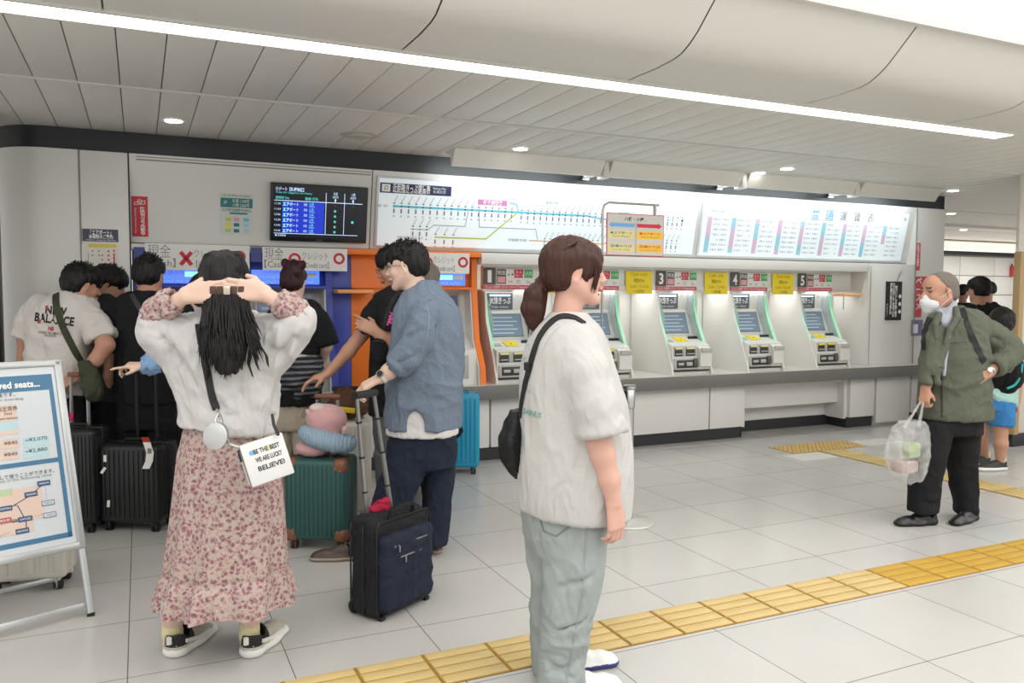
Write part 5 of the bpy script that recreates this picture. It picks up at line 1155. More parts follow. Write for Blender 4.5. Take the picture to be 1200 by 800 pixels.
def person_head(P, x, y, dd, f, sc, skin, hair, mhair, female=False, neck=None, res=.0055, u=UP, hk=None, extra=None, body=None, spike=0, seed=1):
    g = Sdf(res); hc = P.p(x, y, dd); pick, A, ax = head(g, hc, f, u, sc, female, neck)
    body(g)
    o = sobj('body', g, [skin, LIP, BROW], P.t, it=1, pick=pick)
    if hair:
        g = Sdf(res); short_hair(g, A, ax, sc, **(hk or {}))
        if extra: extra(g, A, ax)
        sobj('hair', g, mhair, P.t, mod=strandmod(.005, (70, 70, 25), seed), it=1)
    if spike: b = MB(); spikes(b, A, ax, mhair, spike, sc*1.06, seed); b.obj('hair_strands', P.t)
    return A, ax
def sleeve(g, L_, cut, n, rin, k=.02):
    g.limb(L_, k); g.cut(cut, n, .2); n = nrm(n); g.cone(cut-n*.04, cut+n*.03, rin, rin*1.06, 0, 'sub')
def floor_at(P, x, y, d): p = P.p(x, y, d); p[2] = 0; return p
m_ch = fabric('chambray_blue', '6f7c8c', bscale=420, bump=.45, var=.28, vscale=120, wr=.7); m_den = fabric('denim_navy', '1f2635', bscale=300, var=.2, vscale=40)
m_bt = fabric('tee_black', '1c1c1e', var=.15, wr=.7); m_gt = fabric('trousers_grey', '6c6d70', var=.1)
m_brs = mat('shoe_brown', '4a3a34', .45); m_sol = mat('sole_tan', 'a3917c', .6); m_ksh = mat('shoe_black', '1a1a1b', .3); m_ksol = mat('sole_black', '101010', .6)
m_gl = mat('glasses_frame', '6c6058', .3, .6); m_lens = mat('glasses_lens', 'dfe6ea', .05, alpha=.25)
def glasses(P, A, ax, sc, m=m_gl):
    f, l, u = ax; b = MB(); F = Frame(A(.104, 0, .002), -l, u)
    for s in (1, -1):
        b.tube([F.p(s*.033*sc+.023*sc*math.cos(t), .016*sc*math.sin(t)*1.05, -.004*abs(s)) for t in [q*math.pi/8 for q in range(16)]], .0016, m, 6, closed=True)
        b.tube([A(.10, s*.057, .006), A(.05, s*.076, .006), A(-.012, s*.084, .0)], .0016, m, 6)
    b.tube([F.p(-.010*sc, .003, 0), F.p(.010*sc, .003, 0)], .0014, m, 6)
    o = b.obj('glasses', P.t); c = MB()
    for s in (1, -1): c.poly([F.p(s*.033*sc+.022*sc*math.cos(t), .016*sc*math.sin(t), -.004) for t in [q*math.pi/8 for q in range(16)]], m_lens)
    c.obj('lens', o)

# ---- man in chambray shirt
P = person(455, 652, 'man with glasses in a blue chambray shirt and dark jeans, holding a trolley case')
CMN = P; f = D3(-.97, .12, -.10)
def body(g):
    g.rows(P.rows([(340, 480, 512, .07, 0), (360, 474, 524, .12, 0), (480, 465, 530, .12, 0), (540, 465, 530, .12, 0)]), NV, RV, .03)
    g.limb(P.limb([(497, 374, -.12, .045), (485, 405, -.17, .042), (470, 424, -.2, .040), (456, 435, -.21, .040), (446, 443, -.22, .030)]), .02)
    hand(g, P.p(445, 443, -.22), D3(-.80, -.05, -.45), D3(-.35, .25, -.9), D3(-.3, -.3, .8), 1.06, .85, .8, each=(.9, 1, 1, 1))
    g.limb(P.limb([(497, 380, .17, .055), (480, 430, .2, .045)]), .02)
A, ax = person_head(P, 477, 312, 0, f, 1.0, SKIN, True, HB, neck=P.p(492, 350, 0), res=.0048, body=body, hk=dict(t=.013, fringe=.045, nape=-.06, high=.004), spike=160, seed=4)
glasses(P, A, ax, 1.0)
g = Sdf(.0055)
sleeve(g, P.limb([(500, 368, -.14, .078), (490, 396, -.18, .080), (477, 418, -.2, .068), (462, 431, -.205, .060), (452, 440, -.21, .055)]), P.p(464, 430, -.205), D3(-.75, 0, -.62), .048, .015)
g.rows(P.rows([(332, 484, 512, .06, 0), (340, 478, 517, .09, 0), (350, 470, 527, .13, 0), (366, 463, 538, .16, 0), (390, 459, 542, .18, 0), (430, 455, 542, .18, 0), (470, 453, 540, .175, 0), (505, 452, 539, .17, 0)]), NV, RV, .025, p=2.2)
g.cut(P.p(505, 500, 0), D3(0, 0, -1), .4); g.rows(P.rows([(470, 459, 533, .155, 0), (520, 459, 533, .155, 0)]), NV, RV, 0, 'sub')
g.ell(P.p(486, 504, -.18), (RV, NV, UP), (.05, .13, .11), .01, 'sub')
g.cone(P.p(490, 334, 0), P.p(484, 322, 0), .058, .064, .006, 'sub')
for a, c, rr in (((478, 395, -.26), (500, 385, -.25), .009), ((470, 425, -.27), (490, 415, -.26), .009), ((515, 400, -.18), (530, 470, -.16), .012), ((500, 350, -.15), (512, 400, -.2), .008), ((495, 450, -.2), (525, 485, -.18), .010)): g.cone(P.p(*a), P.p(*c), rr, rr*.4, .03, 'sub')
SH = sobj('shirt', g, m_ch, P.t, fold=(.006, (9, 9, 5), 41), it=2)
g = Sdf(.0055); g.limb(P.limb([(471, 425, -.205, .062), (466, 429, -.208, .060)]), .005); g.cone(P.p(474, 422, -.2), P.p(450, 442, -.215), .050, .050, 0, 'sub'); sobj('rolled_cuff', g, m_ch, P.t, fold=(.003, (20, 20, 20), 2))
mst = mat('seam_light_blue', '8796a8', .8)
for pts in ([(499, 352), (503, 372), (500, 395), (495, 410)], [(503, 340), (515, 350), (528, 356)]): band(onsurf([SH], P, catmull(pts, 8), .0025), .002, mst, 'seam', P.t, .0006)
g = Sdf(.0055)
g.rows(P.rows([(328, 487, 511, .065, 0), (340, 480, 514, .07, 0)]), NV, RV, .01); g.cone(P.p(492, 338, 0), P.p(486, 322, 0), .060, .064, .004, 'sub'); sobj('collar', g, m_ch, P.t)
g = Sdf(.006); g.rows(P.rows([(470, 456, 534, .155, 0), (500, 453, 537, .155, 0), (508, 454, 536, .155, 0)]), NV, RV, .02); sobj('undershirt', g, fabric('undershirt_white', 'd5d3d0', wr=.3), P.t, fold=(.003, (9, 9, 9), 7))
g = Sdf(.0055)
g.rows(P.rows([(495, 457, 534, .14, 0), (520, 455, 533, .14, 0), (545, 456, 530, .13, 0)]), NV, RV, .03)
g.rows(P.rows([(520, 455, 508, .10, -.04), (560, 446, 496, .095, -.07), (590, 436, 480, .09, -.08), (615, 424, 462, .08, -.06), (640, 411, 438, .07, -.04), (647, 408, 434, .068, -.04)]), NV, RV, .03)
g.rows(P.rows([(520, 488, 534, .10, .05), (570, 496, 531, .09, .06), (610, 497, 526, .085, .05), (636, 496, 523, .08, .04)]), NV, RV, .03)
for a, c, rr in (((425, 625, -.14), (455, 640, -.12), .009), ((438, 600, -.17), (470, 590, -.17), .009), ((500, 620, -.05), (524, 628, -.04), .007), ((498, 600, -.05), (522, 606, -.05), .007), ((455, 540, -.16), (490, 525, -.15), .009)): g.cone(P.p(*a), P.p(*c), rr, rr*.5, .02, 'sub')
sobj('trousers', g, m_den, P.t, fold=(.005, (9, 9, 7), 51), it=2)
h0 = floor_at(P, 423, 655, -.04); shoe('s', P.t, P, h0, h0+D3(-.98, -.1)*.26, m_brs, m_sol, hgt=.085)
h0 = floor_at(P, 516, 655, .05); shoe('s', P.t, P, h0, h0+D3(-.72, .5)*.26, m_brs, m_sol, hgt=.085)
t = thing('wrist_watch', 'pale strap wrist watch with round black face on the chambray man', 'watch', tuple(P.p(448, 441, -.22)))
w0 = P.p(448, 441.5, -.22); wd = nrm(P.p(445, 443, -.22)-P.p(456, 435, -.21)); b = MB(); b.lathe(w0-wd*.01, [(.034, 0), (.037, .002), (.037, .018), (.034, .02)], mat('watch_strap', 'c9c6c0', .5), 24, axis=tuple(wd)); b.obj('strap', t)
nW = nrm(D3(-.2, -.85, .5)-wd*(D3(-.2, -.85, .5)@wd)); b = MB(); b.lathe(w0+nW*.033, [(.019, 0), (.020, .004), (.019, .009)], mat('watch_case', '8b8b8d', .3, .8), 24, axis=tuple(nW)); b.lathe(w0+nW*.0405, [(.0165, 0), (.016, .003)], m_ksol, 24, axis=tuple(nW)); b.obj('case', t)

# ---- man in black T-shirt reaching for the green case
P = person(470, 624, 'man in black T-shirt and grey trousers reaching for the green suitcase handle')
BTM = P; f = D3(-.90, .05, -.22)
def body(g):
    g.rows(P.rows([(345, 452, 484, .07, 0), (365, 448, 494, .12, 0), (500, 446, 496, .12, 0)]), NV, RV, .03)
    g.limb(P.limb([(447, 358, -.02, .055), (430, 384, -.05, .046), (408, 412, -.08, .040), (384, 438, -.10, .027)]), .02)
    hand(g, P.p(385, 437, -.10), D3(-.90, -.05, -.32), D3(-.2, .1, -1), D3(-.2, -1, .1), 1.05, .42, .6)
    g.limb(P.limb([(460, 365, -.10, .052), (463, 405, -.17, .044), (448, 395, -.19, .036), (440, 388, -.20, .027)]), .02)
    hand(g, P.p(441, 389, -.20), D3(-.80, 0, .42), D3(.2, .9, -.4), D3(-.3, 0, .9), 1.0, .9, .3, each=(.4, 1, 1, 1))
A, ax = person_head(P, 464, 313, 0, f, 1.0, SKIN2, True, HB, neck=P.p(474, 352, 0), body=body, hk=dict(t=.016, fringe=.022, high=.002), spike=110, seed=9)
glasses(P, A, ax, 1.0)
g = Sdf(.006)
sleeve(g, P.limb([(452, 354, -.02, .07), (438, 373, -.04, .066), (426, 388, -.05, .064), (418, 398, -.05, .06)]), P.p(426, 387, -.05), D3(-.72, 0, -.7), .052)
sleeve(g, P.limb([(458, 358, -.08, .068), (461, 385, -.14, .066), (462, 398, -.15, .064)]), P.p(461, 388, -.14), D3(.05, -.2, -1), .052)
g.rows(P.rows([(336, 458, 482, .065, 0), (345, 448, 492, .11, 0), (358, 440, 500, .14, 0), (380, 437, 503, .16, 0), (430, 435, 504, .165, 0), (484, 434, 504, .165, 0)]), NV, RV, .025)
SH = sobj('shirt', g, m_bt, P.t, fold=(.006, (9, 9, 5), 61), it=2)
for x, y in ((455, 372), (459, 376), (453, 378), (457, 368)): 
    print_on(SH, '✿', P, x, y, 7, mat('print_hot_pink', 'd04a94', .6), 'shirt_print', parent=P.t)
band(onsurf([SH], P, catmull([(468, 342), (460, 352), (455, 365), (451, 380), (446, 398)], 8), .003), .012, mat('strap_black2', '101012', .7), 'bag_strap', P.t)
g = Sdf(.006); g.rows(P.rows([(478, 437, 503, .14, 0), (520, 440, 502, .14, 0), (545, 446, 502, .13, 0)]), NV, RV, .03)
g.rows(P.rows([(530, 440, 476, .10, -.05), (580, 444, 474, .09, -.05), (618, 450, 474, .08, -.05)]), NV, RV, .03); g.rows(P.rows([(530, 464, 503, .10, .05), (580, 466, 500, .09, .07), (610, 468, 497, .08, .09)]), NV, RV, .03)
sobj('trousers', g, m_gt, P.t, fold=(.005, (9, 9, 6), 71), it=2)
for x, d in ((466, -.05), (486, .09)): h0 = floor_at(P, x+3, 622, d); shoe('s', P.t, P, h0, h0+D3(-.9, -.2)*.26, m_ksh, m_ksol)
t = thing('crossbody_pouch', 'small black rounded pouch on the chest of the black T-shirt man', 'bag', tuple(P.p(443, 425, -.26)))
g = Sdf(.0055); g.ell(P.p(444, 408, -.22), (RV, NV, UP), (.052, .03, .060), .02); g.ell(P.p(446, 419, -.22), (RV, NV, UP), (.036, .028, .04), .02); sobj('pouch', g, m_bt, t)
b = MB(); b.tube([P.p(437, 400, -.25), P.p(444, 399, -.256), P.p(451, 401, -.25)], .003, m_dark, 6); b.obj('zip', t)

# ---- grey haired person behind the chambray man
P = person(506, 588, 'grey-haired person in dark top almost hidden behind the chambray shirt man')
def body(g): g.rows(P.rows([(348, 496, 514, .06, 0), (362, 480, 524, .11, 0), (470, 484, 524, .12, 0)]), NV, RV, .03)
person_head(P, 501, 330, 0, D3(.1, 1), .98, SKIN2, True, HGR, neck=P.p(503, 352, 0), res=.008, body=body, hk=dict(t=.012))
g = Sdf(.009); g.rows(P.rows([(350, 490, 518, .1, 0), (362, 478, 530, .13, 0), (470, 478, 532, .14, 0)]), NV, RV, .03); g.limb(P.limb([(482, 370, 0, .06), (482, 430, -.05, .05)]), .03); g.limb(P.limb([(526, 370, 0, .06), (528, 430, -.05, .05)]), .03); sobj('jacket', g, m_bt, P.t, fold=(.005, (8, 8, 5), 3))
g = Sdf(.009); g.rows(P.rows([(465, 480, 530, .13, 0), (490, 482, 528, .12, 0)]), NV, RV, .03); g.rows(P.rows([(485, 482, 505, .09, 0), (582, 486, 502, .07, 0)]), NV, RV, .03); g.rows(P.rows([(485, 505, 528, .09, 0), (582, 508, 522, .07, 0)]), NV, RV, .03); sobj('trousers', g, m_den, P.t)
for x in (494, 515): h0 = floor_at(P, x, 588, -.08); shoe('s', P.t, P, h0, h0+D3(.1, 1)*.25, m_ksh, m_ksol)

# ---- woman with dark red bun, at the blue machine
P = person(345, 603, 'woman with dark red hair bun, black cropped T-shirt and beige trousers, from behind')
def body(g):
    g.rows(P.rows([(352, 336, 358, .06, 0), (366, 325, 372, .1, 0), (450, 326, 368, .1, 0)]), NV, RV, .03)
    g.limb(P.limb([(321, 370, 0, .045), (312, 405, -.02, .04), (322, 430, .12, .028)]), .02); g.limb(P.limb([(375, 372, 0, .045), (382, 405, -.0, .04), (376, 428, .15, .028)]), .02)
    hand(g, P.p(322, 430, .12), D3(.2, .9, 0), D3(0, 0, -1), D3(1, 0, 0), .9, .5); hand(g, P.p(376, 428, .15), D3(-.2, .9, 0), D3(0, 0, -1), D3(-1, 0, 0), .9, .5)
def bun(g, A, ax):
    for x, y, r in ((335, 309, .028), (344, 312, .040), (354, 310, .026), (344, 318, .058)): g.ell(P.p(x, y, -.05), (RV, NV, UP), (r, r, r*1.15), .006)
person_head(P, 344, 331, 0, D3(.05, 1, -.12), .90, SKIN, True, HRED, True, neck=P.p(347, 360, 0), res=.0065, body=body, hk=dict(t=.012, nape=-.075), extra=bun, seed=5)
g = Sdf(.0065)
sleeve(g, P.limb([(330, 366, 0, .07), (318, 385, 0, .075), (311, 402, 0, .075), (308, 412, 0, .07)]), P.p(310, 403, 0), D3(-.3, 0, -1), .06)
sleeve(g, P.limb([(364, 366, 0, .07), (376, 385, 0, .078), (382, 403, 0, .075), (384, 415, 0, .07)]), P.p(383, 404, 0), D3(.25, 0, -1), .06)
g.rows(P.rows([(350, 338, 358, .06, 0), (357, 326, 370, .1, 0), (368, 318, 378, .13, 0), (395, 320, 376, .135, 0), (414, 322, 374, .13, 0)]), NV, RV, .025); sobj('shirt', g, m_bt, P.t, fold=(.006, (9, 9, 6), 5), it=2)
g = Sdf(.0065); g.rows(P.rows([(408, 324, 370, .12, 0), (440, 322, 372, .12, 0)]), NV, RV, .03); sobj('undershirt', g, fabric('undershirt_white', 'd5d3d0'), P.t)
msp = mat('striped_cloth', '30323a', .85); nt, N, L, PB = nodes_of(msp); tc = N('ShaderNodeTexCoord'); wv = N('ShaderNodeTexWave'); wv.bands_direction = 'Z'; wv.inputs['Scale'].default_value = 9.5; wv.inputs['Distortion'].default_value = 2.2; wv.inputs['Detail Scale'].default_value = .6
L(tc.outputs['Object'], wv.inputs['Vector']); cr = N('ShaderNodeValToRGB'); cr.color_ramp.interpolation = 'CONSTANT'; cr.color_ramp.elements[0].color = lin('1d1f24'); cr.color_ramp.elements[1].color = lin('6f7278'); cr.color_ramp.elements[1].position = .62; L(wv.outputs['Fac'], cr.inputs[0]); L(cr.outputs[0], PB.inputs['Base Color'])
g = Sdf(.0065); g.rows(P.rows([(417, 322, 373, .13, -.01), (430, 320, 376, .14, -.01), (450, 320, 376, .145, -.01), (463, 320, 374, .145, -.01)]), NV, RV, .02); g.limb(P.limb([(322, 430, -.1, .03), (345, 446, -.16, .035), (370, 434, -.1, .03)]), .03); sobj('tied_shirt', g, msp, P.t, fold=(.008, (10, 10, 8), 15), it=2)
g = Sdf(.0065); g.rows(P.rows([(455, 320, 374, .135, -.01), (472, 319, 372, .13, -.01)]), NV, RV, .02); sobj('tied_shirt_hem', g, m_bt, P.t, fold=(.006, (14, 14, 4), 17), it=2)
mbe_ = fabric('trousers_beige', 'b7ab99', var=.08); g = Sdf(.0065)
g.rows(P.rows([(460, 322, 370, .12, 0), (485, 319, 370, .12, 0), (500, 319, 368, .12, 0)]), NV, RV, .03); g.rows(P.rows([(490, 318, 345, .10, 0), (540, 318, 343, .10, 0), (594, 320, 341, .09, 0)]), NV, RV, .02); g.rows(P.rows([(490, 344, 370, .10, 0), (540, 347, 369, .10, 0), (594, 349, 368, .09, 0)]), NV, RV, .02)
sobj('trousers', g, mbe_, P.t, fold=(.008, (9, 9, 5), 25), it=2)
for x in (331, 358): h0 = floor_at(P, x, 603, -.08); shoe('s', P.t, P, h0, h0+D3(.1, 1)*.24, mw, mw)

# ---- man in black at the left blue machine
P = person(176, 599, 'dark-haired man seen from behind in black long T-shirt with sling strap')
def body(g):
    g.rows(P.rows([(340, 165, 186, .06, 0), (355, 155, 200, .1, 0), (500, 152, 204, .11, 0)]), NV, RV, .03)
    g.limb(P.limb([(142, 362, 0, .05), (132, 392, .02, .043), (150, 420, .15, .03)]), .02); g.limb(P.limb([(215, 364, 0, .05), (228, 395, .0, .043), (214, 420, .16, .03)]), .02)
    hand(g, P.p(150, 420, .15), D3(.4, .9, 0), D3(0, 0, -1), D3(1, 0, 0), 1, .5); hand(g, P.p(214, 420, .16), D3(-.4, .9, 0), D3(0, 0, -1), D3(-1, 0, 0), 1, .5)
person_head(P, 175, 323, 0, D3(0, 1, -.05), 1.02, SKIN2, True, HB, neck=P.p(176, 352, 0), res=.0062, body=body, hk=dict(t=.014, nape=-.062), spike=90, seed=6)
g = Sdf(.0065)
sleeve(g, P.limb([(152, 358, 0, .078), (140, 375, 0, .075), (134, 393, 0, .068), (136, 402, .03, .065)]), P.p(135, 397, .01), D3(.1, .1, -1), .055)
sleeve(g, P.limb([(203, 358, 0, .078), (218, 374, 0, .078), (226, 392, 0, .07), (226, 400, .03, .065)]), P.p(226, 394, .01), D3(.0, .1, -1), .055)
g.rows(P.rows([(341, 164, 188, .06, 0), (347, 152, 202, .11, 0), (358, 141, 214, .15, 0), (390, 139, 216, .16, 0), (440, 139, 214, .16, 0), (470, 140, 212, .16, 0)]), NV, RV, .025); SH = sobj('shirt', g, m_bt, P.t, fold=(.007, (8, 8, 4), 35), it=2)
band(onsurf([SH], P, catmull([(154, 345), (163, 360), (173, 378), (186, 400), (200, 430), (208, 455)], 8), .003), .014, mat('strap_charcoal', '38383c', .7), 'bag_strap', P.t)
g = Sdf(.007); g.rows(P.rows([(460, 141, 211, .15, 0), (500, 142, 210, .14, 0)]), NV, RV, .03); g.rows(P.rows([(490, 142, 176, .12, 0), (593, 148, 174, .09, 0)]), NV, RV, .02); g.rows(P.rows([(490, 176, 210, .12, 0), (593, 179, 206, .09, 0)]), NV, RV, .02); sobj('trousers', g, m_bt, P.t, fold=(.006, (8, 8, 4), 36))
for x in (162, 192): h0 = floor_at(P, x, 599, -.08); shoe('s', P.t, P, h0, h0+D3(0, 1)*.26, m_ksh, m_ksol)

# ---- man looking down to the right, between the two
P = person(122, 590, 'dark-haired man in charcoal top looking down to the right at the machine')
def body(g):
    g.rows(P.rows([(342, 112, 134, .06, 0), (360, 108, 146, .1, 0), (470, 108, 144, .11, 0)]), NV, RV, .03)
    g.limb(P.limb([(126, 372, -.13, .05), (130, 412, -.15, .045), (128, 440, -.14, .036), (126, 456, -.12, .027)]), .02); hand(g, P.p(126, 456, -.12), D3(.05, .2, -1), D3(-.5, .8, 0), D3(.9, .3, 0), 1, .7)
    g.limb(P.limb([(130, 375, .15, .05), (142, 412, .12, .04), (156, 420, .14, .03)]), .02); hand(g, P.p(156, 420, .14), D3(.9, .1, 0), D3(0, 0, -1), D3(.3, -1, 0), 1, .5)
person_head(P, 127, 334, 0, D3(.86, .35, -.38), 1.0, SKIN2, True, HB, neck=P.p(119, 360, 0), res=.0062, u=D3(.3, .1, 1), body=body, hk=dict(t=.016, fringe=.028, nape=-.05), spike=70, seed=8)
mch = fabric('top_charcoal', '2c2d30', var=.15); g = Sdf(.0065)
sleeve(g, P.limb([(122, 365, -.1, .075), (127, 390, -.14, .07), (130, 412, -.15, .066), (131, 420, -.15, .06)]), P.p(130, 412, -.15), D3(.05, 0, -1), .05)
g.rows(P.rows([(345, 112, 134, .07, 0), (352, 106, 142, .12, 0), (366, 103, 148, .16, 0), (400, 103, 148, .17, 0), (468, 104, 147, .17, 0)]), NV, RV, .025); sobj('shirt', g, mch, P.t, fold=(.006, (8, 8, 4), 45), it=2)
g = Sdf(.008); g.rows(P.rows([(462, 105, 146, .15, 0), (500, 105, 146, .14, 0), (584, 112, 138, .12, 0)]), NV, RV, .03); sobj('trousers', g, m_bt, P.t, fold=(.006, (8, 8, 4), 46))
for x in (116, 130): h0 = floor_at(P, x, 590, .0); shoe('s', P.t, P, h0, h0+D3(.8, .5)*.26, m_ksh, m_ksol)

# ---- man in white T-shirt with olive sling bag
P = person(82, 604, 'man in white printed T-shirt with an olive sling bag, holding a suitcase handle')
def body(g):
    g.rows(P.rows([(345, 72, 104, .07, 0), (358, 62, 108, .1, 0), (460, 55, 100, .11, 0)]), NV, RV, .03)
    g.limb(P.limb([(108, 370, -.03, .055), (124, 404, -.1, .052), (112, 422, -.13, .042), (97, 436, -.15, .030), (92, 440, -.155, .027)]), .02); hand(g, P.p(93, 440, -.155), D3(-.8, -.15, -.45), D3(-.4, .5, -.7), D3(-.4, -.6, .7), 1.05, .9, .7)
    g.limb(P.limb([(38, 366, 0, .05), (30, 398, -.0, .046), (27, 425, .02, .036), (28, 440, .03, .028)]), .02); hand(g, P.p(28, 440, .03), D3(.05, .1, -1), D3(.8, .4, 0), D3(.3, .9, 0), 1, .6)
person_head(P, 96, 334, 0, D3(.62, .75, -.22), 1.04, SKIN2, True, HB, neck=P.p(87, 360, 0), res=.0058, u=D3(.15, .1, 1), body=body, hk=dict(t=.015, fringe=.03, nape=-.055), spike=120, seed=14)
mtw = fabric('tee_white_print', 'cfcbc6', var=.05, wr=.6); g = Sdf(.006)
sleeve(g, P.limb([(98, 362, 0, .085), (112, 382, -.04, .085), (120, 397, -.06, .084), (126, 410, -.08, .08)]), P.p(119, 397, -.06), D3(.45, -.2, -1), .066)
sleeve(g, P.limb([(50, 360, 0, .085), (36, 378, 0, .085), (29, 394, 0, .08), (26, 405, 0, .08)]), P.p(29, 393, 0), D3(-.3, 0, -1), .066)
g.rows(P.rows([(342, 72, 102, .07, 0), (347, 60, 106, .10, 0), (356, 46, 112, .15, 0), (372, 38, 112, .17, 0), (410, 36, 104, .175, 0), (462, 34, 98, .175, 0)]), NV, RV, .03, p=2.2)
for a, c, rr in (((100, 400, -.16), (75, 440, -.18), .012), ((90, 375, -.16), (104, 410, -.15), .010), ((50, 400, -.17), (60, 450, -.18), .010)): g.cone(P.p(*a), P.p(*c), rr, rr*.4, .03, 'sub')
SH = sobj('shirt', g, mtw, P.t, fold=(.007, (8, 8, 4.5), 55), it=2)
mk = mat('print_black_shirt', '262122', .8); mr_ = mat('print_red_shirt', 'b84250', .8)
print_on(SH, 'NEW', P, 66, 364, 9, mk, 'shirt_print', w_px=25, rotd=.10, bold=.035, parent=P.t); print_on(SH, 'BALANCE', P, 64, 374, 10, mk, 'shirt_print', w_px=46, rotd=.13, bold=.035, parent=P.t)
print_on(SH, 'NB', P, 60, 385, 5, mr_, 'shirt_print', w_px=7, rotd=.1, bold=.04, parent=P.t); print_on(SH, 'ATHLETIC WELL-BEING CO', P, 59, 390, 3, mk, 'shirt_print', w_px=28, rotd=.08, parent=P.t); print_on(SH, 'BOSTON, MASS', P, 59, 393.5, 3, mk, 'shirt_print', w_px=14, rotd=.08, parent=P.t)
for x, y in ((46, 377), (55, 360)): print_on(SH, '●', P, x, y, 4, mr_, 'shirt_print', parent=P.t)
g = Sdf(.007); g.rows(P.rows([(450, 42, 96, .15, 0), (480, 42, 100, .14, 0), (500, 44, 102, .14, 0)]), NV, RV, .03); g.rows(P.rows([(490, 44, 72, .12, 0), (598, 52, 74, .08, 0)]), NV, RV, .02); g.rows(P.rows([(490, 73, 103, .12, 0), (598, 80, 102, .08, 0)]), NV, RV, .02); sobj('trousers', g, m_bt, P.t, fold=(.005, (8, 8, 4), 56))
for x in (63, 91): h0 = floor_at(P, x, 604, -.06); shoe('s', P.t, P, h0, h0+D3(.4, .9)*.26, m_ksh, m_ksol)
mol = fabric('olive_nylon', '3d4230', .6, wr=.8); t = thing('sling_bag', 'olive green sling bag hanging at the hip of the white T-shirt man', 'bag', tuple(P.p(108, 468, -.2)))
st = onsurf([SH], P, catmull([(66, 344), (66, 356), (70, 372), (77, 390), (86, 408), (95, 424), (100, 432)], 8), .004); band(st, .020, mol, 'strap', t)
g = Sdf(.006); g.rows([(P.p((a+c)/2, y, -.18), (c-a)/2*P.s*.97, hd) for y, a, c, hd in ((424, 93, 103, .03), (434, 95, 113, .05), (448, 97, 119, .065), (460, 99, 120, .06), (468, 104, 116, .03))], NV, RV, .01, p=2); sobj('pouch', g, mol, t, fold=(.006, (18, 18, 12), 6), it=2)

# ---- person with navy jacket pointing left, hidden behind the floral skirt woman
P = person(238, 640, 'person in navy jacket with light blue cuffs, pointing left, behind the floral woman')
def body(g):
    g.rows(P.rows([(378, 228, 250, .05, 0), (390, 222, 258, .09, 0), (480, 222, 256, .1, 0)]), NV, RV, .03)
    g.limb(P.limb([(222, 400, -.02, .045), (205, 428, -.08, .04), (185, 426, -.15, .033), (168, 428, -.2, .025)]), .02); hand(g, P.p(168, 428, -.2), D3(-1, -.1, .0), D3(.1, .3, -1), D3(0, -1, .3), .92, .9, .4, each=(.15, 1, 1, 1))
person_head(P, 240, 346, 0, D3(-.3, .95), .92, SKIN, True, HB, True, neck=P.p(240, 378, 0), res=.007, body=body, hk=dict(t=.016, nape=-.08), seed=2)
mnv = fabric('jacket_navy', '1d2433', var=.15); mlb = fabric('shirt_light_blue', '7f9fc4', var=.1); g = Sdf(.0065)
g.limb(P.limb([(225, 396, -.02, .07), (212, 425, -.07, .062), (198, 428, -.12, .052), (190, 427, -.14, .048)]), .02); g.cut(P.p(191, 427, -.14), D3(-1, -.3, .0), .15)
g.rows(P.rows([(374, 228, 252, .06, 0), (384, 216, 264, .1, 0), (400, 210, 268, .12, 0), (470, 211, 262, .13, 0), (486, 212, 262, .13, 0)]), NV, RV, .025); sobj('jacket', g, mnv, P.t, fold=(.007, (9, 9, 6), 65), it=2)
g = Sdf(.006); g.limb(P.limb([(191, 426, -.14, .046), (182, 424, -.16, .052), (178, 424, -.165, .054)]), .01); g.limb(P.limb([(176, 428, -.18, .045), (166, 428, -.2, .038)]), .01); g.cut(P.p(166, 428, -.2), D3(-1, -.3), .1); g.cone(P.p(180, 428, -.17), P.p(158, 428, -.21), .028, .030, 0, 'sub'); sobj('cuff', g, mlb, P.t, fold=(.006, (25, 25, 25), 3))
g = Sdf(.006); g.limb(P.limb([(223, 372, -.08, .022), (236, 366, -.11, .024), (250, 366, -.11, .02)]), .01); sobj('collar', g, mlb, P.t)
g = Sdf(.007); g.rows(P.rows([(480, 216, 260, .12, 0), (500, 216, 260, .12, 0), (630, 222, 254, .10, 0)]), NV, RV, .03); sobj('trousers', g, m_bt, P.t)
for x in (231, 246): h0 = floor_at(P, x, 640, -.05); shoe('s', P.t, P, h0, h0+D3(-.3, .9)*.24, m_ksh, m_ksol)

# ---- old man in green jacket
P = person(1100, 611, 'old man with face mask in dark green jacket carrying a plastic bag')
OM = P; f = D3(-.96, -.12, -.04)
def body(g):
    g.rows(P.rows([(366, 1100, 1126, .06, 0), (380, 1092, 1140, .11, 0), (480, 1090, 1144, .12, 0)]), NV, RV, .03)
    g.limb(P.limb([(1144, 384, .02, .055), (1178, 412, .02, .045), (1164, 430, -.10, .035), (1158, 437, -.15, .028)]), .02); hand(g, P.p(1159, 436, -.15), D3(-.85, -.1, -.45), D3(.2, .95, 0), D3(-.3, -.2, .9), 1.05, .25, .6)
    g.limb(P.limb([(1100, 392, -.09, .035), (1093, 430, -.12, .034), (1085, 454, -.14, .028)]), .02); hand(g, P.p(1084, 455, -.14), D3(-.08, -.05, -1), D3(.7, .6, 0), D3(-.7, -.7, 0), .88, 1.1, .6)
g = Sdf(.0052); hc = P.p(1101, 342, 0); pick, A, ax = head(g, hc, f, D3(-.05, 0, 1), 1.05, False, P.p(1113, 374, .0)); body(g)
sobj('body', g, [SKIN2, LIP, BROW], P.t, it=1, pick=pick)
g = Sdf(.0052); E = lambda x, y, z, r, k=.012, kind='add': g.ell(A(x, y, z), ax, np.array(r)*1.05, k, kind)
E(-.012, 0, .035, (.1005, .0805, .0865), .0); E(-.05, 0, -.015, (.062, .070, .055), .02); E(.10, 0, -.01, (.10, .12, .085), .01, 'sub')
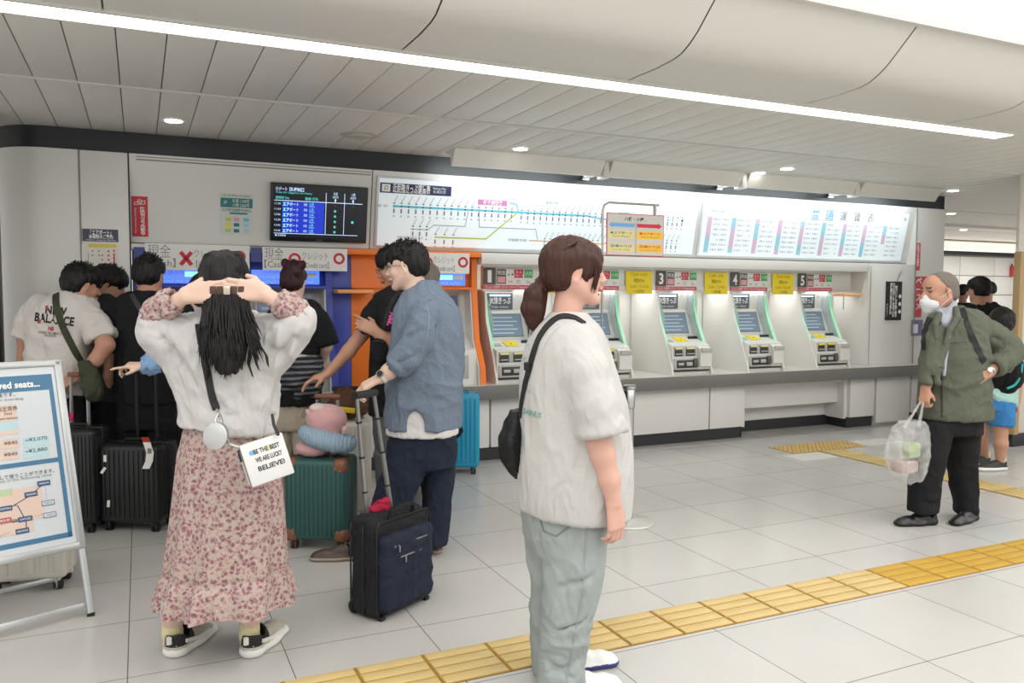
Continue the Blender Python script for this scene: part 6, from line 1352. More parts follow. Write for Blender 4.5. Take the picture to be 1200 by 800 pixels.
for s in (1, -1): E(-.008, .095*s, -.018, (.024, .022, .036), .006, 'sub'); E(.055, .08*s, .02, (.05, .03, .04), .01, 'sub')
g.cut(A(-.05, 0, -.06), -UP, .1); sobj('hair', g, HGR, P.t, mod=strandmod(.0015, (120, 120, 60), 2))
mm_ = mat('mask_white', 'd9dade', .75, bump=.15, bscale=100); g = Sdf(.0045); E = lambda x, y, z, r, k=.012, kind='add': g.ell(A(x, y, z), ax, np.array(r)*1.05, k, kind)
E(.055, 0, -.068, (.058, .060, .050), .01); g.cone(A(.098, 0, -.028), A(.104, 0, -.05), .014, .014, .04); g.cone(A(.06, 0, -.105), A(.075, 0, -.108), .03, .028, .02); g.cut(A(.037, 0, -.06), -f, .12)
sobj('face_mask', g, mm_, P.t, mod=lambda V, N: V+N*(.0012*np.sin(V[:, 2]*420))[:, None])
b = MB()
for s in (1, -1): b.tube([A(.045, .062*s, -.035), A(.02, .076*s, -.018), A(-.012, .088*s, .012)], .0018, mm_, 5); b.tube([A(.045, .058*s, -.095), A(.015, .072*s, -.06), A(-.018, .087*s, -.03)], .0018, mm_, 5)
b.obj('mask_loop', P.t)
mgj = fabric('jacket_green', '5c6053', var=.12, wr=.75); g = Sdf(.006)
sleeve(g, P.limb([(1136, 378, 0, .085), (1158, 392, .02, .082), (1180, 406, .03, .075), (1186, 413, .02, .068), (1174, 424, -.06, .062), (1163, 431, -.12, .054), (1156, 436, -.15, .05)]), P.p(1163, 431, -.12), D3(-.7, -.6, -.35), .042, .02)
sleeve(g, P.limb([(1101, 380, -.06, .070), (1096, 400, -.11, .068), (1092, 430, -.13, .058), (1089, 448, -.14, .050), (1088, 458, -.14, .046)]), P.p(1089, 449, -.14), D3(-.1, 0, -1), .042)
g.rows(P.rows([(360, 1100, 1130, .08, 0), (368, 1093, 1140, .12, 0), (382, 1087, 1150, .15, 0), (410, 1084, 1153, .17, 0), (450, 1083, 1155, .175, 0), (480, 1081, 1158, .175, 0), (489, 1083, 1157, .17, 0)]), NV, RV, .03)
g.cone(P.p(1103, 372, -.17), P.p(1100, 352, -.09), .045, .07, .01, 'sub'); g.cone(P.p(1103, 372, -.19), P.p(1103, 428, -.20), .030, .012, .006, 'sub')
for a, c, rr in (((1165, 395, -.06), (1180, 404, -.05), .010), ((1150, 395, -.08), (1168, 412, -.07), .010), ((1125, 400, -.2), (1140, 450, -.2), .010), ((1090, 460, -.2), (1120, 470, -.21), .008), ((1092, 425, -.2), (1100, 470, -.2), .007)): g.cone(P.p(*a), P.p(*c), rr, rr*.4, .03, 'sub')
SH = sobj('jacket', g, mgj, P.t, fold=(.007, (9, 9, 6), 75), it=2)
band(onsurf([SH], P, dense([(1103, 430), (1104, 489)], 8), .002), .006, mat('zip_dark', '23261f', .5), 'zip', P.t); band(onsurf([SH], P, dense([(1113, 402), (1143, 400)], 8), .001), .002, mat('zip_dark', '23261f', .5), 'yoke_seam', P.t, .0006)
g = Sdf(.006)
for pts in ([(1101, 368, -.14, .018), (1096, 380, -.165, .018), (1097, 396, -.18, .012)], [(1120, 362, -.12, .020), (1122, 372, -.15, .020), (1113, 386, -.18, .018), (1107, 402, -.19, .010)]): g.limb(P.limb(pts), .01)
sobj('lapel', g, mgj, P.t)
msh = fabric('shirt_pale_blue', 'a3a8b2', wr=.3); g = Sdf(.0055); g.rows(P.rows([(360, 1096, 1124, .07, -.02), (375, 1096, 1116, .07, -.07), (400, 1097, 1110, .06, -.11), (440, 1100, 1106, .04, -.13)]), NV, RV, .02); g.limb(P.limb([(1101, 364, -.10, .016), (1105, 378, -.14, .018)]), .02); g.limb(P.limb([(1118, 356, -.08, .020), (1108, 376, -.13, .020)]), .02)
SR = sobj('shirt', g, msh, P.t); b = MB()
for y in (378, 386, 396, 408):
    q = onsurf([SR], P, [(1103, y)], .001)[0]
    if q is not None: b.lathe(q[0], [(.005, 0), (.004, .002)], m_dark, 10, axis=tuple(q[1]))
if b.v: b.obj('button', P.t)
g = Sdf(.006); g.rows(P.rows([(480, 1084, 1150, .14, 0), (498, 1081, 1147, .14, 0), (506, 1080, 1146, .13, 0)]), NV, RV, .03)
g.rows(P.rows([(495, 1078, 1114, .11, -.04), (530, 1072, 1106, .10, -.06), (560, 1068, 1100, .09, -.06), (598, 1065, 1097, .08, -.06)]), NV, RV, .02); g.rows(P.rows([(495, 1110, 1145, .11, .04), (540, 1114, 1142, .09, .06), (600, 1120, 1142, .08, .07)]), NV, RV, .02)
for a, c, rr in (((1068, 560, -.15), (1095, 550, -.16), .01), ((1068, 585, -.14), (1096, 590, -.14), .008), ((1120, 570, -.03), (1145, 560, -.03), .008), ((1085, 510, -.17), (1110, 520, -.17), .01)): g.cone(P.p(*a), P.p(*c), rr, rr*.5, .02, 'sub')
sobj('trousers', g, m_bt, P.t, fold=(.006, (8, 8, 5), 76), it=2)
h0 = floor_at(P, 1097, 615, -.06); shoe('s', P.t, P, h0, h0+D3(-.96, -.12)*.27, m_ksh, m_ksol, hgt=.075); h0 = floor_at(P, 1143, 604, .06); shoe('s', P.t, P, h0, h0+D3(-.75, -.5)*.27, m_ksh, m_ksol, hgt=.075)
t = thing('backpack', 'black backpack with turquoise piping on the back of the old man', 'backpack', tuple(P.p(1172, 455, .14)))
g = Sdf(.007); g.ell(P.p(1164, 424, .16), (RV, NV, UP), (.13, .10, .17), .03); g.ell(P.p(1181, 436, .14), (RV, NV, UP), (.09, .09, .13), .03); sobj('pack', g, m_bt, t, fold=(.006, (10, 10, 8), 6))
b = MB(); b.tube([P.p(x, y, .05) for x, y in catmull([(1180, 455), (1190, 450), (1196, 438), (1198, 426)], 6)], .008, mat('piping_turquoise', '2fa8a4', .5), 6); b.obj('piping', t)
for pts in ([(1127, 361), (1131, 374), (1137, 390), (1145, 408), (1153, 424)], [(1090, 372), (1085, 384), (1083, 396), (1083, 410)]): band(onsurf([SH], P, catmull(pts, 8), .005), .018, mat('strap_black3', '1b1c1c', .7), 'strap', t)
t = thing('wrist_watch', 'silver wrist watch on the hip hand of the old man', 'watch', tuple(P.p(1160, 434, -.14))); wd = D3(-.7, -.55, -.4); b = MB(); b.lathe(P.p(1161, 434, -.14), [(.032, 0), (.034, .003), (.034, .014), (.032, .017)], mat('watch_steel', 'b9b9b4', .3, .9), 20, axis=tuple(wd)); b.obj('strap', t)
b = MB(); b.lathe(P.p(1160, 433, -.18), [(.016, 0), (.015, .006)], mw, 18, axis=tuple(D3(.1, -1, .2))); b.obj('dial', t)

# ---- child in blue shorts behind him
P = person(1166, 549, 'child in mint T-shirt and blue shorts walking behind the old man')
def body(g):
    g.rows(P.rows([(402, 1166, 1182, .06, 0), (412, 1158, 1190, .08, 0), (470, 1156, 1186, .09, 0)]), NV, RV, .03)
    g.limb(P.limb([(1153, 480, .05, .06), (1150, 508, .08, .048), (1154, 538, .12, .034), (1155, 541, .12, .034)]), .02); g.limb(P.limb([(1172, 480, -.05, .065), (1173, 506, -.05, .05), (1173, 520, -.06, .052), (1172, 544, -.05, .033)]), .02)
    g.limb(P.limb([(1188, 418, 0, .04), (1194, 445, -.02, .035), (1192, 470, -.05, .027)]), .02); hand(g, P.p(1192, 470, -.05), D3(0, 0, -1), D3(-.8, .3, 0), D3(.3, -.8, 0), .8, .6)
person_head(P, 1174, 380, 0, D3(.5, .85), .98, SKIN2, True, HB, neck=P.p(1173, 408, 0), res=.0075, body=body, hk=dict(t=.024, nape=-.06), spike=60, seed=3)
mmt = fabric('tee_mint', '9fc4bb'); g = Sdf(.0075); g.limb(P.limb([(1182, 414, 0, .06), (1192, 430, 0, .062), (1195, 440, 0, .062)]), .02); g.limb(P.limb([(1162, 414, 0, .06), (1152, 430, 0, .062), (1150, 440, 0, .062)]), .02)
g.rows(P.rows([(404, 1164, 1182, .06, 0), (412, 1156, 1190, .11, 0), (440, 1152, 1190, .13, 0), (474, 1150, 1188, .13, 0)]), NV, RV, .02); sobj('shirt', g, mmt, P.t, fold=(.006, (9, 9, 6), 4))
mbs = fabric('shorts_blue', '3c7db8'); g = Sdf(.0075); g.rows(P.rows([(464, 1149, 1188, .12, 0), (478, 1147, 1187, .12, 0)]), NV, RV, .02); g.rows(P.rows([(470, 1147, 1170, .10, .04), (492, 1142, 1164, .09, .05)]), NV, RV, .02); g.rows(P.rows([(470, 1162, 1188, .10, -.04), (498, 1162, 1185, .09, -.05)]), NV, RV, .02); sobj('shorts', g, mbs, P.t, fold=(.006, (9, 9, 6), 5))
mts = mat('trainer_dark', '2b2d2b', .6)
h0 = floor_at(P, 1158, 547, .12); shoe('s', P.t, P, h0, h0+D3(-.9, -.2)*.22, mts, mw, w=.05, hgt=.08, sole=.03); h0 = floor_at(P, 1178, 547, -.05); shoe('s', P.t, P, h0, h0+D3(-.95, -.1)*.24, mts, mw, w=.05, hgt=.08, sole=.03)
b = MB(); b.lathe(P.p(1155, 536, .12), [(.036, 0), (.038, .05)], msk, 16); b.obj('sock', P.t); b = MB(); b.lathe(P.p(1173, 541, -.05), [(.036, 0), (.038, .04)], msk, 16); b.obj('sock', P.t)

# ---- three far people in dark clothes
def far(px, py, x, y, f, lab, sc, yellow=False, seed=1):
    P = person(px, py, lab); k = P.s
    def body(g): g.rows([(P.p(x, y, 0)-UP*h, w, d) for h, w, d in ((.17, .07, .06), (.24, .12, .09), (.6, .12, .1))], NV, RV, .03)
    person_head(P, x, y, 0, f, sc, SKIN2, True, HB, neck=P.p(x, y, 0)-UP*.2, res=.012, body=body, hk=dict(t=.018))
    c = P.p(x, y, 0); z = c[2]; g = Sdf(.013); g.rows([(c-UP*h, w, d) for h, w, d in ((.15, .08, .07), (.20, .16, .1), (.27, .21, .13), (.5, .21, .15), (.8, .20, .15))], NV, RV, .03)
    for s in (-1, 1): g.limb([(c-UP*.27+RV*.19*s, .065), (c-UP*.55+RV*.25*s, .055), (c-UP*.78+RV*.24*s+NV*.0, .05)], .03)
    sobj('jacket', g, m_bt, P.t, fold=(.008, (7, 7, 4), seed)); g = Sdf(.013)
    for s in (-1, 1): g.rows([(c-UP*.75+RV*.08*s, .11, .12), (c-UP*(z-.06)+RV*.10*s, .08, .09)], NV, RV, .03)
    sobj('trousers', g, m_bt, P.t)
    if yellow: b = MB(); b.wbox(c[0]+.08, c[0]+.14, c[1]-.17, c[1]-.14, z-.45, z-.12, m_yel, .01); b.obj('yellow_scarf', P.t)
    for s in (-1, 1): h0 = np.array([c[0], c[1], 0.0])+RV*.1*s; shoe('s', P.t, P, h0, h0+np.array(f)*[1, 1, 0]*.25, m_ksh, m_ksol)
far(1147, 500, 1147, 340, D3(-.2, 1), 'distant person with bushy black hair and black jacket, seen from behind', 1.1, seed=1)
far(1159, 485, 1157, 340, D3(-.9, .3), 'distant person in black facing left behind the bushy-haired one', .78, seed=2)
far(1130, 478, 1129, 342, D3(.9, .3), 'distant person in black with a bit of yellow, left of the others', .72, True, 3)
# ================================================================ LUGGAGE AND THE FLOOR BOARD
def suitcase(P, w, h, dep, yaw, m, label, trim, ribs=11, wheels=None, hh=0.0, hm=None, poles=(-.32, .32), grip=None, corners=None, hpole=.009, group=None, topmat=None):
    rx = nrm(rot(RV, UP, yaw)); nz = nrm(rot(NV, UP, yaw)); o = P.o; t = thing('suitcase', label, 'suitcase', (o[0], o[1], 0), group)
    R = Matrix((rx, nz, UP)).transposed(); C = lambda x, y, z: o+rx*x+nz*y+UP*z; z0 = .055
    b = MB(); b.box(C(0, -dep*.25, z0+h/2), (w, dep*.49, h), m, .03, R, 4); b.box(C(0, dep*.25, z0+h/2), (w, dep*.49, h), m, .03, R, 4)
    for i in range(ribs):
        x = -w*.40+w*.80*i/(ribs-1); b.box(C(x, -dep*.5, z0+h/2), (w*.80/(ribs-1)*.55, .009, h*.86), m, .004, R)
    for i in range(5): b.box(C(0, 0, 0)+rx*(w*.5)+nz*(-dep*.36+i*dep*.06)+UP*(z0+h/2), (.007, dep*.03, h*.84), m, .003, R); b.box(C(0, 0, 0)-rx*(w*.5)+nz*(-dep*.36+i*dep*.06)+UP*(z0+h/2), (.007, dep*.03, h*.84), m, .003, R)
    b.obj('shell', t)
    b = MB(); b.box(C(0, 0, z0+h/2), (w+.008, .020, h+.008), trim, .028, R, 4); b.obj('zip_frame', t)
    if corners:
        for sx in (-1, 1):
            for sz in (0, 1):
                b = MB(); b.box(C(sx*(w/2-.035), -dep*.5+.03, z0+(h-.035 if sz else .035)), (.082, .075, .082), corners, .028, R, 3)
                for q in ((.02, .012), (-.02, -.008), (.01, -.022)): b.lathe(C(sx*(w/2-.035)+q[0], -dep*.5-.007, z0+(h-.035 if sz else .035)+q[1]), [(.003, -.002), (.003, .002)], m_steel, 8, axis=tuple(nz))
                b.obj('corner_guard', t)
    for sx in (-1, 1):
        for sy in (-1, 1):
            b = MB(); c = C(sx*(w/2-.045), sy*(dep/2-.04), .026); 
            for q in (-.011, .011): b.lathe(c+rx*q, [(.012, -.007), (.026, -.006), (.026, .006), (.012, .007)], wheels or m_ksol, 18, axis=tuple(rx))
            b.box(c+UP*.022, (.03, .035, .032), trim, .006, R); b.obj('wheel', t)
    b = MB(); b.tube([C(-.07, -dep*.15, z0+h), C(-.06, -dep*.15, z0+h+.022), C(.06, -dep*.15, z0+h+.022), C(.07, -dep*.15, z0+h)], .009, trim, 8); b.obj('carry_handle', t)
    if hh:
        b = MB()
        for x in poles: b.tube([C(w*x, dep*.32, z0+h-.01), C(w*x, dep*.32, hh-.02)], hpole, hm or m_steel, 8, flat=((0, 1, 0), .7))
        for x in poles: b.tube([C(w*x, dep*.32, z0+h-.01), C(w*x, dep*.32, (z0+h+hh)/2)], hpole*1.25, hm or m_steel, 8)
        b.obj('telescopic_poles', t)
        b = MB(); b.box(C(w*(poles[0]+poles[1])/2, dep*.32, hh), (w*(poles[1]-poles[0])+.035, .030, .028), grip or trim, .010, R, 3); b.obj('grip', t)
    return t, C
def place(px, py): return Place(px, py)
def zat(P, px, py, d=0): return float(P.p(px, py, d)[2])
m_cblk = mat('case_black', '1b1c1e', .38, bump=.1, bscale=200); m_tblk = mat('case_trim_black', '0f1011', .5); m_cgrn = mat('case_green', '2a5450', .38); m_leather = mat('leather_tan', '7d5038', .5, bump=.2, bscale=200); m_cbr = mat('case_trim_brown', '4a3228', .5)
m_cyan = mat('case_cyan', '1c93ba', .35); m_cwht = mat('case_cream', 'd4cfc4', .4); m_alp = mat('pole_aluminium', '9fa1a2', .3, .85)
P = place(97, 619); suitcase(P, .28, zat(P, 104, 499)-.06, .24, .0, m_cblk, 'large black ribbed suitcase with silver corners, partly behind the floor board', m_tblk, hh=zat(P, 84, 438, .1), poles=(-.32, .05), hm=m_alp, grip=m_leather, group=None)
b = MB(); b.box(P.p(84, 488, -.02), (.022, .022, .055), mat('tag_magenta', 'c01f64', .5), .008); tag(b.obj('luggage_tag'), 'small magenta tag on the handle pole of the left black suitcase', 'tag')
b = MB(); 
for x, y, r_ in ((123, 537, 0), (121, 551, .6), (127, 590, .1)): b.box(P.p(x, y, -.125), (.016, .004, .040), m_paper, 0, Matrix.Rotation(r_, 3, 'Y'))
b.obj('stickers', [o for o in bpy.data.objects if o.name.startswith('suitcase')][-1])
P = place(165, 617); t2, C2 = suitcase(P, .385, zat(P, 165, 517)-.055, .25, -.10, m_cblk, 'black ribbed suitcase with white airline tag standing behind the floral skirt', m_tblk, hh=zat(P, 165, 434, .08), poles=(-.14, .19), hm=m_tblk, grip=m_tblk)
b = MB(); q = [P.p(x, y, d) for x, y, d in ((170, 512, -.07), (172, 518, -.15), (176, 530, -.155), (175, 540, -.155), (171, 549, -.16))]
for a, c, m in ((0, 1, mat('tag_red', 'c0402f', .5)), (1, 2, m_paper), (2, 3, m_paper), (3, 4, m_paper)): b.extrude([q[a]-RV*.022, q[a]+RV*.022, q[c]+RV*.022, q[c]-RV*.022], -NV*.003, m)
F = Frame(P.p(175, 528, -.1605), RV, UP); b.rect(F, -.012, .012, -.016, .014, m_txg, .0); tag(b.obj('luggage_tag'), 'long white airline paper tag with red end on the black suitcase', 'tag')
P = place(378, 638); t3, C3 = suitcase(P, .355, zat(P, 375, 534)-.055, .24, -.12, m_cgrn, 'dark green ribbed suitcase with tan leather corners under the plush pillow', m_cbr, ribs=12, corners=m_leather, hh=zat(P, 380, 464, .08), poles=(-.14, .20), hm=m_alp, grip=m_leather, hpole=.011, wheels=m_cbr)
P4 = place(408, 606); t4, C4 = suitcase(P4, .29, zat(P4, 408, 492)-.055, .20, .1, m_cwht, 'cream white suitcase behind the green suitcase and the trolley bag', m_cwht, hh=zat(P4, 400, 455, .06), poles=(-.3, .3), hm=m_alp, grip=m_tblk)
t = thing('travel_bag', 'brown soft bag with yellow tag lying on top of the cream suitcase', 'bag', tuple(P4.p(408, 492, 0)))
mbb = fabric('bag_brown', '5e4030', .6, wr=.9); g = Sdf(.006); g.ell(P4.p(408, 475, 0), (RV, NV, UP), (.125, .09, .075), .02); g.ell(P4.p(404, 466, .0), (RV, NV, UP), (.07, .06, .055), .03); sobj('pouch', g, mbb, t, fold=(.007, (20, 20, 20), 5), it=2)
b = MB(); b.box(P4.p(404, 480, -.12), (.13, .014, .035), mat('tag_yellow', 'e6c814', .45), .010, Matrix(((RV[0], NV[0], 0), (RV[1], NV[1], 0), (0, 0, 1))) @ Matrix.Rotation(.12, 3, 'Y')); b.obj('name_tag', t)
b = MB(); b.tube([P4.p(x, y, -.03) for x, y in catmull([(392, 478), (394, 462), (404, 455), (414, 462), (418, 478)], 6)], .008, mbb, 6); b.obj('handle', t)
P5 = place(539, 553); suitcase(P5, .30, zat(P5, 540, 460)-.055, .22, .1, m_cyan, 'bright cyan suitcase against the counter behind the chambray shirt man', mat('case_cyan_dark', '13708f', .4), ribs=8, hh=0)
t = thing('handbag', 'small black bag hanging right behind the chambray shirt man', 'bag', tuple(P5.p(531, 515, -.16)))
g = Sdf(.007); g.ell(P5.p(530, 505, -.22), (RV, NV, UP), (.08, .03, .055), .01); sobj('pouch', g, m_bt, t, fold=(.004, (20, 20, 20), 3)); b = MB(); b.tube([P5.p(518, 503, -.22), P5.p(520, 480, -.2), P5.p(512, 440, -.15)], .005, m_tblk, 6); b.obj('strap', t)
# plush wrapped by a blue neck pillow
mpk = mat('plush_pink', 'cf9f9f', .9, sheen=.5, bump=.35, bscale=300); mlp = fabric('pillow_blue', '93a9ba', .9, .3, 300, wr=.4); P = place(378, 638)
zt = zat(P, 375, 534)+.002
t = thing('plush_toy', 'pink plush toy lying on the green suitcase, wrapped by a blue neck pillow', 'plush toy', tuple(P.p(376, 536, .0)))
g = Sdf(.0055); g.ell(P.p(383, 491, 0), (RV, NV, UP), (.112, .09, .085), .02); g.ell(P.p(372, 486, -.02), (RV, NV, UP), (.05, .05, .05), .03); g.ell(P.p(368, 524, -.0), (RV, NV, UP), (.10, .09, .050), .03); g.ell(P.p(381, 510, 0), (RV, NV, UP), (.09, .08, .08), .03)
g.ell(P.p(404, 503, -.07), (RV, NV, UP), (.017, .015, .02), .006); g.ell(P.p(361, 482, -.04), (RV, NV, UP), (.012, .012, .012), .005); sobj('body', g, mpk, t, fold=(.002, (14, 14, 14), 2))
g = Sdf(.0055); g.ell(P.p(372, 478, -.03), (RV, NV, UP), (.045, .05, .028), .01); sobj('head_cap', g, mat('plush_cream', 'd8c6bd', .9, bump=.3, bscale=300), t)
t = thing('neck_pillow', 'light blue quilted neck pillow wrapped round the pink plush toy', 'pillow', tuple(P.p(384, 525, -.05)))
g = Sdf(.0055); c = P.p(384, 513, -.0); pts = [(c+RV*(.115*math.cos(a))-NV*(.085*math.sin(a))-UP*(.030*math.cos(a)-.0), .046+.006*math.sin(a)) for a in [math.radians(q) for q in range(-30, 215, 12)]]
g.limb(pts, .01); sobj('pillow', g, mlp, t, mod=lambda V, N: V+N*(.0022*np.sin((V@RV)*330))[:, None])
b = MB()
for x, y in ((357, 514), (390, 528)): b.lathe(P.p(x, y, -.137), [(.006, -.004), (.007, 0), (.004, .003)], mat('snap_grey', '8c9094', .4), 10, axis=tuple(-NV))
b.obj('snap', t)
# black two wheeled trolley bag of the chambray man
P = place(455, 716); yaw = .98; rx = nrm(rot(RV, UP, yaw)); nz = nrm(rot(NV, UP, yaw)); R = Matrix((rx, nz, UP)).transposed(); o = P.o; t = thing('trolley_bag', 'black soft two-wheeled trolley bag with a navy front pocket, handle raised', 'suitcase', (o[0], o[1], 0))
mnl = fabric('nylon_black', '1d1e21', .6, .6, 500, wr=.5); mnn = fabric('nylon_navy', '1e2536', .6, .6, 500); zt = zat(P, 448, 604)
o = P.p(460, 716, .06); o[2] = 0; C = lambda x, y, z: o+rx*x+nz*y+UP*z
g = Sdf(.0055)
def bx(c, hs, rr, kind='add', k=.01):
    c = np.array(c); hs = np.array(hs)
    def fn(Q): q = Q-c; l = np.stack([np.abs(q@rx), np.abs(q@nz), np.abs(q@UP)], -1)-hs+rr; return np.sqrt((np.maximum(l, 0)**2).sum(-1))+np.minimum(l.max(-1), 0)-rr
    e = np.linalg.norm(hs); g._op(kind, c-e, c+e, fn, k)
zh = zt*.5+.01
bx(C(0, .04, zh), (.185, .04, zh-.012), .025); bx(C(0, -.035, zh-.005), (.185, .038, zh-.02), .03); bx(C(0, .003, zh), (.181, .04, zh-.016), .02)
sobj('body', g, mnl, t, fold=(.003, (12, 12, 12), 4))
g = Sdf(.0055); bx(C(.0, -.080, zh*.88), (.165, .032, zh*.74), .03); sobj('front_pocket', g, mnn, t, fold=(.004, (12, 12, 12), 5))
b = MB()
for y, k in ((-.072, .178), (.003, .187), (.078, .186)): 
    b.tube([C(sx*k, y, z) for sx, z in ((-1, .03), (-1, zt*.5), (-1, zt-.03), (-.9, zt-.004), (.9, zt-.004), (1, zt-.03), (1, zt*.5), (1, .03), (.9, .014), (-.9, .014))], .0045, m_tblk, 6, closed=True)
b.obj('piping', t)
for x, y, z, l in ((-.05, -.114, zh*1.42, .22), (-.02, -.115, zh*1.18, .14)): b = MB(); b.box(C(x*0, y, z), (l, .005, .006), m_alp, .001, R); b.box(C(-l/2+.03, y-.004, z-.016), (.008, .006, .03), m_alp, .002, R); b.obj('zip', t)
b = MB(); b.tube([C(x, y, zt+z) for x, y, z in ((-.08, -.05, -.005), (-.075, -.06, .03), (0, -.065, .045), (.075, -.06, .03), (.08, -.05, -.005))], .010, mnl, 8, flat=((0, 0, 1), .5)); b.obj('carry_handle', t)
b = MB(); top = P.p(430, 459, .12); pa, pb = C(-.10, .06, zt-.02), C(.06, .06, zt-.02); ta, tb = P.p(418, 463, -.06), P.p(438, 460, .10); b.tube([pa, (pa+ta)/2], .012, m_alp, 8); b.tube([(pa+ta)/2, ta], .009, m_alp, 8); b.tube([pb, (pb+tb)/2], .012, m_alp, 8); b.tube([(pb+tb)/2, tb], .009, m_alp, 8)
for q in (.5, .22, .78):
    for p0, p1 in ((pa, ta), (pb, tb)): c = p0+(p1-p0)*q; b.tube([c, c+(p1-p0)*.012], .0135, m_tblk, 8)
b.obj('telescopic_poles', t)
b = MB(); d = nrm(tb-ta); b.tube([ta-d*.02, tb+d*.015], .017, m_tblk, 10); b.obj('grip', t)
g = Sdf(.005); g.ell(C(-.02, .06, zt+.012), (rx, nz, UP), (.05, .03, .022), .01); g.ell(C(.0, .05, zt+.03), (rx, nz, UP), (.025, .02, .03), .02); sobj('red_cloth', g, fabric('cloth_crimson', 'a0203c', wr=.8), t, fold=(.006, (30, 30, 30), 5))
for sx in (-1, 1): b = MB(); b.lathe(C(sx*.15, .09, .03), [(.01, -.014), (.03, -.012), (.03, .012), (.01, .014)], m_ksol, 20, axis=tuple(rx)); b.obj('wheel', t)
for sx in (-1, 1): b = MB(); b.box(C(sx*.15, -.07, .008), (.03, .03, .018), m_tblk, .004, R); b.obj('foot', t)

# plastic carrier bag of the old man
P = OM; t = thing('carrier_bag', 'translucent white plastic bag with groceries in the hand of the old man', 'bag', tuple(P.p(1063, 560, -.18)))
mpl = mat('plastic_film', 'e6e8e6', .25, alpha=.26, bump=.4, bscale=30); g = Sdf(.006); g.rows([(P.p((a+c)/2, y, -.17), (c-a)/2*P.s, hd) for y, a, c, hd in ((496, 1056, 1082, .03), (505, 1048, 1084, .07), (520, 1043, 1084, .09), (540, 1042, 1083, .095), (555, 1046, 1081, .08), (562, 1052, 1076, .05))], NV, RV, .01, p=2.2)
sobj('film', g, mpl, t, fold=(.010, (22, 22, 12), 5), it=2)
b = MB()
for x1, x2 in ((1060, 1078), (1076, 1081)): b.tube([P.p(x1, 500, -.17), P.p((x1+x2)/2+1, 485, -.16), P.p(x2+1, 470, -.15)], [.014, .008, .006], mpl, 8)
b.obj('handle', t)
b = MB(); b.box(P.p(1068, 527, -.17), (.10, .06, .09), mat('pack_green', '9fb37c', .5), .012); b.obj('green_pack', t)
b = MB(); b.box(P.p(1060, 546, -.18), (.14, .09, .07), mat('pack_check', 'b49a94', .6, var=.5, vscale=60), .012); b.obj('checked_pack', t)

# ---- A-frame board at the lower left
Af = on(110, 720, 2, 0); Bf = on(0, 750, 2, 0); e = nrm(Bf-Af); rB = ray(70, 422); O = np.array([0, 0, CAM_H]); s_ = ((Af-O)@e)/(rB@e); T = O+rB*s_; up = nrm(T-Af)   # right-hand edge of the board
FB_ = Frame(Af, -e, up); n_ = np.array(FB_.n)
def bp_(px, py):
    r = ray(px, py); s = ((Af-O)@n_)/(r@n_); q = O+r*s-Af; return float(q@(-e)), float(q@np.array(FB_.u))
H_ = float(np.linalg.norm(T-Af)); WB = .66
m_al = mat('board_aluminium', 'b9bcbc', .35, .5); m_sheet = mat('poster_sheet', 'cdd3d6', .3); m_pblue = mat('poster_blue', '3f7396', .4); m_peach = mat('poster_peach', 'dcc3b4', .4); m_pcy = mat('poster_cyan', 'b5d2d8', .4); m_dbl = mat('poster_darkblue', '2f4f74', .4)
t = thing('floor_signboard', 'white A-frame floor board with blue bordered poster about reserved seats', 'signboard', (Af[0], Af[1], 0))
zb = bp_(101, 640)[1]; x0 = -WB
b = MB(); b.fbox(FB_, x0, 0, zb, H_, -.02, .0, m_al, .004); b.fbox(FB_, x0-.0, 0.003, H_-.028, H_+.004, -.02, .012, m_al, .007); b.fbox(FB_, x0, 0.003, zb-.004, zb+.03, -.02, .012, m_al, .007); b.fbox(FB_, -.03, 0.004, zb, H_, -.02, .012, m_al, .007); b.fbox(FB_, x0-.004, x0+.03, zb, H_, -.02, .012, m_al, .007); b.obj('frame', t)
b = MB(); b.fbox(FB_, x0+.02, -.02, zb+.02, H_-.02, .0, .002, m_sheet)
def R4(px0, py0, px1, py1, m, z=.003):
    (a, c), (d, g_) = (bp_(px0, py0)[0], bp_(px1, py0)[1]), bp_(px1, py1); b.rect(FB_, min(a, d), max(a, d), min(c, g_), max(c, g_), m, z)
xr, yt = bp_(59, 438); xr2, yb = bp_(86, 628); xr = (xr+xr2)/2; bw = .018
yt2 = bp_(48, 457)[1]; b.rect(FB_, x0+.06, xr, yt2, yt, m_pblue, .0030); b.rect(FB_, xr-bw, xr, yb, yt, m_pblue, .0032); b.rect(FB_, x0+.06, x0+.06+bw, yb, yt, m_pblue, .0032); b.rect(FB_, x0+.06, xr, yb, yb+.022, m_pblue, .0032)
ym = bp_(66, 538)[1]; b.rect(FB_, x0+.06, xr-bw, ym-.012, ym+.008, m_pblue, .0034)
def TX(s, px, py, h, m, w=None, al='r', bold=0., z=.0045):
    q = bp_(px, py); b.text(FB_, s, q[0], q[1], h, m, z, w=w, align=al, bold=bold)
TX('About reserved seats...', 46, 449, .030, m_txw, .36, bold=.03); TX('普通列車の発車時刻は後です。', 17, 462, .016, m_txk, .27); TX('Advance Reservation and for boarding', 27, 467, .012, m_txg, .33)
R4(-60, 473, 22, 508, m_peach, .0036); TX('指定席券', 20, 478, .018, m_txk, .08); TX('Seat', 14, 484, .014, m_txk, .032); TX('Reservation', 20, 489, .013, m_txk, .09); R4(-60, 493, 22, 503, m_pcy, .0038)
for y0, pr in ((517, '¥2,070'), (530, '¥2,880')): R4(26, y0-7, 58, y0+4, m_pcy, .0036); R4(-60, y0-4, 22, y0+7, m_peach, .0036); TX('=', 33, y0-1, .012, m_txk, .012); TX(pr, 55, y0-4, .016, m_txk, .075); TX('¥840', 20, y0+1, .016, m_txk, .052)
TX('急行乗車券として使うことができます。', 63, 551, .015, m_txk, .33); TX('No longer ticket in the following cities.', 61, 556, .011, m_txg, .32)
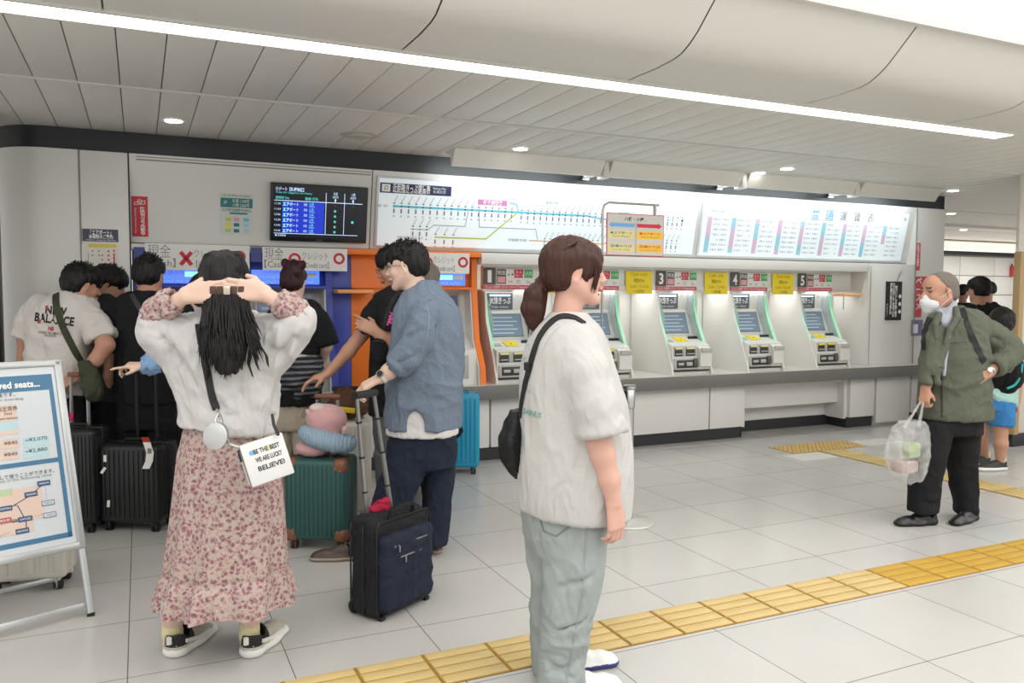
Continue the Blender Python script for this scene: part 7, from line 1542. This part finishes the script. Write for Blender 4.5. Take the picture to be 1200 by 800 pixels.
R4(-70, 568, 52, 606, m_peach, .0036); R4(-60, 572, 15, 580, mat('poster_green', 'b9c9a0', .4), .0038); R4(-60, 604, 40, 622, m_peach, .0036)
def BX(px, py, s, m=m_dbl, tm=m_txw, w=.052, h=.022):
    q = bp_(px, py); b.rect(FB_, q[0]-w/2, q[0]+w/2, q[1]-h/2, q[1]+h/2, m, .0050); b.text(FB_, s, q[0], q[1], .009, tm, .0056, w=w*.8)
for a, c in (((16, 592), (36, 580)), ((36, 580), (50, 567)), ((20, 592), (29, 608)), ((29, 608), (14, 612)), ((30, 610), (31, 620)), ((0, 596), (18, 592))): b.line(FB_, [bp_(*a), bp_(*c)], .004, m_dbl, .0045)
for a, c in (((53, 572), (54, 584)), ((35, 606), (48, 603)), ((0, 628), (10, 624))): 
    for k in range(5): q0, q1 = bp_(*a), bp_(*c); b.disc(FB_, q0[0]+(q1[0]-q0[0])*k/4, q0[1]+(q1[1]-q0[1])*k/4, .0018, m_dbl, .0046, 8)
for px, py, s in ((51, 566, 'ASAHIKAWA'), (36, 579, 'TAKIKAWA'), (6, 596, 'SAPPORO'), (29, 608, 'CHITOSE'), (26, 622, 'HAKODATE')): BX(px, py, s)
BX(5, 610, '現在駅', mat('poster_redbox', 'b04a52', .4))
for px, py, s in ((56, 589, 'TOMAKOMAI'), (58, 603, 'TOMAKOMAI')): BX(px, py, s, m_dbl); BX(px, py, '', m_sheet, w=.047, h=.017); q = bp_(px, py); b.rect(FB_, q[0]-.0235, q[0]+.0235, q[1]-.0085, q[1]+.0085, m_sheet, .0053); b.text(FB_, s, q[0], q[1], .008, m_dbl, .0058, w=.036)
b.obj('poster', t)
hz = np.array([FB_.n.x, FB_.n.y, 0]); hz = nrm(hz)
rl = [Af, Af+e*(WB-.03)]
for sx, pt in ((0, Af+e*.012), (1, Af+e*(WB-.012))):
    b = MB(); b.tube([pt+up*(zb+.03)-n_*.008, pt+UP*.012+up*0], .014, m_al, 8, flat=(tuple(n_), .8)); b.obj('leg', t); c = MB(); c.box(pt+UP*.006, (.03, .03, .012), m_tblk, .002); c.obj('rubber_foot', t)
b = MB(); qa, qb = bp_(106, 710), 0; b.fbox(FB_, -WB+.02, -.01, .035, .063, -.018, -.004, m_al, .003); b.obj('crossbar', t)
# rear frame: leans the other way from the top
foot = on(66, 690, 2, 0); tp = Af+up*(H_-.03)
off = (foot-tp)@e
for k in (0, 1):
    a = tp+e*(.012 if k == 0 else WB-.012)-n_*.02; f_ = foot.copy(); f_ = foot+e*(0 if k == 0 else WB-.024); a = f_+(tp+e*off-foot)*1.0; b = MB(); b.tube([a, f_+UP*.01], .013, m_al, 8); b.obj('rear_leg', t)
b = MB(); q = foot+(tp+e*off-foot)*.05; b.tube([q, q+e*(WB-.024)], .012, m_al, 8); b.obj('rear_crossbar', t)
# cream case standing behind the board
P = place(38, 686); t6, C6 = suitcase(P, .36, .50, .22, .25, m_cwht, 'cream suitcase with dark wheels standing behind the floor board', m_cwht, ribs=6)
